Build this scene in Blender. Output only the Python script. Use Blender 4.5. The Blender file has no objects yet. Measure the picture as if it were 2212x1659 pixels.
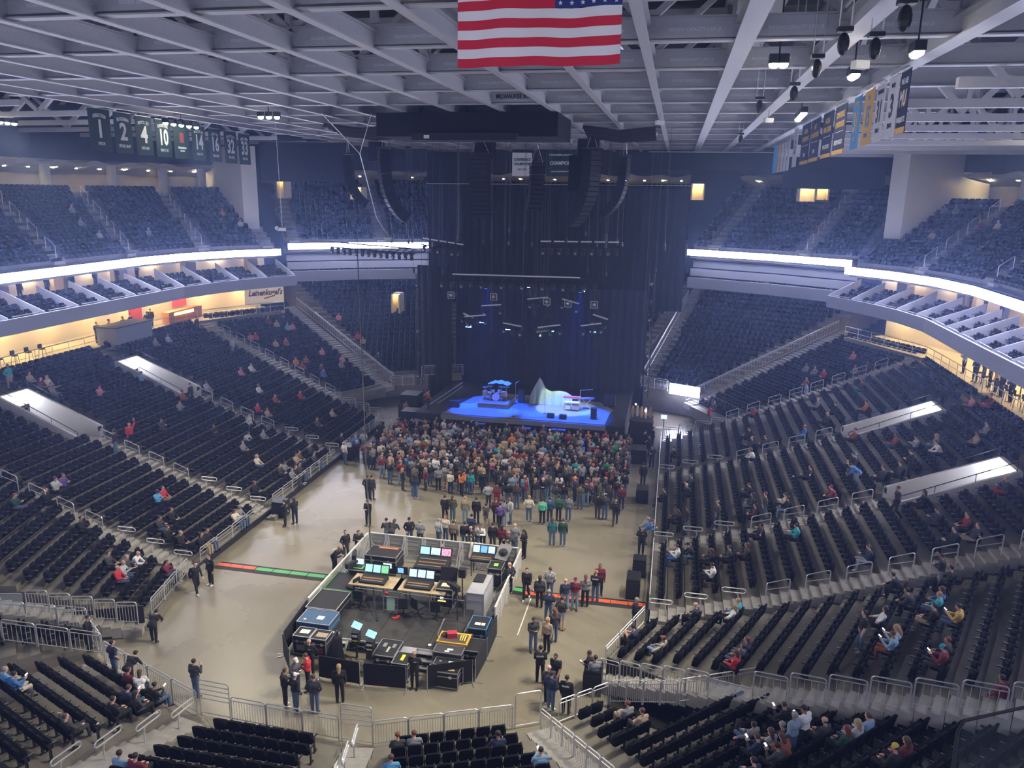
import bpy, bmesh, math, random
import numpy as np
from mathutils import Vector, Matrix, Quaternion
random.seed(7)
SC = bpy.context.scene
COL = SC.collection
# ---------------------------------------------------------------- camera
CAM = (12.0, 0.0, 20.0)
FPX = 1690.0
cd = bpy.data.cameras.new('camera'); cam = bpy.data.objects.new('camera', cd); COL.objects.link(cam)
cd.sensor_fit = 'HORIZONTAL'; cd.sensor_width = 36.0; cd.lens = 36.0 * FPX / 2212.0
cd.clip_start = 0.1; cd.clip_end = 500
def _frame():
    dY = np.array([1465. - 1106., 418. - 829.5, FPX]); dY /= np.linalg.norm(dY)
    h = np.array([1, .015, 0.]); dX = h - dY * np.dot(h, dY); dX /= np.linalg.norm(dX)
    dZ = np.cross(dX, dY)
    if dZ[1] > 0: dZ = -dZ
    return np.array([dX, dY, dZ])
VM = _frame()                       # rows: world x, y, z written in view axes (right, down, forward)
R = Matrix(((VM[0][0], -VM[0][1], -VM[0][2]), (VM[1][0], -VM[1][1], -VM[1][2]), (VM[2][0], -VM[2][1], -VM[2][2])))
cam.matrix_world = Matrix.Translation(CAM) @ R.to_4x4()
SC.camera = cam
def proj(p):
    c = VM.T @ (np.array(p, float) - np.array(CAM)); return 1106 + FPX * c[0] / c[2], 829.5 + FPX * c[1] / c[2], c[2]
def onz(u, v, z=0.):
    r = VM @ np.array([u - 1106., v - 829.5, FPX]); t = (z - CAM[2]) / r[2]
    return Vector((CAM[0] + t * r[0], CAM[1] + t * r[1], z))
def ony(u, v, y):
    r = VM @ np.array([u - 1106., v - 829.5, FPX]); t = (y - CAM[1]) / r[1]
    return Vector((CAM[0] + t * r[0], y, CAM[2] + t * r[2]))
# ---------------------------------------------------------------- world, exposure
w = bpy.data.worlds.new('world'); SC.world = w; w.use_nodes = True
w.node_tree.nodes['Background'].inputs[0].default_value = (.5, .6, 1, 1)
w.node_tree.nodes['Background'].inputs[1].default_value = 0.004
SC.view_settings.view_transform = 'Standard'; SC.view_settings.look = 'None'
SC.view_settings.exposure = 0.0; SC.view_settings.gamma = 1.0; SC.view_settings.use_curve_mapping = False
SC.cycles.max_bounces = 3; SC.cycles.diffuse_bounces = 2; SC.cycles.glossy_bounces = 1; SC.cycles.transmission_bounces = 3
SC.cycles.volume_bounces = 0; SC.cycles.use_light_tree = False; SC.cycles.use_adaptive_sampling = True; SC.cycles.adaptive_threshold = .09; SC.cycles.transparent_max_bounces = 6
SC.cycles.sample_clamp_indirect = 3.0; SC.cycles.caustics_reflective = False; SC.cycles.caustics_refractive = False
LED_E = 52.0          # emission of the white ribbon boards
LED_C = (.66, .69, 1.0)
HAZE_D = 0.0026      # density of the show haze
HOUSE = 12000.0      # watts of one group of house lamps in the roof
# ---------------------------------------------------------------- materials
MATS = {}
def mat(name, col=(.5, .5, .5), rough=.6, metal=0., emit=None, es=0., noise=0., nscale=8., spec=None, bump=0., alpha=None):
    if name in MATS: return MATS[name]
    m = bpy.data.materials.new(name); m.use_nodes = True; nt = m.node_tree; b = nt.nodes['Principled BSDF']
    b.inputs['Base Color'].default_value = (*col, 1); b.inputs['Roughness'].default_value = rough; b.inputs['Metallic'].default_value = metal
    if spec is not None: b.inputs['Specular IOR Level'].default_value = spec
    if emit: b.inputs['Emission Color'].default_value = (*emit, 1); b.inputs['Emission Strength'].default_value = es
    if alpha is not None: b.inputs['Alpha'].default_value = alpha
    if noise > 0 or bump > 0:
        tc = nt.nodes.new('ShaderNodeTexCoord'); n = nt.nodes.new('ShaderNodeTexNoise'); n.inputs['Scale'].default_value = nscale; n.inputs['Detail'].default_value = 4
        nt.links.new(tc.outputs['Object'], n.inputs['Vector'])
        if noise > 0:
            r = nt.nodes.new('ShaderNodeValToRGB')
            r.color_ramp.elements[0].position = .3; r.color_ramp.elements[1].position = .72
            r.color_ramp.elements[0].color = (*[c * (1 - noise) for c in col], 1); r.color_ramp.elements[1].color = (*[min(1, c * (1 + noise)) for c in col], 1)
            nt.links.new(n.outputs['Fac'], r.inputs['Fac']); nt.links.new(r.outputs['Color'], b.inputs['Base Color'])
        if bump > 0:
            bp = nt.nodes.new('ShaderNodeBump'); bp.inputs['Strength'].default_value = bump; bp.inputs['Distance'].default_value = .02
            nt.links.new(n.outputs['Fac'], bp.inputs['Height']); nt.links.new(bp.outputs['Normal'], b.inputs['Normal'])
    MATS[name] = m; return m
def emat(name, col, s):
    if name in MATS: return MATS[name]
    m = bpy.data.materials.new(name); m.use_nodes = True; nt = m.node_tree; nt.nodes.remove(nt.nodes['Principled BSDF'])
    e = nt.nodes.new('ShaderNodeEmission'); e.inputs[0].default_value = (*col, 1); e.inputs[1].default_value = s
    nt.links.new(e.outputs[0], nt.nodes['Material Output'].inputs[0]); MATS[name] = m; return m
# ---------------------------------------------------------------- mesh collector
def frame_from(d, up=(0, 0, 1)):
    d = Vector(d).normalized(); up = Vector(up)
    if abs(d.dot(up)) > .999: up = Vector((0, 1, 0))
    s = d.cross(up).normalized(); u = s.cross(d)
    return s, u, d
class MB:
    def __init__(s): s.v = []; s.f = []; s.m = []
    def add(s, vs, fs, mi=0):
        o = len(s.v); s.v.extend([tuple(v) for v in vs]); s.f.extend([tuple(i + o for i in f) for f in fs]); s.m.extend([mi] * len(fs)); return s
    def box(s, c, d, mi=0, rz=0., M=None):
        x, y, z = d[0] / 2, d[1] / 2, d[2] / 2
        vs = [Vector((a, b, e)) for a in (-x, x) for b in (-y, y) for e in (-z, z)]
        if M is None: M = Matrix.Translation(c) @ Matrix.Rotation(rz, 4, 'Z')
        else: M = M @ Matrix.Translation(c) @ Matrix.Rotation(rz, 4, 'Z')
        return s.add([M @ v for v in vs], [(0, 1, 3, 2), (4, 6, 7, 5), (0, 4, 5, 1), (2, 3, 7, 6), (0, 2, 6, 4), (1, 5, 7, 3)], mi)
    def bx(s, x0, x1, y0, y1, z0, z1, mi=0):
        return s.box(((x0 + x1) / 2, (y0 + y1) / 2, (z0 + z1) / 2), (abs(x1 - x0), abs(y1 - y0), abs(z1 - z0)), mi)
    def bar(s, p, q, w, h, mi=0, up=(0, 0, 1)):
        p, q = Vector(p), Vector(q); a, u, d = frame_from(q - p, up)
        vs = [b + a * (sx * w / 2) + u * (sz * h / 2) for b in (p, q) for sx, sz in ((-1, -1), (1, -1), (1, 1), (-1, 1))]
        return s.add(vs, [(0, 3, 2, 1), (4, 5, 6, 7), (0, 1, 5, 4), (1, 2, 6, 5), (2, 3, 7, 6), (3, 0, 4, 7)], mi)
    def tube(s, pts, r, n=6, mi=0, closed=False, r1=None):
        pts = [Vector(p) for p in pts]; N = len(pts); vs = []; fs = []
        ref = None
        for i, p in enumerate(pts):
            a = pts[(i - 1) % N] if (closed or i > 0) else p; b = pts[(i + 1) % N] if (closed or i < N - 1) else p
            d = (b - a)
            if d.length < 1e-9: d = Vector((0, 0, 1))
            d.normalize()
            if ref is None: ref = Vector((0, 0, 1)) if abs(d.z) < .9 else Vector((1, 0, 0))
            t = ref - d * ref.dot(d)
            if t.length < 1e-4: t = Vector((1, 0, 0)) - d * d.x
            t.normalize(); bn = d.cross(t); ref = t
            rr = r if r1 is None else r + (r1 - r) * i / max(1, N - 1)
            for k in range(n):
                an = 2 * math.pi * k / n; vs.append(p + t * (rr * math.cos(an)) + bn * (rr * math.sin(an)))
        for i in range(N if closed else N - 1):
            j = (i + 1) % N
            for k in range(n):
                k2 = (k + 1) % n; fs.append((i * n + k, i * n + k2, j * n + k2, j * n + k))
        if not closed:
            fs.append(tuple(range(n - 1, -1, -1))); fs.append(tuple((N - 1) * n + k for k in range(n)))
        return s.add(vs, fs, mi)
    def cyl(s, c, r, h, n=12, mi=0, r1=None):
        c = Vector(c); return s.tube([c, c + Vector((0, 0, h))], r, n, mi, r1=r1)
    def prism(s, poly, z0, z1, mi=0):
        n = len(poly)
        a = sum(poly[i][0] * poly[(i + 1) % n][1] - poly[(i + 1) % n][0] * poly[i][1] for i in range(n))
        if a < 0: poly = poly[::-1]
        vs = [(p[0], p[1], z0) for p in poly] + [(p[0], p[1], z1) for p in poly]
        fs = [tuple(range(n - 1, -1, -1)), tuple(range(n, 2 * n))] + [(i, (i + 1) % n, n + (i + 1) % n, n + i) for i in range(n)]
        return s.add(vs, fs, mi)
    def quadslab(s, a, b, c, d, th, mi=0):
        a, b, c, d = map(Vector, (a, b, c, d)); n = (b - a).cross(d - a).normalized() * th
        vs = [a, b, c, d, a - n, b - n, c - n, d - n]
        return s.add(vs, [(0, 1, 2, 3), (7, 6, 5, 4), (0, 4, 5, 1), (1, 5, 6, 2), (2, 6, 7, 3), (3, 7, 4, 0)], mi)
    def ell(s, c, r, nu=10, nv=6, mi=0, M=None):
        vs = []; fs = []
        for j in range(nv + 1):
            t = math.pi * j / nv
            for i in range(nu):
                a = 2 * math.pi * i / nu
                vs.append(Vector((c[0] + r[0] * math.sin(t) * math.cos(a), c[1] + r[1] * math.sin(t) * math.sin(a), c[2] + r[2] * math.cos(t))))
        for j in range(nv):
            for i in range(nu):
                k = (i + 1) % nu; fs.append((j * nu + i, (j + 1) * nu + i, (j + 1) * nu + k, j * nu + k))
        if M is not None: vs = [M @ v for v in vs]
        return s.add(vs, fs, mi)
    def mesh(s, name, mats, smooth=False):
        me = bpy.data.meshes.new(name); me.from_pydata(s.v, [], s.f)
        for m in (mats if isinstance(mats, (list, tuple)) else [mats]): me.materials.append(m)
        if any(s.m): me.polygons.foreach_set('material_index', s.m)
        if smooth: me.polygons.foreach_set('use_smooth', [True] * len(me.polygons))
        me.update(); return me
    def build(s, name, mats, parent=None, smooth=False, **kw):
        return link(name, s.mesh(name, mats, smooth), parent, **kw)
import re
_U = 'zeroth first second third fourth fifth sixth seventh eighth ninth tenth eleventh twelfth thirteenth fourteenth fifteenth sixteenth seventeenth eighteenth nineteenth twentieth'.split()
_T = {30: 'thirtieth', 20: 'twentieth'}
def ordw(n): n = int(n); return _U[n] if n <= 20 else ('twenty-' + _U[n - 20] if n < 30 else 'thirtieth' if n == 30 else 'thirty-' + _U[n - 30])
_C = 'zero one two three four five six seven eight nine ten eleven twelve thirteen fourteen fifteen sixteen seventeen eighteen nineteen twenty'.split()
def cardw(n): n = int(n); return _C[n] if n <= 20 else ({2: 'twenty', 3: 'thirty', 4: 'forty', 5: 'fifty', 6: 'sixty', 7: 'seventy', 8: 'eighty', 9: 'ninety'}.get(n // 10, 'hundred') + ('-' + _C[n % 10] if n % 10 else ''))
def words(s):
    s = re.sub(r'panel (\d+) from', lambda m: ordw(m.group(1)) + ' panel from', s); s = re.sub(r'(?<!white )(?<!with )(?<!blue )(?<!gold )number (\d+)', lambda m: ordw(m.group(1)), s)
    s = re.sub(r'(\d+)th from', lambda m: ordw(m.group(1)) + ' from', s); s = re.sub(r'\d+', lambda m: cardw(m.group(0)), s)
    if len(s.split()) > 16: s = s.replace(' the ', ' ')
    for a, b in ((' standing ', ' '), ('sitting, looking down', 'sitting'), (' steel ', ' '), (' with white back print', ''), (' of mixing area', ' of mixers')):
        if len(s.split()) > 16: s = s.replace(a, b)
    return s
def link(name, data, parent=None, label=None, cat=None, group=None, kind=None, loc=None, rz=None, M=None):
    o = bpy.data.objects.new(name, data); COL.objects.link(o)
    if parent is not None: o.parent = parent
    if loc is not None: o.location = loc
    if rz is not None: o.rotation_euler = (0, 0, rz)
    if M is not None: o.matrix_basis = M
    if label: o['label'] = words(label)
    if cat: o['category'] = cat
    if group: o['group'] = group
    if kind: o['kind'] = kind
    return o
def empty(name, label, cat, loc=(0, 0, 0), rz=0., group=None, kind=None):
    o = link(name, None, None, label, cat, group, kind, loc, rz); o.empty_display_size = .2; return o
def copy_tree(o, parent=None):
    c = o.copy(); COL.objects.link(c); c.parent = parent
    for ch in list(o.children): copy_tree(ch, c)
    return c
TXT = {}
def text_mesh(s, size=1., m=None, ext=.004, shear=0., sx=1., key=''):
    k = (s, size, ext, shear, sx, m.name, key)
    if k in TXT: return TXT[k]
    cu = bpy.data.curves.new('t', 'FONT'); cu.body = s; cu.size = size; cu.extrude = ext; cu.align_x = 'CENTER'; cu.align_y = 'CENTER'; cu.shear = shear; cu.resolution_u = 2
    cu.offset = size * .03
    ob = bpy.data.objects.new('t', cu)
    me = bpy.data.meshes.new_from_object(ob); me.name = 'lettering'
    bpy.data.objects.remove(ob)
    if sx != 1.: me.transform(Matrix.Diagonal((sx, 1, 1, 1)))
    me.materials.clear(); me.materials.append(m); TXT[k] = me; return me
def lettering(s, size, m, parent, M, sx=1., shear=0., name='lettering'):
    """M places text: local x along the line, y up, z out of the face"""
    return link(name, text_mesh(s, size, m, sx=sx, shear=shear), parent, M=M)
def plate_frame(o, right, up):
    right = Vector(right).normalized(); up = Vector(up).normalized(); n = right.cross(up)
    return Matrix(((right.x, up.x, n.x, o[0]), (right.y, up.y, n.y, o[1]), (right.z, up.z, n.z, o[2]), (0, 0, 0, 1)))
# shared materials
CONC = mat('concrete', (.18, .165, .135), .75, noise=.16, nscale=1.5, bump=.05)
CONC_S = mat('stair_concrete', (.34, .325, .295), .8, noise=.14, nscale=3)
STEEL = mat('galvanised_rail', (.62, .63, .66), .38, .55)
SEATB = mat('black_seat_fabric', (.008, .008, .011), .8, noise=.2, nscale=30, spec=.08)
SEATP = mat('black_seat_plastic', (.008, .008, .011), .75, spec=.08)
BLACK = mat('matt_black', (.012, .012, .014), .7)
DRAPE = mat('black_drape', (.008, .008, .011), .95, noise=.3, nscale=2)
BSTEEL = mat('black_steel', (.02, .02, .022), .45, .3)
WHITEP = mat('white_plaster', (.62, .60, .58), .7, noise=.04)
GREYP = mat('grey_panel', (.33, .34, .38), .6)
ROOFST = mat('painted_grey_roof_steel', (.60, .60, .64), .5, .1, noise=.05)
DECK = mat('dark_roof_deck', (.035, .035, .04), .8)
LED = emat('led_white', LED_C, LED_E)
WARM = emat('warm_lamp', (1., .72, .38), 14.)
LAMPW = emat('house_lamp', (1., .93, .82), 60.)
# ================================================================ body meshes of the people (shared by all figures)
SKIN, TOP, LEG, SHOE, SLV, EYE, LIP, SHIN = range(8)
def caps_arm(sh, el, wr, hand_dir, spread=1, curl=.3, side=1):
    sh, el, wr = Vector(sh), Vector(el), Vector(wr); hd = Vector(hand_dir).normalized()
    c = [(sh, el, .056, .046, TOP), (el, wr, .045, .032, SLV)]
    ax = hd.cross(Vector((0, 0, 1)));
    if ax.length < .1: ax = Vector((0, 1, 0))
    ax.normalize(); pn = ax.cross(hd).normalized()
    pe = wr + hd * .075; c.append((wr, pe, .034, .036, SKIN)); c.append((wr + hd * .03 + ax * .018, pe + ax * .022, .026, .024, SKIN)); c.append((wr + hd * .03 - ax * .018, pe - ax * .022, .026, .024, SKIN))
    for i, ln in enumerate((.062, .072, .068, .052)):
        b = pe + ax * ((i - 1.5) * .021) + hd * .012; m = b + hd * ln * .55; e = m + (hd * (1 - curl) - pn * curl).normalized() * ln * .5
        c.append((b, m, .0105, .0100, SKIN)); c.append((m, e, .0100, .0088, SKIN))
    tb = wr + hd * .025 + ax * (.03 * side); c.append((tb, tb + (hd * .6 + ax * side * .8).normalized() * .055, .0135, .0105, SKIN))
    return c
def body_caps(hip, tors, head, arms, legs, fem=False):
    """hip: pelvis point, tors: chest point, head: (centre, forward dir)"""
    hip, ch = Vector(hip), Vector(tors); up = (ch - hip).normalized(); rt = Vector((1, 0, 0))
    hw, sw = (.10, .135) if fem else (.085, .165); c = []
    c.append((hip - rt * hw, hip + rt * hw, .112, .112, LEG)); wa = hip.lerp(ch, .42); c.append((wa - rt * .06, wa + rt * .06, .105, .105, TOP)); c.append((hip + up * .05, ch, .118, .12, TOP))
    c.append((ch - rt * .085, ch + rt * .085, .125, .125, TOP)); s = ch + up * .10; c.append((s - rt * sw, s + rt * sw, .072, .072, TOP)); c.append((hip.lerp(ch, .12) - rt * .07, hip.lerp(ch, .12) + rt * .07, .112, .112, TOP))
    hc, hf = Vector(head[0]), Vector(head[1]).normalized(); nb = ch + up * .13; c.append((nb, hc - Vector((0, 0, .06)), .055, .052, SKIN))
    hr = hf.cross(Vector((0, 0, 1))).normalized(); hu = hr.cross(hf)
    c.append((hc + hu * .035 - hf * .02, hc + hu * .03 + hf * .015, .086, .086, SKIN)); c.append((hc - hu * .05 + hf * .028, hc - hu * .075 + hf * .045, .060, .045, SKIN)); c.append((hc - hu * .005 + hf * .09, hc - hu * .03 + hf * .115, .013, .017, SKIN))
    for sd in (-1, 1): c.append((hc + hr * sd * .082 - hu * .02, hc + hr * sd * .086 + hu * .015, .014, .016, SKIN))
    for a in arms: c += a
    for hp, kn, an, toe in legs:
        hp, kn, an, toe = map(Vector, (hp, kn, an, toe)); c.append((hp, kn, .088, .062, LEG)); c.append((kn, an, .060, .043, SHIN)); c.append((an - Vector((0, 0, .01)), toe, .044, .036, SHOE)); c.append((an + (an - toe).normalized() * .03 - Vector((0, 0, .03)), an - Vector((0, 0, .03)), .034, .036, SHOE))
    return c, (hc, hf, hr, hu)
PERSON = {}
def tapered(a, b, r0, r1, n=10, m=5):
    a, b = Vector(a), Vector(b); d = b - a; L = d.length
    if L < 1e-5: d = Vector((0, 0, 1)); L = 1e-5
    s, u, d = frame_from(d / max(L, 1e-5)); rings = []
    for i in range(m + 1): t = math.pi / 2 * (1 - i / m); rings.append((a - d * (r0 * math.sin(t)), r0 * math.cos(t)))
    for i in range(m + 1): t = math.pi / 2 * i / m; rings.append((b + d * (r1 * math.sin(t)), r1 * math.cos(t)))
    vs = []; fs = []
    for p, r in rings:
        for k in range(n): an = 2 * math.pi * k / n; vs.append(p + s * (max(r, 1e-4) * math.cos(an)) + u * (max(r, 1e-4) * math.sin(an)))
    for i in range(len(rings) - 1):
        for k in range(n): k2 = (k + 1) % n; fs.append((i * n + k, i * n + k2, (i + 1) * n + k2, (i + 1) * n + k))
    fs.append(tuple(range(n - 1, -1, -1))); fs.append(tuple((len(rings) - 1) * n + k for k in range(n)))
    return vs, fs
def make_body(name, caps, hd, ratio=.16, voxel=.0095):
    m = MB()
    K = {TOP: 1.2, SLV: 1.3, LEG: 1.14, SHIN: 1.32, SHOE: 1.1}
    caps = [(a, b, r0 * K.get(g, 1.), r1 * K.get(g, 1.), g) for a, b, r0, r1, g in caps]
    for a, b, r0, r1, reg in caps: vs, fs = tapered(a, b, r0, r1); m.add(vs, fs)
    me0 = m.mesh('t', []) if False else bpy.data.meshes.new('t'); me0.from_pydata(m.v, [], m.f)
    ob = bpy.data.objects.new('t', me0); COL.objects.link(ob)
    rm = ob.modifiers.new('r', 'REMESH'); rm.mode = 'VOXEL'; rm.voxel_size = voxel
    sm = ob.modifiers.new('s', 'SMOOTH'); sm.factor = .5; sm.iterations = 2
    dc = ob.modifiers.new('d', 'DECIMATE'); dc.ratio = ratio
    dg = bpy.context.evaluated_depsgraph_get(); dg.update()
    me = bpy.data.meshes.new_from_object(ob.evaluated_get(dg)); me.name = name; COL.objects.unlink(ob); bpy.data.objects.remove(ob)
    n = len(me.polygons); cen = np.zeros(n * 3); me.polygons.foreach_get('center', cen); cen = cen.reshape(-1, 3)
    best = np.full(n, 1e9); reg = np.zeros(n, int)
    for a, b, r0, r1, rg in caps:
        a, b = np.array(a), np.array(b); d = b - a; L2 = max(1e-9, d @ d); t = np.clip(((cen - a) @ d) / L2, 0, 1); ds = np.linalg.norm(cen - a - t[:, None] * d, axis=1) - (r0 + (r1 - r0) * t); k = ds < best; best[k] = ds[k]; reg[k] = rg
    hc, hf, hr, hu = [np.array(v) for v in hd]
    for sd in (-1, 1): e = hc + hf * .088 + hr * sd * .034 + hu * .018; reg[np.linalg.norm(cen - e, axis=1) < .017] = EYE
    lp = cen - (hc + hf * .088 - hu * .062); reg[(np.abs(lp @ hr) < .026) & (np.abs(lp @ hu) < .010) & (np.abs(lp @ hf) < .04)] = LIP
    me.materials.clear()
    for i in range(8): me.materials.append(None)
    me.polygons.foreach_set('material_index', reg.astype(np.int32)); me.polygons.foreach_set('use_smooth', [True] * n); me.update()
    return me
def stand_legs(w=.1, st=0.): return [((-.095, 0, .93), (-w - .01, st * .5 + .01, .50), (-w - .01, st, .085), (-w - .03, st + .15, .035)), ((.095, 0, .93), (w + .01, -st * .5 + .01, .50), (w + .01, -st, .085), (w + .03, -st + .15, .035))]
def sit_legs(k=.43, sp=.1, f=.02): return [((-.1, .02, .50), (-sp - .02, k, .53), (-sp - .01, k + f, .085), (-sp - .03, k + f + .15, .035)), ((.1, .02, .50), (sp + .02, k, .53), (sp + .01, k + f, .085), (sp + .03, k + f + .15, .035))]
def A(sd, el, wr, hd, **kw): return caps_arm((sd * .20, 0 + kw.pop('sy', 0.), kw.pop('sz', 1.40)), el, wr, hd, side=-sd, **kw)
POSES = {}
H0 = ((0, .02, 1.62), (0, 1, 0)); HDN = ((0, .06, 1.60), (0, 1, -.45))
POSES['relax'] = body_caps((0, 0, .97), (0, 0, 1.28), H0, [A(-1, (-.25, -.02, 1.13), (-.24, .06, .88), (.02, .15, -1)), A(1, (.25, -.02, 1.13), (.24, .06, .88), (-.02, .15, -1))], stand_legs())
POSES['phone'] = body_caps((0, 0, .97), (0, 0, 1.28), HDN, [A(-1, (-.23, .05, 1.13), (-.07, .28, 1.16), (.5, .8, .4)), A(1, (.23, .05, 1.13), (.07, .28, 1.16), (-.5, .8, .4))], stand_legs(.11))
POSES['cross'] = body_caps((0, 0, .97), (0, -.01, 1.28), H0, [A(-1, (-.26, .06, 1.14), (.06, .2, 1.18), (1, .05, .1)), A(1, (.26, .06, 1.14), (-.06, .2, 1.12), (-1, .05, .1))], stand_legs(.12))
POSES['pocket'] = body_caps((0, 0, .97), (0, 0, 1.28), ((.01, .02, 1.62), (.35, 1, 0)), [A(-1, (-.30, -.06, 1.16), (-.2, .08, .97), (.3, .3, -1)), A(1, (.30, -.06, 1.16), (.2, .08, .97), (-.3, .3, -1))], stand_legs(.1, .03))
POSES['behind'] = body_caps((0, 0, .97), (0, .01, 1.28), ((0, .04, 1.62), (0, 1, -.12)), [A(-1, (-.27, -.1, 1.15), (-.06, -.16, .98), (1, -.1, -.2)), A(1, (.27, -.1, 1.15), (.06, -.16, 1.0), (-1, -.1, -.2))], stand_legs(.1))
POSES['walk'] = body_caps((0, 0, .96), (0, .03, 1.28), ((0, .06, 1.61), (0, 1, -.1)), [A(-1, (-.24, .1, 1.14), (-.22, .28, .95), (.05, .6, -.8)), A(1, (.24, -.12, 1.14), (.23, -.1, .88), (-.02, .1, -1))], [((-.095, 0, .93), (-.1, .06, .5), (-.1, -.26, .12), (-.12, -.14, .035)), ((.095, 0, .93), (.1, .2, .52), (.1, .27, .09), (.12, .42, .04))])
POSES['drink'] = body_caps((0, 0, .97), (0, 0, 1.28), ((0, .02, 1.62), (-.3, 1, 0)), [A(-1, (-.25, .0, 1.13), (-.22, .1, .9), (.02, .3, -1)), A(1, (.25, .08, 1.16), (.12, .26, 1.32), (-.5, .3, .8))], stand_legs(.1, .05), )
POSES['wave'] = body_caps((0, 0, .97), (0, 0, 1.28), H0, [A(-1, (-.34, .04, 1.62), (-.30, .08, 1.88), (.1, .1, 1)), A(1, (.25, 0, 1.13), (.2, .12, .9), (-.1, .3, -1))], stand_legs())
POSES['lean'] = body_caps((0, -.22, .95), (0, .06, 1.2), ((0, .2, 1.5), (0, 1, -.35)), [A(-1, (-.28, .2, 1.05), (-.1, .42, 1.12), (.8, .5, -.1), sy=.1, sz=1.33), A(1, (.28, .2, 1.05), (.1, .42, 1.12), (-.8, .5, -.1), sy=.1, sz=1.33)], [((-.095, -.22, .92), (-.1, -.18, .5), (-.1, -.26, .085), (-.12, -.11, .035)), ((.095, -.22, .92), (.1, -.14, .5), (.1, -.2, .085), (.12, -.05, .035))])
POSES['bend'] = body_caps((0, -.1, .92), (0, .2, 1.1), ((0, .42, 1.3), (0, 1, -.6)), [A(-1, (-.26, .38, .95), (-.15, .5, .8), (.2, .5, -.8), sy=.25, sz=1.2), A(1, (.26, .38, .95), (.15, .52, .82), (-.2, .5, -.8), sy=.25, sz=1.2)], stand_legs(.11, .08))
S0 = ((0, -.04, 1.20), (0, 1, 0))
POSES['sit'] = body_caps((0, -.04, .53), (0, -.10, .86), ((0, -.06, 1.20), (0, 1, -.05)), [A(-1, (-.26, .0, .74), (-.12, .24, .68), (.4, .9, -.1), sy=-.11, sz=.97), A(1, (.26, .0, .74), (.12, .24, .68), (-.4, .9, -.1), sy=-.11, sz=.97)], sit_legs())
POSES['sitphone'] = body_caps((0, -.04, .53), (0, -.08, .86), ((0, -.01, 1.18), (0, 1, -.5)), [A(-1, (-.24, .08, .74), (-.06, .3, .83), (.5, .7, .4), sy=-.1, sz=.97), A(1, (.24, .08, .74), (.06, .3, .83), (-.5, .7, .4), sy=-.1, sz=.97)], sit_legs(.42, .12))
POSES['sitfwd'] = body_caps((0, -.04, .53), (0, .12, .82), ((0, .26, 1.12), (0, 1, -.25)), [A(-1, (-.25, .3, .68), (-.08, .5, .62), (.6, .8, -.2), sy=.16, sz=.93), A(1, (.25, .3, .68), (.08, .5, .62), (-.6, .8, -.2), sy=.16, sz=.93)], sit_legs(.42, .15, -.05))
POSES['sitback'] = body_caps((0, .02, .53), (0, -.12, .84), ((0, -.14, 1.17), (.25, 1, 0)), [A(-1, (-.42, -.1, .88), (-.66, -.04, .92), (-1, .2, 0), sy=-.14, sz=.95), A(1, (.26, .0, .74), (.14, .26, .66), (-.3, .9, -.1), sy=-.14, sz=.95)], [((-.1, .04, .50), (-.1, .46, .56), (.12, .66, .40), (.22, .76, .44)), ((.1, .04, .50), (.13, .46, .53), (.12, .5, .085), (.14, .65, .035))])
POSES['sitcross'] = body_caps((0, -.04, .53), (0, -.1, .86), ((0, -.06, 1.2), (-.4, 1, -.05)), [A(-1, (-.26, .02, .76), (.05, .14, .78), (1, .1, .1), sy=-.11, sz=.97), A(1, (.26, .02, .76), (-.05, .15, .72), (-1, .1, .1), sy=-.11, sz=.97)], sit_legs(.44, .08, .1))
LOW = {}
for k, (cp, hd) in POSES.items(): PERSON[k] = (make_body('body_' + k, cp, hd), hd)
for k in POSES: LOW[k] = make_body('low_' + k, POSES[k][0], POSES[k][1], ratio=.1, voxel=.022)
def low_body(k): return LOW[k]
# ================================================================ floor
def floor_material():
    m = bpy.data.materials.new('polished_concrete_floor'); m.use_nodes = True; nt = m.node_tree; b = nt.nodes['Principled BSDF']; L = nt.links.new
    tc = nt.nodes.new('ShaderNodeTexCoord')
    n = nt.nodes.new('ShaderNodeTexNoise'); n.inputs['Scale'].default_value = .22; n.inputs['Detail'].default_value = 6
    n2 = nt.nodes.new('ShaderNodeTexNoise'); n2.inputs['Scale'].default_value = 1.6; n2.inputs['Detail'].default_value = 5
    mp = nt.nodes.new('ShaderNodeMapping'); mp.inputs['Scale'].default_value = (1.6, .22, 1)
    L(tc.outputs['Object'], n.inputs['Vector']); L(tc.outputs['Object'], mp.inputs['Vector']); L(mp.outputs['Vector'], n2.inputs['Vector'])
    r = nt.nodes.new('ShaderNodeValToRGB'); r.color_ramp.elements[0].position = .3; r.color_ramp.elements[1].position = .75
    r.color_ramp.elements[0].color = (.225, .20, .145, 1); r.color_ramp.elements[1].color = (.315, .285, .215, 1)
    mx = nt.nodes.new('ShaderNodeMixRGB'); mx.blend_type = 'MULTIPLY'; mx.inputs[0].default_value = .2
    r2 = nt.nodes.new('ShaderNodeValToRGB'); r2.color_ramp.elements[0].position = .35; r2.color_ramp.elements[0].color = (.72, .72, .72, 1)
    L(n.outputs['Fac'], r.inputs['Fac']); L(n2.outputs['Fac'], r2.inputs['Fac']); L(r.outputs[0], mx.inputs[1]); L(r2.outputs[0], mx.inputs[2])
    L(mx.outputs[0], b.inputs['Base Color'])
    r3 = nt.nodes.new('ShaderNodeMapRange'); r3.inputs[3].default_value = .2; r3.inputs[4].default_value = .36
    L(n.outputs['Fac'], r3.inputs[0]); L(r3.outputs[0], b.inputs['Roughness'])
    b.inputs['Specular IOR Level'].default_value = .6
    return m
MB().bx(-60, 60, -5, 130, -.5, 0).build('floor', floor_material(), kind='structure', label='polished grey-brown concrete event floor of the arena', cat='floor')
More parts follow.
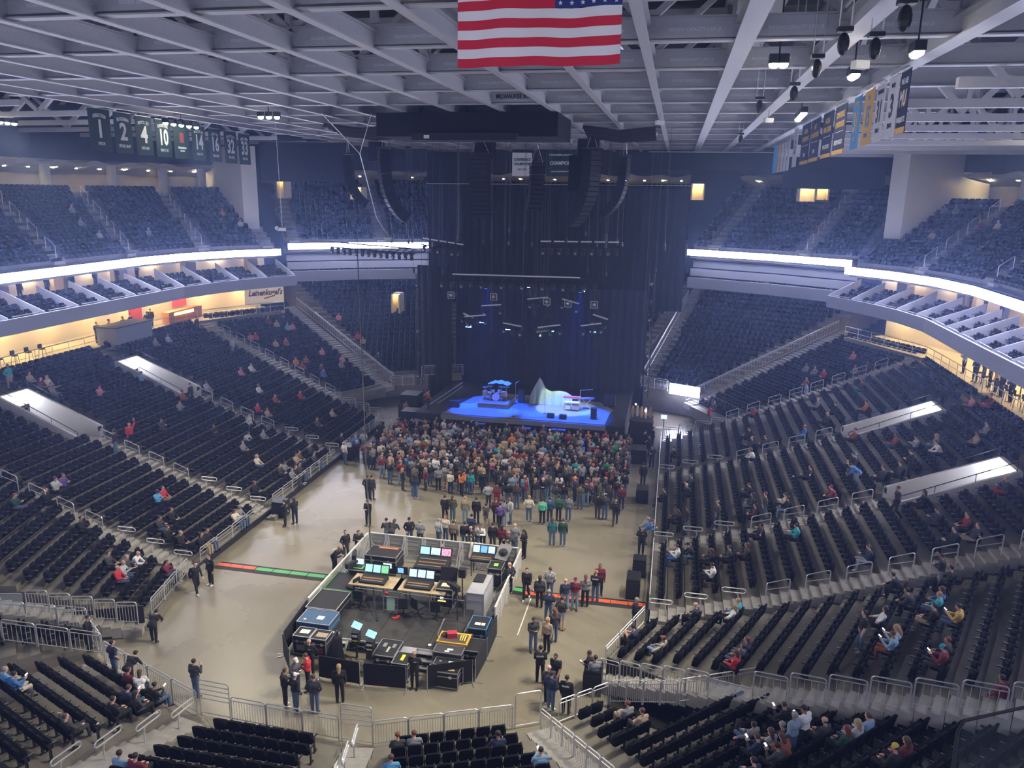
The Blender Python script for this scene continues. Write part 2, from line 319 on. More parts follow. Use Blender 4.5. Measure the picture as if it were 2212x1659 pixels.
# ================================================================ lower bowl
ROWD = .84
def zk(k): return .30 + .25 * k if k < 6 else 1.75 + .31 * (k - 6)
SEATS = []          # (x, y, z, heading of the sitter, section name, row, index)
TIER_MAT = [CONC, SEATP]
def section(name, P0, P1, k0, k1, sL=0., sR=0., label='', mL=.62, mR=.62, zf=zk, seats=True, depth=ROWD, pitch=.56, ext=None, mat_=None, drop=.9):
    P0, P1 = Vector(P0), Vector(P1); t = (P1 - P0).normalized(); n = Vector((t.y, -t.x))
    root = empty('seating_tier', label, 'seating tier', kind='structure')
    if mL == .63 or mR == .63: ext = lambda k: (VK(k) if mL == .63 else 0, VK(k) if mR == .63 else 0)
    for k in range(k0, k1):
        oa, ob = k * depth, (k + 1) * depth
        e0, e1 = (ext(k) if ext else (0, 0))
        A = P0 + n * oa + t * (sL * oa - e0); B = P1 + n * oa + t * (sR * oa + e1)
        A2 = P0 + n * ob + t * (sL * ob - e0); B2 = P1 + n * ob + t * (sR * ob + e1)
        z = zf(k)
        MB().prism([(A.x, A.y), (B.x, B.y), (B2.x, B2.y), (A2.x, A2.y)], z - drop, z).build('tread', mat_ or CONC, root)
        if not seats: continue
        m0 = mL(k) if callable(mL) else mL; m1 = mR(k) if callable(mR) else mR
        C0 = A + (A2 - A) * .62; C1 = B + (B2 - B) * .62; Lr = (C1 - C0).length - m0 - m1
        cnt = int(Lr / pitch)
        if cnt < 1: continue
        st = m0 + (Lr - cnt * pitch) / 2
        hd = math.atan2(-n.y, -n.x)
        for i in range(cnt):
            p = C0 + t * (st + (i + .5) * pitch); SEATS.append((p.x, p.y, z, hd, name, k - k0, i))
    return root
def stairs(P, d, k0, k1, w=1.1, zf=zk, label='', depth=ROWD, side=0):
    """aisle: two steps per row, running outwards from P along d"""
    P = Vector(P); d = Vector(d).normalized(); t = Vector((-d.y, d.x))
    root = empty('aisle_stair', label, 'stairs', kind='structure')
    for k in range(k0, k1):
        z0, z1 = zf(k), zf(k + 1)
        for j, (o, z) in enumerate(((k * depth + .02, z0 + .012), (k * depth + depth * .52, (z0 + z1) / 2))):
            a = P + d * o; b = P + d * (o + depth * (.5 if j == 0 else .48))
            MB().prism([tuple(a - t * w / 2)[:2], tuple(a + t * w / 2)[:2], tuple(b + t * w / 2)[:2], tuple(b - t * w / 2)[:2]], z - .5, z).build('step', CONC_S, root)
    return root
cs = lambda a: (math.cos(math.radians(a)), math.sin(math.radians(a)))
vom = .63
VK = lambda k: -1.2 if 14 <= k < 21 else 0
# ---- right side, rows along y
section('right stands between the two near aisles', (11.9, 35.0), (11.9, 42.2), 0, 24, label='long concrete tier of the near part of the right stands', mL=.05, mR=vom)
section('right stands between the two lit tunnels', (11.9, 42.2), (11.9, 53.8), 0, 24, label='long concrete tier of the right stands between the lit tunnels', mL=vom, mR=vom)
section('right stands beside the crowd', (11.9, 53.8), (11.9, 62.3), 0, 24, label='concrete tier of the right stands beside the standing crowd', mL=vom, sR=.2)
section('right far wedge', (12.7, 63.6), (10.6, 67.3), 5, 24, sL=-.32, sR=0., label='concrete tier wedge in the far right corner')
# ---- right near corner wedge
c1R = section('right near corner block', (10.1, 29.75), (12.0, 33.8), 0, 24, sL=.0, sR=.46, mL=.25, label='concrete tier of the right corner block beyond the near tunnel')
# ---- near end
c, s = cs(22.5)
section('block left of middle stairs', (-4.3, 22.75), (1.3, 22.75), 0, 9, sL=-.2, sR=.2, mL=.75, mR=.75, label='concrete tier of the near end block left of the middle stairs')
section('block right of middle stairs', (2.45, 22.9), (7.6, 25.03), 0, 9, sL=-.2, sR=.2, mL=.75, mR=.75, label='concrete tier of the near end block right of the middle stairs')
section('near left block', (-11.0, 25.3), (-5.3, 22.95), 0, 14, sL=-.2, sR=.2, mL=.3, mR=.75, label='concrete tier of the near left corner block')
section('near right block', (8.7, 25.5), (10.35, 27.15), 0, 20, sL=-.2, sR=0, mL=.65, mR=.35, label='concrete tier of the near right corner block',
        ext=lambda k: (0, 0 if k < 4 else 3.9 + .4 * (k - 4)))
section('small block beside the left tunnel', (-12.9, 26.9), (-11.9, 25.9), 0, 7, sL=-.45, sR=.0, mL=.1, mR=.1, label='small concrete tier between left tunnel and near left block')
# ---- left side
section('left near corner block', (-12.2, 33.4), (-11.0, 29.0), 0, 24, sL=-.46, sR=0., mR=.25, label='concrete tier of the left corner block beyond the near tunnel')
section('left stands between the two near aisles', (-12.0, 41.6), (-12.0, 34.3), 0, 24, label='long concrete tier of the near part of the left stands', mL=vom, mR=.05)
section('left stands between the two lit tunnels', (-12.0, 52.6), (-12.0, 41.6), 0, 24, label='long concrete tier of the left stands between the lit tunnels', mL=vom, mR=vom)
section('left stands beside the crowd', (-12.0, 61.8), (-12.0, 52.6), 0, 24, label='concrete tier of the left stands beside the standing crowd', mR=vom, sL=-.2)
section('left far wedge', (-10.7, 66.7), (-12.8, 63.1), 5, 24, sL=0., sR=.32, label='concrete tier wedge in the far left corner')
# ---- far corners beyond the stage-end rails
zf2 = lambda k: 2.3 + .36 * k
section('far right corner block behind the stage', (15.2, 70.6), (9.9, 73.0), 0, 24, sL=-.56, sR=.12, zf=zf2, label='dark concrete tier far right behind the stage', drop=2.2)
section('far left corner block behind the stage', (-8.0, 73.4), (-15.2, 70.2), 0, 24, sL=-.12, sR=.56, zf=zf2, label='dark concrete tier far left behind the stage', drop=2.2)
section('far right end block', (8.6, 76.5), (2.0, 77.5), 0, 22, zf=lambda k: 3 + .36 * k, sL=-.2, label='dark concrete tier behind the right of the stage drapes', drop=2.5)
# ---- aisles
for P, d, k0, k1, lab in (((11.9, 34.45), (1, 0), 0, 24, 'concrete aisle stairs between right corner block and right stands'),
        ((11.9, 42.2), (1, 0), 0, 14, 'concrete aisle stairs below the nearer lit tunnel on the right'),
        ((11.9, 53.8), (1, 0), 0, 14, 'concrete aisle stairs below the farther lit tunnel on the right'),
        ((11.9, 62.9), (1, .22), 6, 24, 'concrete aisle stairs of the far right stands'),
        ((-12.0, 33.85), (-1, 0), 0, 24, 'concrete aisle stairs between left corner block and left stands'),
        ((-12.0, 41.6), (-1, 0), 0, 14, 'concrete aisle stairs below the nearer lit tunnel on the left'),
        ((-12.0, 52.6), (-1, 0), 0, 14, 'concrete aisle stairs below the farther lit tunnel on the left'),
        ((-12.0, 62.4), (-1, .22), 6, 24, 'concrete aisle stairs of the far left stands'),
        ((1.87, 22.85), (.195, -.98), 0, 9, 'concrete aisle stairs between the two centre blocks at the near end'),
        ((-4.8, 22.85), (-.195, -.98), 0, 9, 'concrete aisle stairs left of the near end centre block'),
        ((8.15, 25.25), (.555, -.83), 0, 10, 'concrete stairs with fence between near centre and right corner blocks'),
        ((9.9, 29.2), (.906, -.423), 0, 24, 'concrete aisle stairs along the fence of the right corner block'),
        ((-10.9, 28.4), (-.906, -.423), 0, 14, 'concrete aisle stairs beside the left tunnel'),
        ((10.3, 67.9), (.866, .5), 5, 25, 'concrete aisle stairs up the far right corner'),
        ((-10.4, 67.3), (-.866, .5), 5, 25, 'concrete aisle stairs up the far left corner')):
    stairs(P, d, k0, k1, label=lab)
stairs((10.0, 74.2), (.28, .96), 0, 22, zf=zf2, label='concrete stairs on the stage side of the far right block')
stairs((-8.2, 74.2), (-.28, .96), 0, 22, zf=zf2, label='concrete stairs on the stage side of the far left block')
# ---- front fascia of the retractable stands
for a, b, side in (((11.82, 34.0), (11.82, 62.4), 'right'), ((-11.92, 33.6), (-11.92, 62.0), 'left')):
    MB().bar((a[0], a[1], .16), (b[0], b[1], .16), .06, .32).build('trim_%d' % (1 if side == 'right' else 2), BLACK, kind='structure', label='black fascia board along the foot of the %s stands' % side, cat='trim')
# ---- vomitory tunnels in the side stands
TUNW = mat('white_tunnel_wall', (.70, .68, .70), .6)
def vomitory(sx, yc, lab, n):
    X = lambda o: sx * (11.95 + o)
    r = empty('wall_tunnel_%d' % n, lab, 'tunnel', kind='structure')
    zf = 4.02; o0, o1 = 12.0, 17.4
    def wedge(y, th):
        # side wall: flat bottom, top follows the rake
        pts = [(o0, zf - .3), (o1, zf - .3), (o1, zk(20) + .75), (o0, zf + .62)]
        vs = [(X(o), y - th / 2, z) for o, z in pts] + [(X(o), y + th / 2, z) for o, z in pts]
        MB().add(vs, [(0, 1, 2, 3), (7, 6, 5, 4), (0, 4, 5, 1), (1, 5, 6, 2), (2, 6, 7, 3), (3, 7, 4, 0)]).build('side_wall', TUNW, r)
    wedge(yc - 1.15, .16); wedge(yc + 1.15, .16)
    MB().bx(X(o0), X(o1 + 5), yc - 1.1, yc + 1.1, zf - .3, zf).build('landing', CONC_S, r)
    MB().bx(X(o1), X(o1 + .25), yc - 1.2, yc + 1.2, zk(20) - .25, zk(20) + .75).build('header', TUNW, r)
    MB().bx(X(o1 - .28), X(o1 - .04), yc - 1.02, yc + 1.02, zk(20) - .02, zk(20) + .5).build('light_panel', emat('tunnel_light', (.86, .9, 1.), 16.), r)
    MB().bx(X(o1 + 4.8), X(o1 + 5), yc - 1.2, yc + 1.2, zf, zf + 2.4).build('back_wall', TUNW, r)
    h = MB()
    for y in (yc - 1.15, yc + 1.15):
        h.tube([(X(o0), y, zf + .9), (X(o1), y, zk(20) + 1.25)], .025, 5)
        for o in (o0, o0 + 1.8, o0 + 3.6, o1): h.tube([(X(o), y, zf + .5 + (o - o0) / (o1 - o0) * (zk(20) - zf)), (X(o), y, zf + .9 + (o - o0) / (o1 - o0) * (zk(20) + .35 - zf))], .02, 4)
    h.build('handrail', BSTEEL, r)
    MB().bx(X(o0 + .02), X(o0 + .06), yc + 1.2 - .5, yc + 1.2 - .2, zf + .4, zf + .7).build('sign_plate', BLACK, r)
vomitory(1, 42.2, 'nearer white-walled lit tunnel in the right stands', 1)
vomitory(1, 53.8, 'farther white-walled lit tunnel in the right stands', 2)
vomitory(-1, 41.6, 'nearer white-walled lit tunnel in the left stands', 3)
vomitory(-1, 52.6, 'farther white-walled lit tunnel in the left stands', 4)
# ---- floor tunnels in the near corners: black walls and floor under the stands
MB().prism([(10.4, 29.5), (16.0, 27.0), (16.0, 26.2), (13.3, 26.4), (10.5, 27.2)], 0, .02).build('floor_mat', BLACK, kind='structure', label='black rubber floor of the right tunnel mouth', cat='floor')
MB().bar((10.3, 29.35, .55), (16.6, 26.6, .55), .08, 1.1).build('wall_1', BLACK, kind='structure', label='black side wall of the right floor tunnel', cat='wall')
MB().bar((-11.0, 28.55, .6), (-17.5, 25.6, .6), .08, 1.2).build('wall_2', BLACK, kind='structure', label='black side wall of the left floor tunnel', cat='wall')
MB().bar((-12.4, 26.9, .4), (-17.5, 25.0, .4), .08, .8).build('wall_3', BLACK, kind='structure', label='black low wall on the near side of the left tunnel', cat='wall')
# ================================================================ polyline tiers (suites, upper bowl)
def offset_poly(pts, o):
    P = [Vector(p) for p in pts]; out = []
    for i, p in enumerate(P):
        ns = []
        if i > 0: t = (p - P[i - 1]).normalized(); ns.append(Vector((t.y, -t.x)))
        if i < len(P) - 1: t = (P[i + 1] - p).normalized(); ns.append(Vector((t.y, -t.x)))
        n = sum(ns, Vector((0, 0))).normalized(); out.append(p + n * (o / max(.4, n.dot(ns[0]))))
    return out
def strip(pts, o0, o1, z0, z1, mb=None, mi=0):
    mb = mb or MB(); a = offset_poly(pts, o0); b = offset_poly(pts, o1)
    for i in range(len(pts) - 1):
        mb.prism([tuple(a[i]), tuple(a[i + 1]), tuple(b[i + 1]), tuple(b[i])], z0, z1, mi)
    return mb
def poly_at(P, s):
    for i in range(len(P) - 1):
        L = (P[i + 1] - P[i]).length
        if s <= L or i == len(P) - 2: t = (P[i + 1] - P[i]) / L; return P[i] + t * s, t
        s -= L
def plen(P): return sum((P[i + 1] - P[i]).length for i in range(len(P) - 1))
mir = lambda pts: [(-x, y) for x, y in reversed(pts)]
RIB_R = [(32.6, 24.0), (32.6, 60.0), (31.7, 65.0), (29.6, 69.4), (26.7, 73.0)]
RIB_L = mir(RIB_R)
FAR_R = [(28.0, 77.2), (21.5, 82.0), (13.4, 86.0)]
FAR_L = mir(FAR_R)
NEAR = [(-29.5, 12.0), (-24.0, 5.5), (-14.0, 3.6), (14.0, 3.6), (24.0, 5.5), (29.5, 12.0)]
SUI_R = [(30.3, 24.0), (30.3, 62.0), (29.4, 66.3), (27.9, 70.0), (25.6, 74.0)]
SUI_L = mir(SUI_R)
def upper_bowl(pts, rows, z0, side, aisles, far=False):
    base = offset_poly(pts, .55)
    base = [tuple(p) for p in base]
    root = empty('upper_tier', 'dark upper tier of seats, %s' % side, 'seating tier', kind='structure')
    for k in range(rows):
        strip(base, k * .85, (k + 1) * .85, z0 + .5 * k - .9, z0 + .5 * k).build('tread', CONC, root)
        P = offset_poly(base, k * .85 + .5); L = plen(P); n = int(L / .56)
        for i in range(n):
            s = (i + .5) * .56; fr = s / L
            if any(abs(fr - a) * L < .85 for a in aisles): continue
            p, t = poly_at(P, s); nn = Vector((t.y, -t.x)); SEATS.append((p.x, p.y, z0 + .5 * k, math.atan2(-nn.y, -nn.x), 'upper ' + side, k, i))
    for a in aisles:
        r2 = empty('aisle_stair', 'pale aisle stairs of the upper tier, %s, %d percent along' % (side, round(a * 100)), 'stairs', kind='structure')
        for k in range(rows):
            for j in (0, 1):
                P = offset_poly(base, k * .85 + .43 * j); Q = offset_poly(base, k * .85 + .43 * (j + 1))
                p, t = poly_at(P, plen(P) * a); q, t2 = poly_at(Q, plen(Q) * a); z = z0 + .5 * k + .25 * j + .01
                MB().prism([tuple(p - t * .55), tuple(p + t * .55), tuple(q + t2 * .55), tuple(q - t2 * .55)], z - .4, z).build('step', CONC_S, r2)
    return base
UPR = 11
upper_bowl(RIB_R, UPR, 14.05, 'right side', (.15, .33, .51, .70, .87))
upper_bowl(RIB_L, UPR, 14.05, 'left side', (.015, .145, .30, .46, .62, .80))
upper_bowl(FAR_R, 13, 14.25, 'far right corner', (.30, .86))
upper_bowl(FAR_L, 13, 14.25, 'far left corner', (.40, .95))
upper_bowl([(13.4, 87.0), (-13.4, 87.0)], 13, 14.25, 'far end', (.25, .5, .75))
# ---- LED ribbon boards
for pts, lab in ((RIB_R, 'long bright white light ribbon below the right upper tier'), (RIB_L, 'long bright white light ribbon below the left upper tier'),
                 (FAR_R, 'bright white light ribbon across the far right corner'), (FAR_L, 'bright white light ribbon across the far left corner'), (NEAR, 'white light ribbon of the near end below the viewer')):
    r = empty('ribbon_board', lab, 'led ribbon', kind=None)
    dz = .25 if pts in (FAR_R, FAR_L) else 0.
    strip(pts, -.12, .0, 13.42 + dz, 14.03 + dz).build('led_face', emat('led_white_dimmed', LED_C, LED_E * .45) if pts is NEAR else LED, r)
    strip(pts, .02, .5, 13.4 + dz, 14.02 + dz).build('housing', BLACK, r)
# ---- suites
SUW = mat('suite_wall', (.55, .53, .50), .7)
def suites(pts, side, step):
    r = empty('suite_balcony', 'pale grey curved balcony of suite boxes on the %s side' % side, 'balcony', kind='structure')
    FA = mat('balcony_fascia', (.40, .41, .47), .55)
    strip(pts, 0, .16, 10.35, 11.35).build('fascia', FA, r)
    strip(pts, .16, 6.0, 10.3, 10.5).build('slab', FA, r)
    for k in range(3): strip(pts, .5 + k * .95, .5 + (k + 1) * .95, 10.4, 10.75 + .32 * k).build('tread', BLACK, r)
    strip(pts, 3.4, 6.0, 10.5, 11.6).build('rear_floor', mat('suite_floor', (.12, .11, .10), .6), r)
    strip(pts, 5.9, 6.1, 10.5, 13.5).build('back_wall', SUW, r)
    strip(pts, 2.9, 6.1, 13.35, 13.5).build('soffit', SUW, r)
    P = offset_poly(pts, 0); L = plen(P); n = int(L / step)
    for i in range(n + 1):
        s = i * L / n; p, t = poly_at(P, s); nn = Vector((t.y, -t.x))
        a = p + nn * .2; b = p + nn * 3.6
        m = MB(); m.add([(a.x, a.y, 10.5), (b.x, b.y, 10.5), (b.x, b.y, 12.75), (a.x, a.y, 11.42), (a.x + t.x * .1, a.y + t.y * .1, 10.5), (b.x + t.x * .1, b.y + t.y * .1, 10.5), (b.x + t.x * .1, b.y + t.y * .1, 12.75), (a.x + t.x * .1, a.y + t.y * .1, 11.42)],
                        [(0, 1, 2, 3), (7, 6, 5, 4), (0, 4, 5, 1), (1, 5, 6, 2), (2, 6, 7, 3), (3, 7, 4, 0)]); m.build('partition', GREYP, r)
        if i < n:
            q, t2 = poly_at(P, s + L / n / 2); n2 = Vector((t2.y, -t2.x))
            m = MB(); c0 = q + n2 * .3
            a_ = c0 - t2 * (L / n * .36); b_ = c0 + t2 * (L / n * .36)
            m.bar((a_.x, a_.y, 11.42), (b_.x, b_.y, 11.42), .09, .06); m.build('drink_rail', GREYP, r)
            for k in range(3):
                for j in range(int(step / .58) - 1):
                    c = q + n2 * (.95 + k * .95) + t2 * ((j - (int(step / .58) - 2) / 2) * .58)
                    SEATS.append((c.x, c.y, 10.75 + .32 * k, math.atan2(-n2.y, -n2.x), 'suite ' + side, k, i * 10 + j))
            if i % 2 == 0 or True:
                w_ = q + n2 * 5.6
                MB().bar((w_.x - t2.x * .7, w_.y - t2.y * .7, 13.3), (w_.x + t2.x * .7, w_.y + t2.y * .7, 13.3), .35, .05).build('downlight', emat('suite_lamp', (1., .74, .42), 45.), r)
            if i % 2 == 0:
                w_ = q + n2 * 5.0 + t2 * .5
                MB().bar((w_.x - t2.x * .55, w_.y - t2.y * .55, 12.4), (w_.x + t2.x * .55, w_.y + t2.y * .55, 12.4), .9, 1.9).build('pier', mat('brown_pier', (.30, .25, .19), .6), r)
    return r
suites(SUI_R, 'right', 2.75); suites(SUI_L, 'left', 3.0)
# ---- terraces under the suites
TERW = mat('warm_terrace_wall', (.62, .55, .42), .7); TERF = mat('terrace_floor', (.5, .45, .33), .5)
TER_R = [(32.2, 24.0), (32.2, 60.0), (32.0, 66.5), (29.0, 72.5), (27.6, 75.0)]
TER_L = mir(TER_R)
def terrace(pts, side):
    r = empty('terrace', 'warmly lit spectator terrace under the %s suites' % side, 'terrace', kind='structure')
    strip(pts, 0, 7., 7.25, 7.5).build('deck', TERF, r)
    strip(pts, 0, .12, 6.6, 7.5).build('edge', TERW, r)
    strip(pts, 4.6, 4.8, 7.5, 10.4).build('back_wall', TERW, r)
    P = offset_poly(pts, 3.1); L = plen(P); n = int(L / 4.2)
    for i in range(n):
        p, t = poly_at(P, (i + .5) * L / n)
        MB().bar((p.x - t.x * .5, p.y - t.y * .5, 10.26), (p.x + t.x * .5, p.y + t.y * .5, 10.26), .5, .04).build('downlight', emat('terrace_lamp', (1., .74, .36), 120.), r)
    P = offset_poly(pts, .1); L = plen(P); n = int(L / 1.6); m = MB()
    pl = [poly_at(P, i * L / n)[0] for i in range(n + 1)]
    m.tube([(p.x, p.y, 8.5) for p in pl], .03, 5); m.tube([(p.x, p.y, 8.05) for p in pl], .02, 4)
    for p in pl: m.tube([(p.x, p.y, 7.5), (p.x, p.y, 8.5)], .025, 4)
    m.build('railing', STEEL, r)
    return r
terrace(TER_R, 'right'); terrace(TER_L, 'left')
# ---- walls behind the upper tiers, soffits, columns
def back(pts, side, rows, z0, off, z1=25.4):
    zt = z0 + .5 * rows; o = off + rows * .85
    zt -= .15
    strip(pts, o, o + 6, zt - 1.2, zt - .1).build('floor_concourse_%s' % side, CONC, kind='structure', label='concourse floor behind the upper tier, %s' % side.replace('_', ' '), cat='floor')
    strip(pts, o + 5.6, o + 5.9, zt - .3, 22.6).build('wall_concourse_%s' % side, mat('concourse_wall', (.30, .29, .32), .7), kind='structure', label='grey rear wall of the upper concourse, %s' % side.replace('_', ' '), cat='wall')
    P0_ = offset_poly(pts, o + .8); P1_ = offset_poly(pts, o + 6); n_ = int(plen(P0_) / .8); mb = MB(); vs_ = []
    for i in range(n_ + 1):
        a_, _ = poly_at(P0_, plen(P0_) * i / n_); b_, _ = poly_at(P1_, plen(P1_) * i / n_); sc_ = .32 * abs(math.sin(i * .8 * math.pi / 3.6)); c_ = a_.lerp(b_, .12)
        vs_ += [(a_.x, a_.y, 22.25 - sc_), (c_.x, c_.y, 21.75 - .3 * sc_), (b_.x, b_.y, 20.95)]
    mb.add(vs_, [f for i in range(n_) for f in ((3 * i, 3 * i + 1, 3 * i + 4, 3 * i + 3), (3 * i + 1, 3 * i + 2, 3 * i + 5, 3 * i + 4))])
    mb.build('ceiling_concourse_%s' % side, WHITEP, kind='structure', label='white soffit over the upper concourse, %s' % side.replace('_', ' '), cat='ceiling')
    strip(pts, o + .8, o + 1.1, 22.2, z1 + 1.5).build('wall_upper_%s' % side, mat('dark_upper_wall', (.035, .037, .05), .85), kind='structure', label='dark wall band under the roof, %s' % side.replace('_', ' '), cat='wall')
    return o
oR = back(RIB_R, 'right', UPR, 14.05, .55); oL = back(RIB_L, 'left', UPR, 14.05, .55)
back(FAR_R, 'far_right', 13, 14.25, .55); back(FAR_L, 'far_left', 13, 14.25, .55); back([(13.4, 87.0), (-13.4, 87.0)], 'far_end', 13, 14.25, .55)
def columns(pts, o, fr, side):
    P = offset_poly(pts, o + 1.2)
    for i, f in enumerate(fr):
        p, t = poly_at(P, plen(P) * f)
        MB().cyl((p.x, p.y, 19.2), .45, 2.6, 14).build('column_%s' % side, WHITEP, kind='structure', label='round white column %d of the upper concourse, %s side' % (i + 1, side), cat='column')
columns(RIB_L, oL, (.06, .13, .22, .34, .47, .60), 'left'); columns(RIB_R, oR, (.4, .52, .64, .74, .86), 'right')
def down(pts, o, n, side):
    P = offset_poly(pts, o + 2.6); L = plen(P); m = MB()
    r = empty('concourse_light', 'row of small warm downlights in the %s concourse soffit' % side, 'lights')
    for i in range(n):
        p, t = poly_at(P, (i + .5) * L / n); MB().cyl((p.x, p.y, 21.45), .1, .06, 10).build('lamp', emat('soffit_lamp', (1., .76, .42), 330.), r)
down(RIB_L, oL, 24, 'left'); down(RIB_R, oR, 24, 'right'); down([(13.4, 87.0), (-13.4, 87.0)], .55 + 13 * .85, 12, 'far end'); down(FAR_R, .55 + 13 * .85, 6, 'far right'); down(FAR_L, .55 + 13 * .85, 6, 'far left')
# big white pier walls where the side tier meets the far corner
for sx, n in ((1, 'right'), (-1, 'left')):
    m = MB(); a = Vector((sx * 35.8, 80.0, 0)); b = Vector((sx * 29.6, 76.2, 0))
    m.prism([(sx * 29.9, 75.0), (sx * 31.0, 74.0), (sx * 39.5, 80.0), (sx * 38.4, 81.0)], 14.5, 24.0); m.build('wall_pier_%s' % n, WHITEP, kind='structure', label='tall white pier wall closing the upper tier on the %s' % n, cat='wall')
for pts, n in ((FAR_R, 'far_right'), (FAR_L, 'far_left')):
    r_ = empty('wall_suites_%s' % n, 'pale grey stacked suite panels under the ribbon, %s' % n.replace('_', ' '), 'wall', kind='structure')
    for a, b, o in ((10.2, 11.3, .3), (11.45, 12.2, .9), (12.3, 13.0, 1.5), (13.05, 13.6, 2.2)): strip(pts, o, o + .5, a, b).build('panel', GREYP, r_)
def upper_portal(u, v, y, lab, w=1.6, h=1.9):
    p = ony(u, v, y); o = empty('stair_portal', lab, 'portal', loc=(p.x, p.y, p.z - h / 2)); pl = mat('warm_plaster', (.7, .6, .42), .7)
    MB().bx(-w / 2, w / 2, .9, 1.0, 0, h).build('back_panel', pl, o)
    for x in (-w / 2, w / 2): MB().bx(x - .06, x + .06, -.6, 1.0, 0, h).build('side_wall', pl, o)
    MB().bx(-w / 2, w / 2, -.2, 1.0, h, h + .1).build('lintel', pl, o); MB().bx(-w * .35, w * .35, .2, .5, h - .06, h - .01).build('lamp', emat('portal_lamp', (1., .72, .3), 60.), o)
upper_portal(1742, 418, 86.5, 'warm lit stair portal in the far right upper tier', 1.5, 1.6); upper_portal(1775, 416, 88.0, 'second warm lit stair portal in the far right upper tier', 1.2, 1.5); upper_portal(1507, 415, 91.0, 'warm lit stair portal beside the black curtain', 1.3, 1.7)
upper_portal(773, 418, 86.0, 'warm lit stair portal in the far left upper tier', 1.3, 1.3); upper_portal(611, 405, 83.0, 'tall warm lit portal beside the left pier', .9, 2.3); upper_portal(1655, 622, 86.0, 'small warm lit doorway in the far right lower tier', .6, .8); upper_portal(858, 655, 80.0, 'warm lit doorway left of the stage curtain', .8, 2.0)
# far end closing wall
MB().bx(-48, 48, 104, 104.4, 0, 27).build('wall_far', mat('far_wall', (.03, .032, .045), .9), kind='structure', label='dark far end wall of the arena', cat='wall')
for sx, n in ((1, 'right'), (-1, 'left')):
    MB().bx(sx * 52, sx * 52.4, -10, 104, 0, 30).build('wall_%s' % n, mat('far_wall'), kind='structure', label='dark outer wall of the arena, %s side' % n, cat='wall')
MB().bx(-52, 52, -10.4, -10, 0, 30).build('wall_near', mat('far_wall'), kind='structure', label='dark wall behind the viewer', cat='wall')
# ================================================================ roof
ZB = 24.8
XL = [-24.6 + 3.2 * i for i in range(15)]     # longitudinal beams, last one carries the right banners
XL[-1] = 20.35; XL[0] = -24.0
YC = [4.0 + 6.15 * i for i in range(17)]
def ibeam(p, q, w, h, mb):
    mb.bar(p, q, w, .05); p, q = Vector(p), Vector(q); u = Vector((0, 0, h))
    mb.bar(p + u / 2, q + u / 2, .05, h); mb.bar(p + u, q + u, w, .05)
RT = mat('white_stencil', (.85, .87, .92), .6)
for i, x in enumerate(XL):
    wide = i in (13, 12, 14)
    m = MB(); ibeam((x, 0, ZB + .02), (x, 102, ZB + .02), .62 if wide else .34, .62, m)
    o = m.build('ceiling_beam', ROOFST, kind='structure', label='lengthwise roof beam number %d from the left, lit from below' % (i + 1), cat='beam')
for j, y in enumerate(YC):
    if y < 10: continue
    m = MB(); ibeam((-26, y, ZB + .12), (27 if y < 60 else 22, y, ZB + .12), .42, .74, m)
    o = m.build('ceiling_beam', ROOFST, kind='structure', label='cross beam number %d of the roof counted from the viewer' % (j - 1), cat='beam')
    if y < 66:
        for i in range(len(XL) - 1):
            xm = (XL[i] + XL[i + 1]) / 2
            lettering('RIGGING CAPACITY 5,000 LB', .155, RT, o, plate_frame((xm, y - .03, ZB + .48), (1, 0, 0), (0, 0, 1)), sx=.85)
# trusses above: verticals and diagonals up to the top chord
ZT = 28.6
for i, x in enumerate(XL):
    if i % 2: continue
    r = empty('ceiling_truss', 'steel roof truss number %d from the left with vertical and diagonal webs' % (i // 2 + 1), 'truss', kind='structure')
    MB().bar((x, 8, ZT), (x, 102, ZT), .35, .35).build('top_chord', ROOFST, r)
    for j, y in enumerate(YC):
        if y < 14: continue
        MB().bar((x, y, ZB + .6), (x, y, ZT), .26, .26).build('web_post', ROOFST, r)
        if j + 1 < len(YC):
            a, b = ((ZB + .6, ZT) if j % 2 else (ZT, ZB + .6)); MB().bar((x, y, a), (x, YC[j + 1], b), .24, .24).build('web_diagonal', ROOFST, r)
for j, y in enumerate(YC):
    if y < 14: continue
    r = empty('ceiling_truss', 'crosswise roof truss number %d counted from the viewer' % (j - 1), 'truss', kind='structure')
    MB().bar((-26, y, ZT - .3), (27, y, ZT - .3), .3, .3).build('top_chord', ROOFST, r)
    for i in range(0, len(XL) - 1, 2):
        x0, x1, x2 = XL[i], XL[i + 1], XL[min(i + 2, len(XL) - 1)]
        MB().bar((x0, y, ZT - .3), (x1, y, ZB + .7), .22, .22).build('web_diagonal', ROOFST, r); MB().bar((x1, y, ZB + .7), (x2, y, ZT - .3), .22, .22).build('web_diagonal', ROOFST, r)
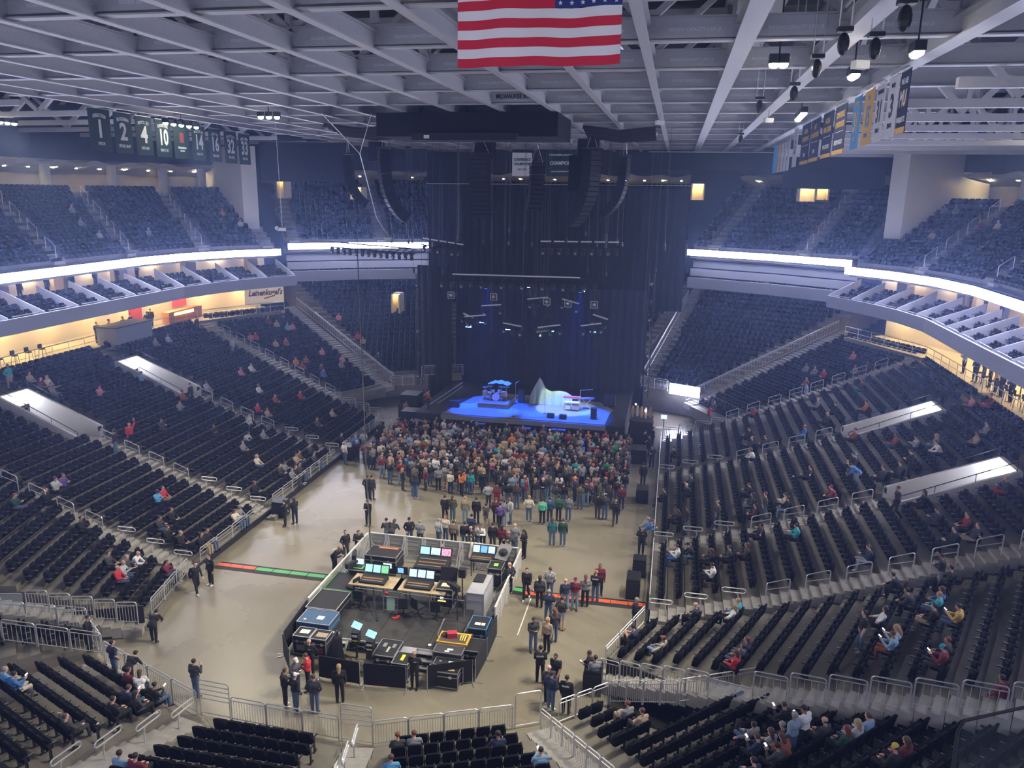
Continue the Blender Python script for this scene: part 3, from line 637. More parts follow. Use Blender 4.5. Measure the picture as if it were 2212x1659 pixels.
# outer bays right of the banners: bigger chords climbing outwards
for j, y in enumerate(YC[3:13]):
    r = empty('ceiling_truss', 'outer right roof truss bay number %d counted from the viewer' % (j + 1), 'truss', kind='structure')
    y = y + .6
    MB().bar((20.6, y, 23.6 + .0), (46, y, 23.6), .3, .34).build('bottom_chord', ROOFST, r); MB().bar((20.6, y, 28.3), (46, y, 28.3), .3, .3).build('top_chord', ROOFST, r)
    for k in range(6):
        x0 = 20.6 + 4.2 * k
        MB().bar((x0, y, 28.2 if k % 2 == 0 else 23.7), (x0 + 4.2, y, 23.7 if k % 2 == 0 else 28.2), .28, .28).build('web_diagonal', ROOFST, r); MB().bar((x0 + 4.2, y, 23.6), (x0 + 4.2, y, 28.2), .2, .2).build('web_post', ROOFST, r)
    r = empty('ceiling_truss', 'outer left roof truss bay number %d counted from the viewer' % (j + 1), 'truss', kind='structure')
    MB().bar((-26, y, 24.6), (-46, y, 24.4), .3, .34).build('bottom_chord', ROOFST, r)
    for k in range(5):
        x0 = -26 - 4.2 * k; MB().bar((x0, y, 28.2 if k % 2 == 0 else 24.7), (x0 - 4.2, y, 24.7 if k % 2 == 0 else 28.2), .28, .28).build('web_diagonal', ROOFST, r)
MB().bx(-54, 54, -10, 106, 29.4, 29.8).build('ceiling', DECK, kind='structure', label='dark ribbed roof deck above the trusses', cat='ceiling')
# pipes and catwalk over the right bays
for x, y, n in ((17.5, 40, 'silver air duct above the right roof beams'), (8.5, 44, 'silver air duct above the middle roof beams')):
    MB().tube([(x, 14, 27.2), (x, 96, 27.2)], .45, 12).build('air_duct', mat('duct_metal', (.5, .5, .53), .35, .7), label=n, cat='duct', smooth=True)
cw = empty('catwalk', 'steel catwalk with handrails hanging under the roof deck', 'catwalk')
MB().bx(14.2, 15.4, 12, 96, 26.7, 26.8).build('walkway', ROOFST, cw); m = MB()
for x in (14.2, 15.4):
    for z in (27.3, 27.8): m.tube([(x, 12, z), (x, 96, z)], .03, 4)
    for k in range(43): m.tube([(x, 12 + 2 * k, 26.7), (x, 12 + 2 * k, 27.8)], .025, 4)
m.build('handrail', ROOFST, cw)
# ---- house lamps: clusters with their own light
def lamp_cluster(label, pos, n, d, aim, watts, spot=75):
    r = empty('lamp_cluster', label, 'lamp', loc=pos)
    hous = MB(); 
    for i in range(n):
        o = Vector(d) * i
        MB().box(o + Vector((0, 0, .16)), (.34, .34, .3)).build('housing', BLACK, r); MB().ell(o - Vector((0, 0, .02)), (.17, .17, .13), 10, 6).build('lens', LAMPW, r)
    MB().tube([(d[0] * (n - 1) / 2, d[1] * (n - 1) / 2, .3), (d[0] * (n - 1) / 2, d[1] * (n - 1) / 2, 28.5 - pos[2])], .03, 5).build('hanger', BSTEEL, r)
    L = bpy.data.lights.new('lamp_light', 'SPOT'); L.energy = watts; L.color = (1., .93, .80); L.spot_size = math.radians(spot); L.spot_blend = .8; L.shadow_soft_size = .8
    lo = bpy.data.objects.new('lamp_light', L); COL.objects.link(lo); lo.parent = r
    c = Vector(d) * ((n - 1) / 2) + Vector((0, 0, -.15)); lo.location = c
    lo.rotation_euler = (Vector(aim) - (Vector(pos) + c)).to_track_quat('-Z', 'Y').to_euler()
def P3(u, v, z): p = onz(u, v, z); return (p.x, p.y, p.z)
lamp_cluster('cluster of three bright lamps at the left edge under the roof', (-33.5, 42.0, 24.3), 3, (.0, .55, 0), (-2, 32, 0), HOUSE, 60)
lamp_cluster('cluster of six bright lamps left of the green banners', (-34.0, 46.5, 24.1), 6, (.0, .6, 0), (0, 38, 0), HOUSE, 60)
lamp_cluster('cluster of five lamps above the green banners', (-22.8, 50.5, 24.2), 5, (0., .9, 0), (2, 42, 0), HOUSE, 62)
lamp_cluster('cluster of three lamps behind the roof beams, centre left', (-14.0, 47.5, 24.3), 3, (.5, .1, 0), (-4, 40, 0), HOUSE * .6, 60)
lamp_cluster('cluster of lamps under the catwalk above the blue banners', (18.2, 45.5, 24.2), 5, (.05, .9, 0), (-3, 40, 0), HOUSE, 62)
lamp_cluster('bright lamp pair near the top right roof corner', (18.9, 27.5, 24.3), 2, (.0, .4, 0), (-2, 29, 0), HOUSE, 70)
lamp_cluster('lamp pair beside the wide right beam', (17.9, 31.5, 24.2), 2, (.0, .5, 0), (0, 33, 0), HOUSE)
lamp_cluster('lamp pair left of the wide right beam', (14.9, 29.5, 24.3), 2, (.3, .0, 0), (-6, 27, 0), HOUSE * .8)
lamp_cluster('row of lamps at the far right under the outer truss', (36.0, 52.5, 24.0), 8, (.0, .8, 0), (2, 42, 0), HOUSE, 60)
lamp_cluster('pair of lamps high at the right edge', (33.0, 47.0, 25.6), 2, (.8, .6, 0), (2, 36, 0), HOUSE * .7, 60)
lamp_cluster('row of lamps behind the viewer on the left', (-8.0, -4.0, 24.2), 5, (.7, 0, 0), (3, 20, 16), HOUSE * .16, 60)
lamp_cluster('row of lamps behind the viewer on the right', (13.0, -4.0, 24.2), 5, (.7, 0, 0), (9, 16, 22), HOUSE * .16, 60)
# ================================================================ haze of the show
hz = MB(); hz.bx(-51.5, 51.5, -9.5, 103.5, .0 + .01, 29.3)
hm = bpy.data.materials.new('show_haze'); hm.use_nodes = True; nt = hm.node_tree; nt.nodes.remove(nt.nodes['Principled BSDF'])
vs = nt.nodes.new('ShaderNodeVolumeScatter'); vs.inputs['Color'].default_value = (.36, .50, 1, 1); vs.inputs['Density'].default_value = HAZE_D; vs.inputs['Anisotropy'].default_value = .7
nt.links.new(vs.outputs[0], nt.nodes['Material Output'].inputs['Volume'])
if HAZE_D > 0:
    ho = hz.build('haze', hm, kind='stuff', label='thin bluish show haze filling the arena', cat='haze')
# ================================================================ seats
def seat_parts():
    b = MB()   # backrest, faces +y
    for i in range(4):
        pass
    prof = [(-.235, .40), (.235, .40), (.25, .62), (.235, .86), (.12, .895), (-.12, .895), (-.235, .86), (-.25, .62)]
    vs = []
    for d, s in ((0, 1.), (-.075, .94)):
        for x, z in prof: vs.append((x * s, d - (z - .4) * .18 + (0 if d else 0), z))
    n = len(prof)
    b.add(vs, [tuple(range(n)), tuple(range(2 * n - 1, n - 1, -1))] + [(i, n + i, n + (i + 1) % n, (i + 1) % n) for i in range(n)])
    p = MB()   # folded-up seat pan
    p.add([(-.225, .03, .36), (.225, .03, .36), (.225, .16, .40), (-.225, .16, .40), (-.215, -.01, .72), (.215, -.01, .72), (.215, .085, .76), (-.215, .085, .76)],
          [(0, 3, 2, 1), (4, 5, 6, 7), (0, 1, 5, 4), (1, 2, 6, 5), (2, 3, 7, 6), (3, 0, 4, 7)])
    d = MB()   # pan folded down
    d.box((0, .2, .43), (.45, .44, .09))
    a = MB()   # arm and standard
    a.box((.28, .1, .62), (.05, .34, .045)); a.box((.28, .02, .33), (.04, .09, .58)); a.box((.28, .05, .04), (.05, .24, .06))
    return b, p, d, a
_b, _p, _d, _a = seat_parts()
ME_BACK = _b.mesh('backrest', SEATP); ME_PAN = _p.mesh('seat_pan', SEATB); ME_PAND = _d.mesh('seat_pan', SEATB); ME_ARM = _a.mesh('armrest', BSTEEL)
OCC = set()         # seats with somebody on them (pan folded down); filled by the people table
def seat_stats():
    out = []
    for i, s in enumerate(SEATS):
        u, v, d = proj((s[0], s[1], s[2] + .6)); out.append((d if (d > 0 and -40 < u < 2252 and -40 < v < 1700) else 1e9, i))
    return sorted(out)
ORD = ['front', 'second', 'third', 'fourth', 'fifth', 'sixth', 'seventh', 'eighth', 'ninth', 'tenth', 'eleventh', 'twelfth', 'thirteenth', 'fourteenth', 'fifteenth', 'sixteenth', 'seventeenth', 'eighteenth', 'nineteenth', 'twentieth']
def build_seats():
    CNT = {}
    for s in SEATS: CNT[(s[4], s[5])] = max(CNT.get((s[4], s[5]), 0), s[6] + 1)
    st = seat_stats(); near = [i for d, i in st[:300] if d < 1e8]; ns = set(near)
    for i in near:
        x, y, z, hd, sec, row, idx = SEATS[i]
        if sec == 'near left block': lab = 'black seat, %s from the stairs in %s row of %s' % (ordw(CNT[(sec, row)] - idx), ORD[row], sec)
        else: lab = 'black seat, %s from the left in %s row, %s' % (ordw(idx + 1), ORD[row], sec)
        o = link('arena_seat', None, None, lab, 'seat', '%s row, %s' % (ORD[row], sec), None, (x, y, z), hd - math.pi / 2)
        link('backrest', ME_BACK, o); link('seat_pan', ME_PAND if i in OCC else ME_PAN, o); link('armrest', ME_ARM, o)
    # everything further away: one mesh
    prot = {}
    for key, parts in (('e', (_b, _p, _a)), ('o', (_b, _d, _a))):
        V = []; F = []; Mi = []
        for mi, m in enumerate(parts[:2] + (MB().box((.28, .1, .62), (.05, .34, .045)),)):
            o = len(V); V += m.v; F += [tuple(a + o for a in f) for f in m.f]; Mi += [(0, 1, 2)[mi]] * len(m.f)
        prot[key] = (np.array(V), F, Mi)
    far = [s for i, s in enumerate(SEATS) if i not in ns and (i not in OCC)]; faro = [s for i, s in enumerate(SEATS) if i not in ns and i in OCC]
    VV = []; loops = []; ltot = []; mats_ = []; base = 0
    for lst, key in ((far, 'e'), (faro, 'o')):
        V, F, Mi = prot[key]; fl = np.array([a for f in F for a in f]); lt = np.array([len(f) for f in F]); mi = np.array(Mi)
        if not lst: continue
        S = np.array([s[:4] for s in lst]); a = S[:, 3] - math.pi / 2; ca, sa = np.cos(a)[:, None], np.sin(a)[:, None]
        X = V[None, :, 0] * ca - V[None, :, 1] * sa + S[:, 0:1]; Y = V[None, :, 0] * sa + V[None, :, 1] * ca + S[:, 1:2]; Z = V[None, :, 2] + S[:, 2:3]
        VV.append(np.stack([X, Y, Z], -1).reshape(-1, 3))
        off = base + np.arange(len(lst)) * len(V)
        loops.append((fl[None, :] + off[:, None]).ravel()); ltot.append(np.tile(lt, len(lst))); mats_.append(np.tile(mi, len(lst))); base += len(V) * len(lst)
    VV = np.concatenate(VV); loops = np.concatenate(loops); ltot = np.concatenate(ltot); mats_ = np.concatenate(mats_)
    me = bpy.data.meshes.new('arena_seats'); me.vertices.add(len(VV)); me.vertices.foreach_set('co', VV.ravel())
    me.loops.add(len(loops)); me.loops.foreach_set('vertex_index', loops.astype(np.int32)); me.polygons.add(len(ltot))
    me.polygons.foreach_set('loop_start', np.concatenate([[0], np.cumsum(ltot)[:-1]]).astype(np.int32)); me.polygons.foreach_set('loop_total', ltot.astype(np.int32))
    for m in (SEATP, SEATB, mat('seat_arm_tip', (.05, .05, .055), .35)): me.materials.append(m)
    me.polygons.foreach_set('material_index', mats_.astype(np.int32)); me.update(); me.validate()
    link('arena_seats', me, None, 'thousands of black fold-up seats filling the farther tiers', 'seats', None, 'stuff')
    print('SEATS', len(SEATS), 'near', len(near))
# ================================================================ guard rails and handrails
def arc_pts(c, r, a0, a1, n): return [(c[0] + r * math.cos(math.radians(a0 + (a1 - a0) * i / n)), c[1] + r * math.sin(math.radians(a0 + (a1 - a0) * i / n))) for i in range(n + 1)]
PCACHE = {}
def panel_meshes(L, h, slope, bars=9, mid=False):
    k = (round(L, 2), round(h, 2), round(slope, 3), bars, mid)
    if k in PCACHE: return PCACHE[k]
    S = lambda x, z: (x, 0, z + slope * x)
    r = .12; f = MB()
    pts = [S(0, 0)] + [S(x, z) for x, z in arc_pts((r, h - r), r, 180, 90, 4)] + [S(x, z) for x, z in arc_pts((L - r, h - r), r, 90, 0, 4)] + [S(L, 0)]
    f.tube(pts, .026, 6); f.tube([S(0, .14), S(L, .14)], .02, 5); f.tube([S(0, h - .16), S(L, h - .16)], .02, 5)
    if mid: f.tube([S(0, h * .55), S(L, h * .55)], .02, 5)
    b = MB()
    for i in range(bars): x = L * (i + 1) / (bars + 1); b.tube([S(x, .14), S(x, h - .16)], .011, 4)
    PCACHE[k] = (f.mesh('frame', STEEL), b.mesh('bars', STEEL)); return PCACHE[k]
def panel(a, b, h=1.08, label='', group=None, bars=9, gap=.05, mid=False, name='guard_rail'):
    a, b = Vector(a), Vector(b); d = b - a; L = math.hypot(d.x, d.y) - gap; rz = math.atan2(d.y, d.x)
    o = link(name, None, None, label, 'railing', group, None, a, rz)
    f, br = panel_meshes(L, h, d.z / max(.01, (L + gap)), bars, mid); link('frame', f, o)
    if bars: link('bars', br, o)
    return o
def fence(a, b, n, lab, grp, **kw):
    a, b = Vector(a), Vector(b)
    for i in range(n): panel(a + (b - a) * i / n, a + (b - a) * (i + 1) / n, label='%s, panel %d from the %s' % (lab, i + 1, kw.get('frm', 'left')), group=grp, **{k: v for k, v in kw.items() if k != 'frm'})
fence((-10.9, 25.75, 0), (-5.0, 23.5, 0), 4, 'steel guard rail before the near left block', 'front rails at the near end', bars=11)
fence((-3.55, 23.5, 0), (.95, 23.35, 0), 3, 'steel guard rail before the block left of the middle stairs', 'front rails at the near end', bars=12)
fence((2.25, 23.35, 0), (7.1, 25.45, 0), 4, 'steel guard rail before the block right of the middle stairs', 'front rails at the near end', bars=12)
def gate(a, b, h, lab, n=4, name='steel_gate'):
    a, b = Vector(a), Vector(b); d = b - a; L = d.length; o = link(name, None, None, lab, 'gate', None, None, a, math.atan2(d.y, d.x)); f = MB()
    r = .1; f.tube([(0, 0, 0)] + [(x, 0, z) for x, z in arc_pts((r, h - r), r, 180, 90, 4)] + [(x, 0, z) for x, z in arc_pts((L - r, h - r), r, 90, 0, 4)] + [(L, 0, 0)], .028, 6)
    f.tube([(0, 0, .12), (L, 0, .12)], .022, 5); f.build('frame', STEEL, o)
    for i in range(n): MB().tube([(0, 0, h - .2 * (i + 1)), (L, 0, h - .2 * (i + 1))], .022, 5).build('crossbar', STEEL, o)
gate((-4.95, 23.62, 0), (-3.65, 23.55, 0), 1.55, 'taller steel gate with crossbars at the left end stairs')
gate((1.0, 23.4, 0), (2.2, 23.42, 0), 1.6, 'taller steel gate with crossbars at the middle stairs')
gate((7.15, 25.5, 0), (8.05, 25.95, 0), 1.5, 'tall plain steel gate frame at the right stairs', n=0)
# fence down the stairs between near centre and right corner blocks
P = Vector((8.15, 25.45)); d = Vector((.555, -.83))
for i in range(9):
    a, b = P + d * (i * .92), P + d * ((i + 1) * .92); z0, z1 = zk(0) + .3 * (i * .92) - .3, zk(0) + .3 * ((i + 1) * .92) - .3
    panel((a.x, a.y, z0), (b.x, b.y, z1), 1.1, 'sloping steel guard rail on the right end stairs, panel %d from the floor' % (i + 1), 'stair fence at the near end', bars=6)
# near right block: floor front and tunnel side
fence((8.75, 26.1, 0), (10.55, 27.7, 0), 3, 'low steel guard rail at the foot of the near right block', 'rails around the right tunnel', bars=7)
fence((10.6, 27.65, .1), (13.2, 26.75, 1.1), 4, 'steel guard rail on the near side of the right tunnel', 'rails around the right tunnel', bars=7)
fence((13.25, 26.7, 1.2), (16.3, 29.2 - 1.0, 1.2), 3, 'steel guard rail above the right tunnel mouth', 'rails around the right tunnel', bars=9)
# right corner block: tunnel side and long fence up the aisle
P = Vector((10.05, 28.75)); d = Vector((.906, -.423))
for i in range(5):
    a, b = P + d * (i * .94), P + d * ((i + 1) * .94)
    panel((a.x, a.y, zk(0) + .27 * i), (b.x, b.y, zk(0) + .27 * (i + 1) - .12), 1.1, 'pale steel guard rail beside the right tunnel steps, panel %d from the floor' % (i + 1), 'rails around the right tunnel', bars=5)
for i in range(10):
    o0 = 6.3 + i * 1.26; a, b = P + d * o0, P + d * (o0 + 1.22); z0 = 1.75 + .369 * (o0 - 5)
    panel((a.x, a.y, z0 + .1), (b.x, b.y, z0 + .33), 1.08, 'steel guard rail along the right corner aisle, panel %d from the floor' % (i + 1), 'aisle fence of the right corner', bars=4)
gl = mat('rail_glass', (.7, .8, .85), .05, alpha=.18)
o = empty('glass_guard', 'clear glass guard with steel rail above the right tunnel', 'railing')
a, b = P + d * 4.8, P + d * 6.2
MB().bar((a.x, a.y, 2.0), (b.x, b.y, 2.2), .02, .8).build('pane', gl, o); MB().tube([(a.x, a.y, 2.45), (b.x, b.y, 2.65)], .028, 6).build('top_rail', STEEL, o)
# left tunnel
P = Vector((-11.15, 28.3)); d = Vector((-.906, -.423))
for i in range(5):
    a, b = P + d * (i * .9), P + d * ((i + 1) * .9)
    panel((a.x, a.y, zk(0) + .25 * i + .05), (b.x, b.y, zk(0) + .25 * (i + 1) - .1), 1.12, 'pale steel guard rail beside the left tunnel steps, panel %d from the floor' % (i + 1), 'rails around the left tunnel', bars=6)
o = empty('glass_guard', 'clear glass guard with steel rail above the left tunnel', 'railing')
a, b = P + d * 4.6, P + d * 6.6
MB().bar((a.x, a.y, 1.9), (b.x, b.y, 2.1), .02, 1.0).build('pane', gl, o); MB().tube([(a.x, a.y, 2.42), (b.x, b.y, 2.62)], .03, 6).build('top_rail', STEEL, o); MB().tube([(b.x, b.y, .8), (b.x, b.y, 2.7)], .05, 6).build('post', STEEL, o)
fence((-12.5, 26.8, .75), (-16.2, 25.7, 1.3), 3, 'steel guard rail on the near side of the left tunnel', 'rails around the left tunnel', bars=7)
fence((-11.1, 25.9, .25), (-15.4, 23.6, 1.9), 4, 'steel guard rail between the small block and near left block', 'rails around the left tunnel', bars=6)
panel((-12.35, 26.7, .3), (-11.2, 25.95, .2), 1.1, 'short steel guard rail at the foot of the small left block', 'rails around the left tunnel', bars=6)
# front rails of the side stands
for i in range(4): panel((-11.95, 34.5 + i * 1.6, .32), (-11.95, 36.1 + i * 1.6, .32), .82, 'front rail of the left stands before the nearest block, panel %d from the viewer' % (i + 1), 'front rails of the left stands', bars=0, mid=True)
for i in range(7): panel((-11.95, 42.4 + i * 1.35, .32), (-11.95, 43.75 + i * 1.35, .32), .82, 'front rail of the left stands before the middle block, panel %d from the viewer' % (i + 1), 'front rails of the left stands', bars=0, mid=True)
for i in range(6): panel((-11.95, 53.3 + i * 1.35, .32), (-11.95, 54.65 + i * 1.35, .32), .82, 'front rail of the left stands before the farthest block, panel %d from the viewer' % (i + 1), 'front rails of the left stands', bars=0, mid=True)
for i in range(3): panel((-11.1 - .28 * i, 29.2 + i * 1.4, .3), (-11.38 - .28 * i, 30.6 + i * 1.4, .3), .85, 'front rail of the left corner block, panel %d from the viewer' % (i + 1), 'front rails of the left stands', bars=5)
for y0, y1, nm in ((35.1, 41.6, 'nearest'), (42.8, 53.2, 'middle'), (54.4, 62.2, 'farthest')):
    o = empty('front_rail', 'thin pale front rail of the right stands along the %s block' % nm, 'railing'); m = MB()
    m.tube([(11.86, y0, 1.1), (11.86, y1, 1.1)], .03, 6); m.build('top_rail', STEEL, o); MB().bar((11.86, y0, .75), (11.86, y1, .75), .015, .6).build('pane', gl, o)
    m = MB()
    n = int((y1 - y0) / 1.7)
    for i in range(n + 1): y = y0 + (y1 - y0) * i / n; m.tube([(11.86, y, .3), (11.86, y, 1.1)], .025, 5)
    m.build('posts', STEEL, o)
for i in range(3): panel((10.2 + .5 * i, 29.9 + i * 1.28, .3), (10.7 + .5 * i, 31.18 + i * 1.28, .3), .95, 'front rail of the right corner block, panel %d from the viewer' % (i + 1), 'front rails of the right stands', bars=6)
# fences at the end of the retractable stands
for i in range(4):
    panel((12.0 + i * 1.25, 62.6, .35 + i * .36), (13.25 + i * 1.25, 62.6, .35 + i * .36), 1.1, 'guard rail at the far end of the right retractable rows, panel %d from the floor' % (i + 1), 'end fence right', bars=8)
    panel((-12.1 - i * 1.25, 62.2, .35 + i * .36), (-13.35 - i * 1.25, 62.2, .35 + i * .36), 1.1, 'guard rail at the far end of the left retractable rows, panel %d from the floor' % (i + 1), 'end fence left', bars=8)
# long picket railings up the far corners
def stair_rail(P, d, o0, o1, zf, lab, h=1.0, n=None):
    P = Vector(P); d = Vector(d).normalized(); o = empty('stair_railing', lab, 'railing'); m = MB(); k = MB()
    pt = lambda s, z: (P.x + d.x * s, P.y + d.y * s, zf(s) + z)
    ss = [o0 + (o1 - o0) * i / 12 for i in range(13)]
    m.tube([pt(s, h) for s in ss], .045, 6); m.tube([pt(s, h - .14) for s in ss], .025, 5); m.tube([pt(s, .12) for s in ss], .025, 5); m.build('top_rail', STEEL, o)
    n = n or int((o1 - o0) / .3)
    for i in range(n + 1): s = o0 + (o1 - o0) * i / n; k.tube([pt(s, .1), pt(s, h - .1)], .016, 4)
    k.build('pickets', STEEL, o)
zs = lambda s: .3 + .3 * s if s < 5 else 1.75 + .369 * (s - 5)
z2 = lambda s: 2.3 + .36 * s / ROWD
stair_rail((10.05, 68.5), (.866, .5), 4.4, 20.5, zs, 'long steel stair railing up the far right corner')
stair_rail((-10.1, 67.9), (-.866, .5), 4.4, 20.5, zs, 'long steel stair railing up the far left corner')
stair_rail((9.6, 73.4), (.28, .96), 0, 15, z2, 'steel stair railing on the stage side of the far right block')
stair_rail((-7.6, 73.8), (-.28, .96), 0, 11, z2, 'steel stair railing on the stage side of the far left block')
fence((9.7, 72.8, 2.2), (12.2, 71.7, 2.2), 2, 'guard rail at the front of the far right block', 'far corner rails', bars=8)
fence((-7.8, 73.1, 2.2), (-11.6, 71.5, 2.2), 3, 'guard rail at the front of the far left block', 'far corner rails', bars=9, frm='stage')
fence((-12.0, 70.4, 1.5), (-14.0, 69.4, 1.5), 2, 'lower guard rail at the foot of the far left railing', 'far corner rails', bars=7, frm='stage')
o = empty('video_board', 'bright white board on the front of the far right block', 'led board')
MB().bar((12.35, 71.55, 2.55), (15.0, 70.4, 2.55), .12, .95).build('led_face', LED, o); MB().bar((12.4, 71.65, 2.55), (15.05, 70.5, 2.55), .12, 1.02).build('housing', BLACK, o)
# aisle handrails
hp = MB(); st_ = [(.2 + .0, .95)] ; 
pts = [(x, 0, z) for x, z in arc_pts((.42, .84), .11, -90, 90, 6)] + [(x, 0, z) for x, z in arc_pts((-.42, .84), .11, 90, 270, 6)]
hp.tube(pts, .03, 6, closed=True); ME_HOOP = hp.mesh('hoop', STEEL); ME_POST = MB().tube([(.1, 0, .73), (.2, 0, .66), (.23, 0, .5), (.23, 0, 0)], .032, 6).mesh('post', STEEL)
fr = MB(); fr.tube([(-.5, 0, 0), (-.5, 0, .82), (-.45, 0, .9), (-.36, 0, .93), (.4, 0, 1.2), (.47, 0, 1.18), (.5, 0, 1.1), (.5, 0, .2)], .028, 6); ME_FR = fr.mesh('frame', STEEL)
ME_MID = MB().tube([(-.5, 0, .55), (.5, 0, .83)], .02, 5).mesh('mid_rail', STEEL)
def hoop(p, d, lab, grp, kind='hoop', flip=False):
    o = link('aisle_handrail', None, None, lab, 'handrail', grp, None, p, math.atan2(d[1], d[0]))
    if kind == 'hoop': link('hoop', ME_HOOP, o); link('post', ME_POST, o)
    else: link('frame', ME_FR, o); link('mid_rail', ME_MID, o)
def aisle_rails(P, d, lab, ks, kf, zf=zk):
    P = Vector(P); dv = Vector(d).normalized()
    for i, k in enumerate(ks): p = P + dv * (k * ROWD); hoop((p.x, p.y, zf(int(k))), dv, 'rounded steel handrail in %s, number %d from the floor' % (lab, i + 1), 'handrails in ' + lab, 'hoop')
    for i, k in enumerate(kf): p = P + dv * (k * ROWD); hoop((p.x, p.y, zf(int(k)) + .05), dv, 'square steel handrail in %s, number %d from the floor' % (lab, i + 1), 'handrails in ' + lab, 'frame')
KH = (.6, 2.5, 4.5); KF = (6.8, 8.8, 10.8, 12.8)
aisle_rails((11.9, 34.45), (1, 0), 'the nearest right aisle', KH, KF + (14.8, 16.8, 18.8, 20.8))
aisle_rails((11.9, 42.2), (1, 0), 'the middle right aisle', KH, KF)
aisle_rails((11.9, 53.8), (1, 0), 'the farther right aisle', KH, KF)
aisle_rails((11.9, 62.9), (1, .22), 'the farthest right aisle', (), (6.8, 8.8, 10.8, 12.8, 14.8, 16.8, 18.8, 20.8))
aisle_rails((-12.0, 33.85), (-1, 0), 'the nearest left aisle', KH, KF + (14.8, 16.8))
aisle_rails((-12.0, 41.6), (-1, 0), 'the middle left aisle', KH, KF)
aisle_rails((-12.0, 52.6), (-1, 0), 'the farther left aisle', KH, KF)
aisle_rails((-12.0, 62.4), (-1, .22), 'the farthest left aisle', (), (6.8, 8.8, 10.8, 12.8, 14.8, 16.8, 18.8, 20.8))
aisle_rails((1.87, 22.85), (.195, -.98), 'the middle stairs of the near end', (.5, 2.3, 4.2, 6.), ())
aisle_rails((-4.8, 22.85), (-.195, -.98), 'the left stairs of the near end', (.5, 2.3, 4.2, 6.), ())
# upper tier handrails
def upper_rails(pts, aisles, rows, side, z0=14.05):
    base = [tuple(p) for p in offset_poly(pts, .55)]
    for a in aisles:
        for k in (1, 3.5, 6, 8.5):
            if k > rows - 2: continue
            A = offset_poly(base, k * .85); B = offset_poly(base, (k + 1.4) * .85); p, _ = poly_at(A, plen(A) * a); q, _ = poly_at(B, plen(B) * a)
            o = empty('upper_handrail', 'thin steel handrail %d steps up an upper tier aisle, %s, %d percent along' % (int(k * 2), side, round(a * 100)), 'handrail', group='upper tier handrails'); z = z0 + .5 * k
            MB().tube([(p.x, p.y, z), (p.x, p.y, z + .9), (q.x, q.y, z + 1.6), (q.x, q.y, z + .7)], .028, 5).build('rail', STEEL, o)
upper_rails(RIB_L, (.145, .30, .46, .62, .80), UPR, 'left side'); upper_rails(RIB_R, (.51, .70, .87), UPR, 'right side'); upper_rails(FAR_R, (.30,), 13, 'far right', 14.25)
# black framed glass rail low in the right corner
o = empty('glass_rail', 'black-framed glass guard beside the near right stairs', 'railing')
a, b, c = (17.95, 14.3, 9.1), (18.25, 14.95, 10.0), (19.6, 15.6, 10.05)
MB().tube([(17.5, 13.4, 8.4), (17.62, 13.7, 9.3), (17.95, 14.6, 9.95), (18.15, 14.9, 10.02), (19.9, 15.75, 10.1), (21.5, 16.5, 10.15)], .035, 8).build('frame', BLACK, o)
MB().add([(17.6, 13.6, 8.9), (21.5, 16.45, 8.9), (21.5, 16.45, 10.1), (18.1, 14.85, 9.98)], [(0, 1, 2, 3)]).build('pane', mat('rail_glass_dark', (.2, .25, .28), .15, alpha=.07), o)
# ================================================================ front-of-house mixing area
ALU = mat('aluminium', (.72, .72, .74), .35, .8); ALUD = mat('case_edge', (.45, .45, .48), .4, .7)
def smat(name, c1, c2, c3, s, sc=9.):
    m = emat(name, c1, s); nt = m.node_tree; e = [n for n in nt.nodes if n.type == 'EMISSION'][0]; tc = nt.nodes.new('ShaderNodeTexCoord'); b = nt.nodes.new('ShaderNodeTexBrick')
    for i, c in enumerate((c1, c2, c3)): b.inputs[i + 1].default_value = (*c, 1)
    b.inputs['Scale'].default_value = sc; b.inputs['Mortar Size'].default_value = .03; mp = nt.nodes.new('ShaderNodeMapping'); mp.inputs['Rotation'].default_value = (1.2, 0, 0); nt.links.new(tc.outputs['Object'], mp.inputs['Vector']); nt.links.new(mp.outputs[0], b.inputs['Vector']); nt.links.new(b.outputs['Color'], e.inputs[0]); return m
SCRB = smat('screen_blue', (.12, .35, 1.), (.3, .65, 1.), (.02, .05, .2), 1.9); SCRW = smat('screen_white', (.75, .88, 1.), (.45, .62, .9), (.1, .15, .3), 2.0); SCRC = smat('screen_cyan', (.30, .85, .9), (.6, .95, 1.), (.04, .2, .3), 1.9); SCRG = smat('screen_green', (.2, .85, .3), (.5, .9, .7), (.03, .2, .1), 1.4)
SCRR = smat('screen_red', (.9, .2, .28), (.85, .75, .9), (.2, .05, .3), 1.6); AMB = emat('amber_keys', (1., .45, .12), .9); YEL = mat('yellow_tape', (.85, .75, .08), .5); WPAP = mat('white_paper', (.85, .85, .8), .8)
WOOD = mat('pale_plywood', (.52, .40, .24), .6, noise=.15, nscale=6); BLUEC = mat('blue_case', (.03, .10, .22), .5); GREYC = mat('grey_case', (.42, .43, .47), .45); REDM = mat('red_plastic', (.6, .05, .05), .5); GRNM = mat('green_tape', (.10, .45, .12), .5)
LEDS = emat('tiny_leds', (.3, .8, 1.), 4.)
DECKM = mat('worn_black_deck', (.035, .034, .032), .6, noise=.45, nscale=2.2)
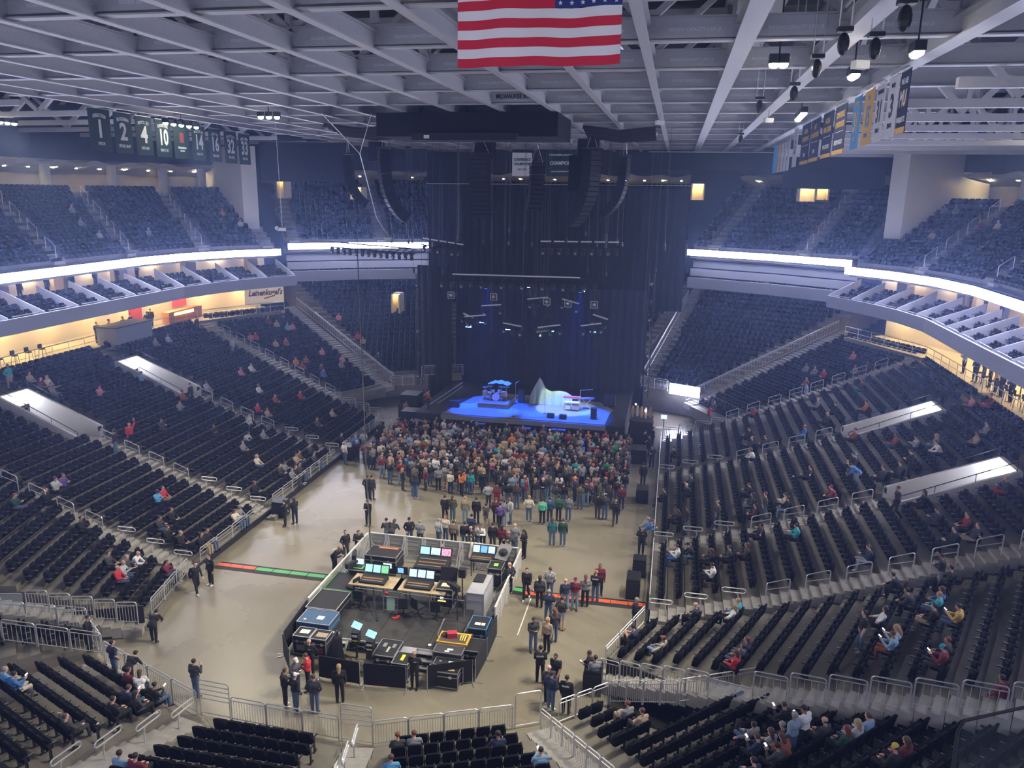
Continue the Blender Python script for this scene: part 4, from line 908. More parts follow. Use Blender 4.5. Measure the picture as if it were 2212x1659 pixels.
# ---- riser of deck panels
rs = empty('mixing_riser', 'low black platform of deck panels in the mixing area', 'platform', loc=(0, 0, 0))
for i in range(5):
    x0 = -2.4 + i * 1.22
    for y0, y1 in ((28.97, 31.37), (31.39, 33.79)): MB().bx(x0, x0 + 1.2, y0, y1, .48, .6).build('deck_panel', DECKM, rs)
m = MB()
for i in range(6):
    for y in (29.05, 31.4, 33.7): m.tube([(-2.35 + i * 1.21, y, 0), (-2.35 + i * 1.21, y, .48)], .03, 5)
m.build('legs', ALU, rs)
m = MB()
for i in range(5):
    x0 = -2.35 + i * 1.21
    m.tube([(x0, 29.02, .05), (x0 + 1.2, 29.02, .45)], .02, 4); m.tube([(x0, 29.02, .45), (x0 + 1.2, 29.02, .05)], .02, 4)
m.build('braces', ALU, rs)
MB().bx(-2.42, 3.7, 28.92, 28.97, .5, .6).build('front_edge', ALU, rs)
for x in (-2.0, 2.55): MB().cyl((x, 29.3, .6), .09, .012, 6).build('floor_mark', WPAP, rs)
# low extension right
rs2 = empty('side_platform', 'lower black platform piece right of the mixing riser', 'platform')
for i in range(2): MB().bx(3.72 + i * .62, 4.32 + i * .62, 29.9, 31.6, .28, .4).build('deck_panel', DECKM, rs2)
m = MB(); [m.tube([(x, y, 0), (x, y, .28)], .03, 5) for x in (3.8, 4.85) for y in (30, 31.5)]; m.build('legs', ALU, rs2)
def treads(loc, lab):
    o = empty('step_unit', lab, 'steps', loc=loc); m = MB()
    for x in (-.62, .62): m.bar((x, .05, .5), (x, -.72, .02), .06, .1)
    m.build('stringers', mat('pale_yellow_alu', (.75, .74, .58), .45, .3), o)
    for k, (y, z) in enumerate(((-.08, .5), (-.36, .33), (-.62, .16))): MB().box((0, y, z), (1.2, .26, .04)).build('tread', ALU, o)
treads((-1.75, 28.9, 0), 'aluminium steps up to the riser on the left'); treads((2.45, 28.9, 0), 'aluminium steps up to the riser on the right')
o = empty('hand_rail', 'bent aluminium handrail on the right riser edge', 'handrail'); MB().tube([(3.0, 29.1, 0.02), (3.0, 29.1, 1.35), (3.12, 29.5, 1.75), (3.15, 29.6, 1.78)], .025, 6).build('tube', ALU, o); MB().bar((3.15, 29.0, .6), (3.6, 30.3, .62), .08, .08).build('edge_tape', mat('pale_yellow_alu'), o)
# ---- flight cases
def case(lab, loc, size, rz=0., col=BLACK, edge=ALUD, wheels=True, lid=None, stick=None, front=None, z0=.1):
    sx, sy, sz = size; o = empty('flight_case', lab, 'case', loc=loc, rz=rz)
    if not wheels: z0 = 0.
    bd = MB().bx(-sx / 2, sx / 2, -sy / 2, sy / 2, z0, z0 + sz).build('body', col, o)
    e = MB(); t = .035
    for x in (-sx / 2, sx / 2):
        for y in (-sy / 2, sy / 2): e.box((x, y, z0 + sz / 2), (t, t, sz + t))
    for z in (z0, z0 + sz, z0 + sz * .72):
        for x in (-sx / 2, sx / 2): e.box((x, 0, z), (t, sy, t))
        for y in (-sy / 2, sy / 2): e.box((0, y, z), (sx, t, t))
    e.build('edging', edge, o)
    if wheels:
        w = MB(); [w.tube([(x - .03, y, .05), (x + .03, y, .05)], .05, 8) for x in (-sx / 2 + .12, sx / 2 - .12) for y in (-sy / 2 + .12, sy / 2 - .12)]; w.build('castors', BLACK, o)
    for x in (-sx * .25, sx * .25): MB().box((x, -sy / 2 - .012, z0 + sz * .72), (.12, .025, .12)).build('latch', ALU, bd)
    for s in (stick or ()): MB().box((s[0], s[1], z0 + sz + .006), (s[2], s[3], .012)).build('label_sheet', s[4], bd)
    if front is not None: MB().box((0, -sy / 2 - .006, z0 + sz * .38), (sx * .62, .012, sz * .3)).build('front_panel', front, o)
    return o
case('black flight case with printed lid at the left front of the mixing area', (-2.95, 28.5, 0), (.78, .75, .85), stick=((0, .05, .42, .3, WPAP),), front=mat('grey_print', (.2, .2, .21), .6))
case('black flight case with colourful lid beside the left front case', (-2.15, 28.45, 0), (.74, .75, .85), stick=((.05, 0, .5, .34, mat('multicolour_print', (.45, .35, .25), .6)),), front=mat('red_print', (.35, .03, .05), .6))
case('long blue flight case with paper label on the left', (-2.85, 29.65, 0), (1.55, 1.15, .95), col=BLUEC, edge=ALUD, stick=((.15, -.05, .32, .3, WPAP), (-.5, -.3, .12, .12, ALU)))
case('long black flight case with silver rim behind the blue one', (-3.05, 31.2, 0), (1.5, 1.75, .95), edge=ALU)
case('open black case with green taped rim on the left side', (-3.05, 33.1, 0), (1.45, 1.7, .9), edge=GRNM)
case('wheeled black case with orange strip near the back barrier', (-2.3, 36.6, 0), (1.75, 1.2, .95), edge=ALU, stick=((.1, .45, 1.1, .16, mat('orange_tape', (.8, .2, .05), .6)),))
rk = case('black equipment rack with laptop and amber lamps left of the desks', (-2.75, 34.25, 0), (.85, .75, 1.15), edge=ALU)
MB().box((-.15, -.39, .55), (.2, .02, .12)).build('amber_lamp', emat('amber_lamp', (1., .6, .05), 6), rk); MB().box((.0, .0, 1.27), (.5, .4, .02)).build('green_pad', GRNM, rk)
for k in range(3): MB().box((0, -.385, .4 + .22 * k), (.62, .02, .14)).build('rack_unit', mat('rack_grey', (.13, .13, .14), .4), rk)
lt = empty('laptop', 'open laptop with bright white screen on the left rack', 'laptop', loc=(-2.8, 34.35, 1.28)); MB().box((0, -.05, .012), (.4, .28, .024)).build('keyboard_base', BLACK, lt); MB().bar((0, .12, .02), (0, .2, .3), .42, .015, up=(0, 1, 0)).build('lid', BLACK, lt); MB().bar((0, .108, .03), (0, .188, .295), .4, .012, up=(0, 1, 0)).build('screen', SCRW, lt)
case('large open black case with latched lid in front of the riser', (1.0, 28.3, 0), (.95, 1.25, .75), edge=ALUD, stick=((-.2, .2, .16, .3, ALUD), (.22, .2, .14, .3, ALUD), (.05, -.1, .1, .4, mat('pale_tools', (.5, .48, .35), .5))))
case('small black case with neon yellow strip on the lid', (1.85, 27.75, 0), (.7, .85, .72), edge=ALU, stick=((0, .05, .14, .42, mat('neon_yellow', (.75, 1., .05), .5)),))
case('blue framed flight case by the right screen fence', (4.5, 30.5, .0), (.85, 1.05, 1.15), col=BLACK, edge=mat('blue_edge', (.06, .25, .55), .4), stick=((-.05, -.1, .26, .2, WPAP), (.2, -.1, .16, .2, WPAP)))
case('open black case with shining contents at the right front', (3.85, 27.95, 0), (1.3, .55, .7), edge=ALUD, stick=((.1, 0, .3, .14, WPAP), (-.4, 0, .1, .1, ALU)))
case('second open black case just before the right front case', (3.75, 27.45, 0), (1.3, .45, .68), edge=ALUD, stick=((.3, 0, .3, .1, mat('yellow_print', (.6, .5, .2), .5)), (-.35, 0, .25, .12, WPAP)))
case('dark case with torn paper label below the plywood box', (3.65, 28.55, 0), (1.25, .6, .9), col=mat('dark_brown_case', (.05, .045, .05), .6), stick=((.05, 0, .25, .12, WPAP), (-.05, -.15, .2, .1, WPAP)))
case('dark rack case in the shade beside the right screen fence', (4.6, 29.2, 0), (.75, 1.0, .85), front=mat('grey_print'))
gc = case('tall grey flight case at the right of the desks', (3.75, 33.6, 0), (.85, 2.0, 1.35), col=GREYC, edge=ALU)
MB().box((-.12, .5, 1.48), (.5, .8, .06)).build('black_lid', BLACK, gc)
for k in range(5): MB().box((-.43, -.3, .3 + k * .24), (.012, 1.1, .05)).build('slot', ALUD, gc)
bxw = empty('plywood_box', 'plywood crate with yellow rim and cables on top', 'box', loc=(3.65, 29.35, 0))
MB().bx(-.65, .65, -.4, .4, 0, 1.05).build('body', mat('pale_pink_ply', (.62, .55, .52), .6), bxw); MB().bx(-.68, .68, -.43, .43, 1.0, 1.08).build('rim', mat('orange_rim', (.75, .42, .05), .5), bxw)
MB().box((-.1, .05, 1.2), (.42, .3, .22), rz=.3).build('red_bag', mat('red_bag', (.45, .03, .06), .7), bxw)
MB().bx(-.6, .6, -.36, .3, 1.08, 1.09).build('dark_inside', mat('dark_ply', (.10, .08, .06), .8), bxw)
m = MB(); [m.tube([(.3 + .1 * i, -.2, 1.1), (.33 + .1 * i, 0, 1.22), (.3 + .1 * i, .2, 1.1)], .03, 5) for i in range(3)]; m.build('yellow_cables', YEL, bxw); MB().ell((-.45, .1, 1.13), (.16, .2, .06)).build('black_cloth', BLACK, bxw)
# ---- consoles
def console(lab, loc, w, d, z, screens, rz=0., wood=False, legs=True, tilt=.16, rows=2):
    o = empty('mixing_console', lab, 'mixing console', loc=loc, rz=rz)
    b = MB(); b.add([(-w / 2, -d / 2, z - .1), (w / 2, -d / 2, z - .1), (w / 2, d / 2, z - .1), (-w / 2, d / 2, z - .1), (-w / 2, -d / 2, z), (w / 2, -d / 2, z), (w / 2, d / 2, z + tilt), (-w / 2, d / 2, z + tilt)],
                    [(0, 3, 2, 1), (4, 5, 6, 7), (0, 1, 5, 4), (1, 2, 6, 5), (2, 3, 7, 6), (3, 0, 4, 7)]); ch = b.build('chassis', BLACK, o)
    S = lambda y: z + tilt * (y + d / 2) / d + .006
    for r in range(rows):
        y = -d * .3 + r * d * .24; f = MB()
        for i in range(int(w / .06)): x = -w * .42 + i * w * .84 / int(w / .06); f.box((x, y, S(y)), (.025, .1, .012))
        f.build('fader_bank', AMB if r == 1 else mat('grey_keys', (.3, .3, .32), .4), ch)
    n = len(screens)
    for i, c in enumerate(screens):
        sw = w / n * .86; x = -w / 2 + (i + .5) * w / n; sc = MB().bar((x, d / 2 - .02, S(d / 2) + .03), (x, d / 2 + .12, S(d / 2) + .36), sw, .02, up=(0, 1, 0)).build('screen', c, o)
    hb = MB().bar((0, d / 2 + .015, S(d / 2) + .0), (0, d / 2 + .16, S(d / 2) + .4), w * 1.02, .02, up=(0, 1, 0)).build('screen_hood', BLACK, o)
    if legs:
        m = MB(); [m.tube([(x, y, 0), (x, y, z - .1)], .025, 5) for x in (-w * .45, w * .45) for y in (-d * .4, d * .4)]; m.build('legs', BSTEEL, o)
    if wood: MB().bx(-w / 2 - .5, w / 2 + .75, -d / 2 - .2, d / 2 + .25, z - .16, z - .1).build('table_top', WOOD, o)
    return o
console('mixing console with cyan and green screens, left of the pair', (-1.35, 32.75, .6), 1.25, .7, .92, (SCRC, SCRC, SCRG), wood=True)
console('mixing console with three pale blue screens, right of the pair', (.95, 32.75, .6), 1.3, .7, .92, (SCRW, SCRW, SCRW), wood=True)
bigc = console('wide lighting console with a large bright screen behind the pair', (.65, 35.9, 0), 1.75, .95, .98, (SCRC, SCRW, SCRR), rows=3, tilt=.3)
MB().bx(-1.05, 1.05, -.75, .35, .2, .8).build('dark_base', BLACK, bigc)
console('slim lighting console with blue screens at the right barrier', (3.0, 37.2, 0), 1.25, .6, .98, (SCRW, SCRB, SCRW))
mo = empty('monitor', 'monitor showing a blue picture between the consoles', 'monitor', loc=(-.2, 33.5, .6)); MB().box((0, 0, 1.15), (.62, .04, .4)).build('bezel', BLACK, mo); MB().box((-.05, -.024, 1.15), (.3, .01, .26)).build('screen', SCRB, mo); MB().tube([(0, 0, .0), (0, 0, 1.0)], .03, 6).build('stand', BLACK, mo)
mo = empty('monitor', 'small white monitor above the left console', 'monitor', loc=(-1.2, 34.2, .0)); MB().box((0, 0, 1.55), (.5, .04, .32)).build('bezel', BLACK, mo); MB().box((0, -.024, 1.55), (.44, .01, .26)).build('screen', SCRW, mo); MB().tube([(0, 0, 0), (0, 0, 1.4)], .03, 6).build('stand', BLACK, mo)
wc = case('open workbox with raised black lid and lit drawers', (2.25, 32.9, .6), (.85, .8, .95), edge=ALU, wheels=False)
MB().bar((0, .42, .98), (.0, .6, 1.6), .85, .05, up=(0, 1, 0)).build('raised_lid', BLACK, wc); MB().box((.0, .0, .97), (.42, .34, .04)).build('paper', mat('cream_paper', (.8, .75, .45), .7), wc); MB().box((-.1, -.42, .5), (.16, .02, .1)).build('blue_led', LEDS, wc); MB().box((-.1, -.42, .34), (.4, .02, .06)).build('orange_led', emat('orange_led', (1., .5, .1), 2.5), wc)
rb = case('rack with slanted top and green sticker by the right barrier', (3.95, 36.3, 0), (.75, .9, 1.05), edge=ALU, stick=((0, .0, .22, .3, mat('lime_sticker', (.35, .9, .1), .5)),))
rb2 = empty('tilted_case', 'tilted open case with black bag behind the right rack', 'case', loc=(4.1, 37.1, 0)); MB().bx(-.35, .35, -.3, .3, 0, 1.2).build('body', BLACK, rb2); MB().bar((-.05, -.3, 1.2), (.15, .4, 1.75), .7, .06, up=(0, 0, 1)).build('open_lid', ALUD, rb2); MB().ell((0.05, .0, 1.5), (.26, .25, .2)).build('bag', BLACK, rb2)
# small shelves/carts on riser
ct = empty('cart', 'silver cart with pale green sheet on the riser', 'cart', loc=(-.05, 31.75, .6)); m = MB()
for x in (-.36, .36):
    for y in (-.25, .25): m.tube([(x, y, 0), (x, y, .8)], .02, 5)
for z in (.12, .8):
    for y in (-.25, .25): m.tube([(-.36, y, z), (.36, y, z)], .02, 5)
m.build('frame', ALU, ct); MB().bar((0, -.28, .12), (0, -.22, .75), .4, .02, up=(0, 1, 0)).build('green_sheet', mat('pale_green_sheet', (.45, .68, .52), .6), ct); MB().bx(-.34, .34, -.24, .24, .75, .79).build('tray', BLACK, ct); MB().box((-.3, 0, .84), (.12, .1, .08)).build('red_box', REDM, ct)
rg = empty('pipe_rail', 'low black pipe rail across the back of the riser', 'railing', loc=(0, 0, 0)); m = MB()
for x0, x1 in ((-2.0, -.6), (.4, 1.7), (1.8, 3.4)):
    m.tube([(x0, 31.95, .6), (x0, 31.95, 1.4), (x1, 31.95, 1.4), (x1, 31.95, .6)], .025, 6)
m.build('tubes', ALUD, rg)
def chair(loc, rz, lab):
    o = empty('office_chair', lab, 'chair', loc=loc, rz=rz); MB().box((0, 0, .48), (.46, .46, .08)).build('seat', BLACK, o); MB().box((0, -.24, .78), (.44, .06, .45)).build('backrest', BLACK, o); MB().cyl((0, 0, .08), .03, .4, 8).build('column', BSTEEL, o); m = MB()
    for a in range(5): m.bar((0, 0, .08), (.28 * math.cos(a * 1.257), .28 * math.sin(a * 1.257), .05), .04, .04)
    m.build('leg_star', BSTEEL, o)
chair((.6, 31.4, .6), .3, 'black swivel chair behind the pipe rail, left one'); chair((1.3, 31.5, .6), -.5, 'black swivel chair behind the pipe rail, middle one'); chair((2.2, 31.5, .6), .1, 'black swivel chair behind the pipe rail, right one'); chair((-1.6, 31.6, .6), 0, 'black swivel chair at the left end of the riser'); chair((-2.4, 32.6, .6), 1.2, 'black swivel chair beside the green rimmed case')
# followspot / camera positions left
def camera_rig(loc, rz, lab):
    o = empty('camera_tripod', lab, 'camera', loc=loc, rz=rz); m = MB()
    for a in range(3): m.tube([(0, 0, 1.25), (.45 * math.cos(a * 2.09), .45 * math.sin(a * 2.09), 0)], .025, 5)
    m.build('tripod', BSTEEL, o); MB().box((0, .1, 1.42), (.2, .55, .26)).build('body', BLACK, o); MB().tube([(0, .38, 1.42), (0, .68, 1.42)], .09, 8).build('lens', BLACK, o); MB().tube([(.1, -.1, 1.35), (.15, -.5, 1.2)], .015, 5).build('handle', BSTEEL, o)
camera_rig((-3.35, 35.0, 0), .3, 'black camera on tripod behind the left barrier'); camera_rig((-3.2, 34.0, .0), -.4, 'second black camera rig hanging over the left rack'); 
camera_rig((3.05, 31.9, .6), .9, 'black spotlight on a stand right of the workbox')
lf = empty('stage_light_stand', 'tall black light stand right of the workbox', 'stand', loc=(2.95, 33.3, .6)); MB().tube([(0, 0, 0), (0, 0, 1.3)], .03, 6).build('pole', BLACK, lf); MB().box((0, 0, 1.5), (.34, .3, .42)).build('lamp_head', BLACK, lf)
# front row lamps with cyan displays
for i, (x, y, hh) in enumerate(((-.55, 28.55, 1.35), (.25, 28.2, 1.25))):
    o = empty('follow_spot', 'black lamp unit with cyan display before the riser, %s one' % ('left' if i == 0 else 'right'), 'lamp', loc=(x, y, 0))
    MB().box((0, 0, hh - .3), (.3, .34, .5)).build('body', BLACK, o); MB().tube([(0, 0, 0), (0, 0, hh - .5)], .05, 6).build('stand', BLACK, o); MB().bar((-.05, .05, hh + .04), (.0, .3, hh + .2), .42, .02, up=(0, 1, 0)).build('display', SCRC, o); MB().box((0, -.18, hh - .2), (.24, .012, .1)).build('white_label', WPAP, o); MB().box((0, -.18, hh - .42), (.24, .012, .06)).build('yellow_label', YEL, o)
cb = empty('covered_speaker', 'object under a black cover behind the front fence', 'cover', loc=(-1.15, 27.6, 0)); m = MB(); m.tube([(0, 0, 0), (0, 0, .5), (.05, 0, .95), (.12, .1, 1.45), (.16, .12, 1.75)], .55, 10, r1=.08); m.build('cover', mat('black_satin_cover', (.012, .012, .013), .35), cb, smooth=True)
o = empty('laptop', 'black laptop on a stand behind the front fence', 'laptop', loc=(.45, 27.5, 0)); MB().box((0, 0, .62), (.4, .28, .03)).build('keyboard_base', BLACK, o); MB().bar((0, .14, .63), (0, .2, .9), .4, .015, up=(0, 1, 0)).build('lid', BLACK, o); MB().tube([(0, 0, 0), (0, 0, .6)], .03, 6).build('stand', BLACK, o)
tb = empty('tool_bag', 'grey bag with red straps before the riser', 'bag', loc=(1.75, 28.65, 0)); MB().bx(-.35, .35, -.25, .25, 0, .62).build('body', GREYC, tb); m = MB(); [m.box((x, -.26, .4), (.05, .02, .4)) for x in (-.2, 0, .2)]; m.build('straps', REDM, tb)
m = MB(); random.seed(3)
pt = [(.1 + random.uniform(-1., 2.6), 28.1 + random.uniform(-.9, .6), .03) for _ in range(40)]
for i in range(0, 38, 3): m.tube(pt[i:i + 3], .012, 4)
m.build('cable_tangle', BLACK, label='tangle of thin black cables on the floor before the riser', cat='cables')
m = MB()
for i in range(7):
    m.tube([(4.3 + .05 * i, 35.0 - .25 * i, .03), (4.5, 33.5 - .2 * i, .03), (4.62 - .05 * i, 31.8, .03)], .02, 4)
m.build('cable_bundle', mat('brown_cable', (.06, .05, .03), .7), label='bundle of dark cables along the right barrier', cat='cables')
o = empty('small_tool', 'red plastic tool lying on the riser', 'tool', loc=(.35, 31.0, .6)); MB().box((0, 0, .04), (.25, .12, .08), rz=.4).build('body', REDM, o); MB().box((.1, .15, .05), (.16, .1, .07), rz=.4).build('grip', REDM, o)
# ---- crowd barriers
BARW = mat('worn_barrier_alu', (.66, .66, .68), .4, .55)
def barrier(a, b, lab, side=1, white=True):
    a, b = Vector(a), Vector(b); d = b - a; L = d.length; o = link('crowd_barrier', None, None, lab, 'barrier', 'crowd barriers around the mixing area', None, a, math.atan2(d.y, d.x)); w = .05
    f = MB(); f.bar((0, 0, 1.15), (L - .03, 0, 1.15), .09, .05); f.build('cap_rail', mat('pale_cap', (.80, .80, .74), .4, .3), o)
    p = MB(); [p.bar((x, 0, 0), (x, 0, 1.13), .085, .06, up=(0, 1, 0)) for x in (.05, L - .1)]; p.build('posts', mat('bright_post', (.85, .85, .92), .35, .3), o)
    c = MB(); [c.bar((.05, 0, z), (L - .1, 0, z), .02, .022) for z in (.35, .62, .88)]; c.build('crossbars', mat('dull_bar', (.5, .5, .48), .5, .3), o)
    MB().bx(.07, L - .12, .02, .035, .08, 1.1).build('mesh_panel', mat('barrier_mesh', (.48, .48, .46), .5, .3), o)
    s = MB(); [s.bar((x, 0, .95), (x, side * .75, .04), .04, .04) for x in (.05, L - .1)]; [s.bar((x, 0, .03), (x, side * .8, .03), .04, .03) for x in (.05, L - .1)]; s.build('struts', BARW, o)
    MB().bx(0, L - .03, 0 if side < 0 else 0, side * .8, .01, .03).build('foot_plate', mat('tread_plate', (.35, .34, .31), .45, .4), o)
for i in range(8): barrier((-3.9 + i * 1.08, 38.5, 0), (-2.82 + i * 1.08, 38.5 - .02, 0), 'aluminium crowd barrier on the stage side of the mixing area, number %d from the left' % (i + 1), side=-1)
for i in range(6): barrier((-3.95, 38.4 - i * 1.25, 0), (-3.95, 37.15 - i * 1.25, 0), 'aluminium crowd barrier on the left of the mixing area, number %d from the stage' % (i + 1), side=1)
for i in range(5): barrier((4.85, 32.1 + i * 1.27, 0), (4.85, 33.37 + i * 1.27, 0), 'aluminium crowd barrier on the right of the mixing area, number %d from the viewer' % (i + 1), side=1)
jk = MB(); vs = []; N = 9
for j in range(6):
    for i in range(N): x = 1.98 + .62 * i / (N - 1); a = (j - 1.5) * .28; vs.append((x + .05 * math.sin(j), 38.5 + (.12 if a < 0 else -.1) + .05 * math.sin(i * 2.1 + j) - .03 * abs(a), 1.22 - max(0, abs(a) - .08) * 1.0))
jk.add(vs, [(j * N + i, j * N + i + 1, (j + 1) * N + i + 1, (j + 1) * N + i) for j in range(5) for i in range(N - 1)]); jk.build('jacket', mat('cream_cloth', (.72, .68, .60), .85), label='cream jacket hung over the stage-side barrier of the mixing area', cat='jacket', smooth=True)
# ---- black fabric screen fence
def screen(a, b, lab):
    a, b = Vector(a), Vector(b); d = b - a; L = d.length; o = link('screen_fence', None, None, lab, 'fence', 'black fabric fences around the mixing area', None, a, math.atan2(d.y, d.x))
    m = MB(); N = 8
    vs = []; r = .1
    poly = [(0.02, .12), (L - .04, .12), (L - .03, 1.08)] + [(x - .03, z) for x, z in arc_pts((L - r, 1.12 - r), r, 0, 90, 3)] + [(x + .02, z) for x, z in arc_pts((r, 1.12 - r), r, 90, 180, 3)]
    n = len(poly); m.add([(x, .02, z) for x, z in poly] + [(x, -.02, z) for x, z in poly], [tuple(range(n - 1, -1, -1)), tuple(range(n, 2 * n))] + [(i, (i + 1) % n, n + (i + 1) % n, n + i) for i in range(n)]); m.build('fabric', mat('fence_fabric', (.010, .010, .014), .9), o)
    f = MB(); [f.tube([(x, 0, 0), (x, 0, 1.1)], .018, 5) for x in (.02, L - .03)]; [f.bar((x, -.32, .02), (x, .32, .02), .03, .02, up=(0, 0, 1)) for x in (.02, L - .03)]; f.build('feet', ALU, o)
screen((-3.98, 30.9, 0), (-3.72, 28.0, 0), 'black fabric screen on the left of the mixing area'); screen((-3.72, 27.95, 0), (-2.75, 26.7, 0), 'short angled black screen at the near left corner')
screen((-1.5, 26.75, 0), (.4, 26.65, 0), 'black fabric screen in front, left of the pair'); screen((.52, 26.65, 0), (2.35, 26.8, 0), 'black fabric screen in front, right of the pair')
screen((3.15, 27.05, 0), (4.88, 27.9, 0), 'angled black screen at the near right corner'); screen((4.95, 27.95, 0), (5.05, 29.6, 0), 'black fabric screen on the right, nearer one'); screen((5.05, 29.65, 0), (5.05, 31.6, 0), 'black fabric screen on the right, farther one')
# ---- cable ramps across the floor
def ramp(a, b, col, lab):
    a, b = Vector(a), Vector(b); L = (b - a).length; o = link('cable_ramp', None, None, lab, 'cable ramp', 'cable ramps across the floor', None, a, math.atan2(b.y - a.y, b.x - a.x)); w = .42
    MB().add([(0, -w, 0), (L, -w, 0), (L, w, 0), (0, w, 0), (0, -w * .4, .06), (L, -w * .4, .06), (L, w * .4, .06), (0, w * .4, .06)], [(0, 3, 2, 1), (4, 5, 6, 7), (0, 1, 5, 4), (1, 2, 6, 5), (2, 3, 7, 6), (3, 0, 4, 7)]).build('base', mat('black_rubber', (.02, .018, .016), .7), o)
    MB().bx(.01, L - .01, -w * .38, w * .38, .055, .068).build('lid', col, o)
RAMPR = mat('orange_red_lid', (.75, .12, .05), .5); RAMPG = mat('green_lid', (.08, .42, .14), .5)
for i in range(3): ramp((-11.3 + .76 * i, 35.02, 0), (-10.55 + .76 * i, 35.02, 0), RAMPR, 'black cable ramp with orange-red lid by the left stands, number %d from the left' % (i + 1))
for i in range(5): ramp((-9.0 + 1.0 * i, 35.0, 0), (-8.02 + 1.0 * i, 35.0, 0), RAMPG, 'green cable ramp on the floor left of the mixing area, number %d from the left' % (i + 1))
ramp((4.95, 36.0, 0), (5.5, 35.95, 0), RAMPG, 'green cable ramp piece at the right barrier')
for i in range(7): ramp((5.55 + .88 * i, 35.75 + .02 * i, 0), (6.42 + .88 * i, 35.77 + .02 * i, 0), RAMPR, 'orange-red cable ramp right of the mixing area, number %d from the barrier' % (i + 1))
m = MB().bx(5.95, 6.0, 31.9, 37.4, .001, .006).build('floor_tape', mat('white_floor_tape', (.75, .75, .7), .7), label='thin white tape line on the floor right of the barrier', cat='tape')
MB().bx(5.0, 5.95, 37.2, 37.28, .001, .006).build('hazard_tape', mat('hazard_tape', (.5, .45, .1), .7), label='short yellow hazard tape on the floor by the right barrier', cat='tape')
# ---- snake cable dropping from the roof to the riser
o = empty('hanging_cable', 'long black cable hanging from the roof down to the mixing riser', 'cable')
MB().tube([tuple(ony(u, v, y)) for u, v, y in ((768, 420, 62), (772, 540, 58), (776, 640, 54), (783, 790, 50), (788, 920, 46), (792, 1030, 42.5), (797, 1120, 39.3), (801, 1190, 36.0), (806, 1270, 32.5))] + [(-.75, 31.3, .9), (-.4, 30.6, .64)], .04, 6).build('cable', BLACK, o)
# ---- black carts and boxes by the stands
for x, y, sx, sy, h, lab in ((11.0, 36.9, .7, 1.1, 1.1, 'black covered box by the right stands near the red ramp'), (11.2, 39.2, .7, .8, 1.0, 'black covered box at the foot of the right stands'), (10.9, 49.8, .8, 1.2, .95, 'black covered box beside the right aisle farther on'), (-11.2, 42.0, .8, .9, 1.0, 'black covered box by the left front rail'), (-11.3, 53.0, .8, 1.2, 1.1, 'black covered box at the farther left aisle'), (9.8, 28.6, .75, .95, 1.1, 'black bin beside the right corner steps')):
    o = empty('covered_box', lab, 'box', loc=(x, y, 0)); m = MB(); m.prism([(-sx / 2, -sy / 2), (sx / 2, -sy / 2), (sx / 2, sy / 2), (-sx / 2, sy / 2)], 0.03, h * .86); m.build('body', BLACK, o); MB().prism([(-sx / 2 * .94, -sy / 2 * .94), (sx / 2 * .94, -sy / 2 * .94), (sx / 2 * .94, sy / 2 * .94), (-sx / 2 * .94, sy / 2 * .94)], h * .86, h).build('cover', mat('black_satin_cover'), o)
for p, rz, lab in (((9.75, 28.75, 0), -.45, 'black wooden steps at the right corner block'), ((-11.6, 41.7, 0), 0, 'black wooden steps at the left aisle'), ((-10.9, 29.0, 0), 3.6, 'black wooden steps at the left corner block'), ((-11.5, 34.0, 0), 3.14, 'black wooden steps at the nearest left aisle')):
    o = empty('floor_steps', lab, 'steps', loc=p, rz=rz)
    for k in range(2): MB().bx(-.15 + .3 * k, .15 + .3 * k, -.6, .6, 0, .12 + .12 * k).build('step', mat('step_top', (.25, .24, .2), .7), o)
# ================================================================ stage
STG = mat('stage_floor', (.24, .24, .26), .4, noise=.08, nscale=1.2); BLKF = mat('black_stage_floor', (.014, .014, .016), .6)
st = empty('stage', 'wide black stage with pale performance floor', 'stage')
MB().bx(-8.8, 8.9, 61.2, 74.0, 0.0, 1.58).build('body', BLACK, st)
MB().prism([(-6.5, 61.5), (7.3, 61.5), (7.4, 64.5), (7.6, 66.2), (6.4, 68.2), (4, 69.3), (-3, 69.3), (-5.2, 67.6)], 1.58, 1.6).build('stage_floor', STG, st)
MB().bx(-8.8, -6.4, 61.2, 74, 1.58, 1.59).build('left_wing', BLKF, st)
MB().bx(-6.5, 7.4, 61.1, 61.22, 1.2, 1.6).build('front_edge', mat('stage_lip', (.20, .2, .22), .5), st)
for i in range(10): MB().bx(-8.6 + i * 1.75, -6.95 + i * 1.75, 61.06, 61.18, .05, 1.15).build('skirt_panel', DRAPE, st)
# front fills and ledges on the stage lip
for i, (x, y, sx, z) in enumerate(((-5.4, 60.75, 1.1, .8), (-3.2, 60.8, 1.3, 1.1), (-2.1, 60.4, 1.9, .45), (.6, 60.7, 1.4, 1.05), (2.2, 60.5, 1.9, .5), (3.6, 60.8, 1.2, 1.1), (5.4, 60.5, 1.8, .5))):
    o = empty('front_fill_speaker', 'low black speaker before the stage edge, number %d from the left' % (i + 1), 'speaker', loc=(x, y, 0)); MB().box((0, 0, z / 2), (sx, .55, z)).build('cabinet', BLACK, o); MB().box((0, 0, z + .01), (sx * .96, .5, .02)).build('top', mat('dark_grey_top', (.10, .10, .12), .5), o)
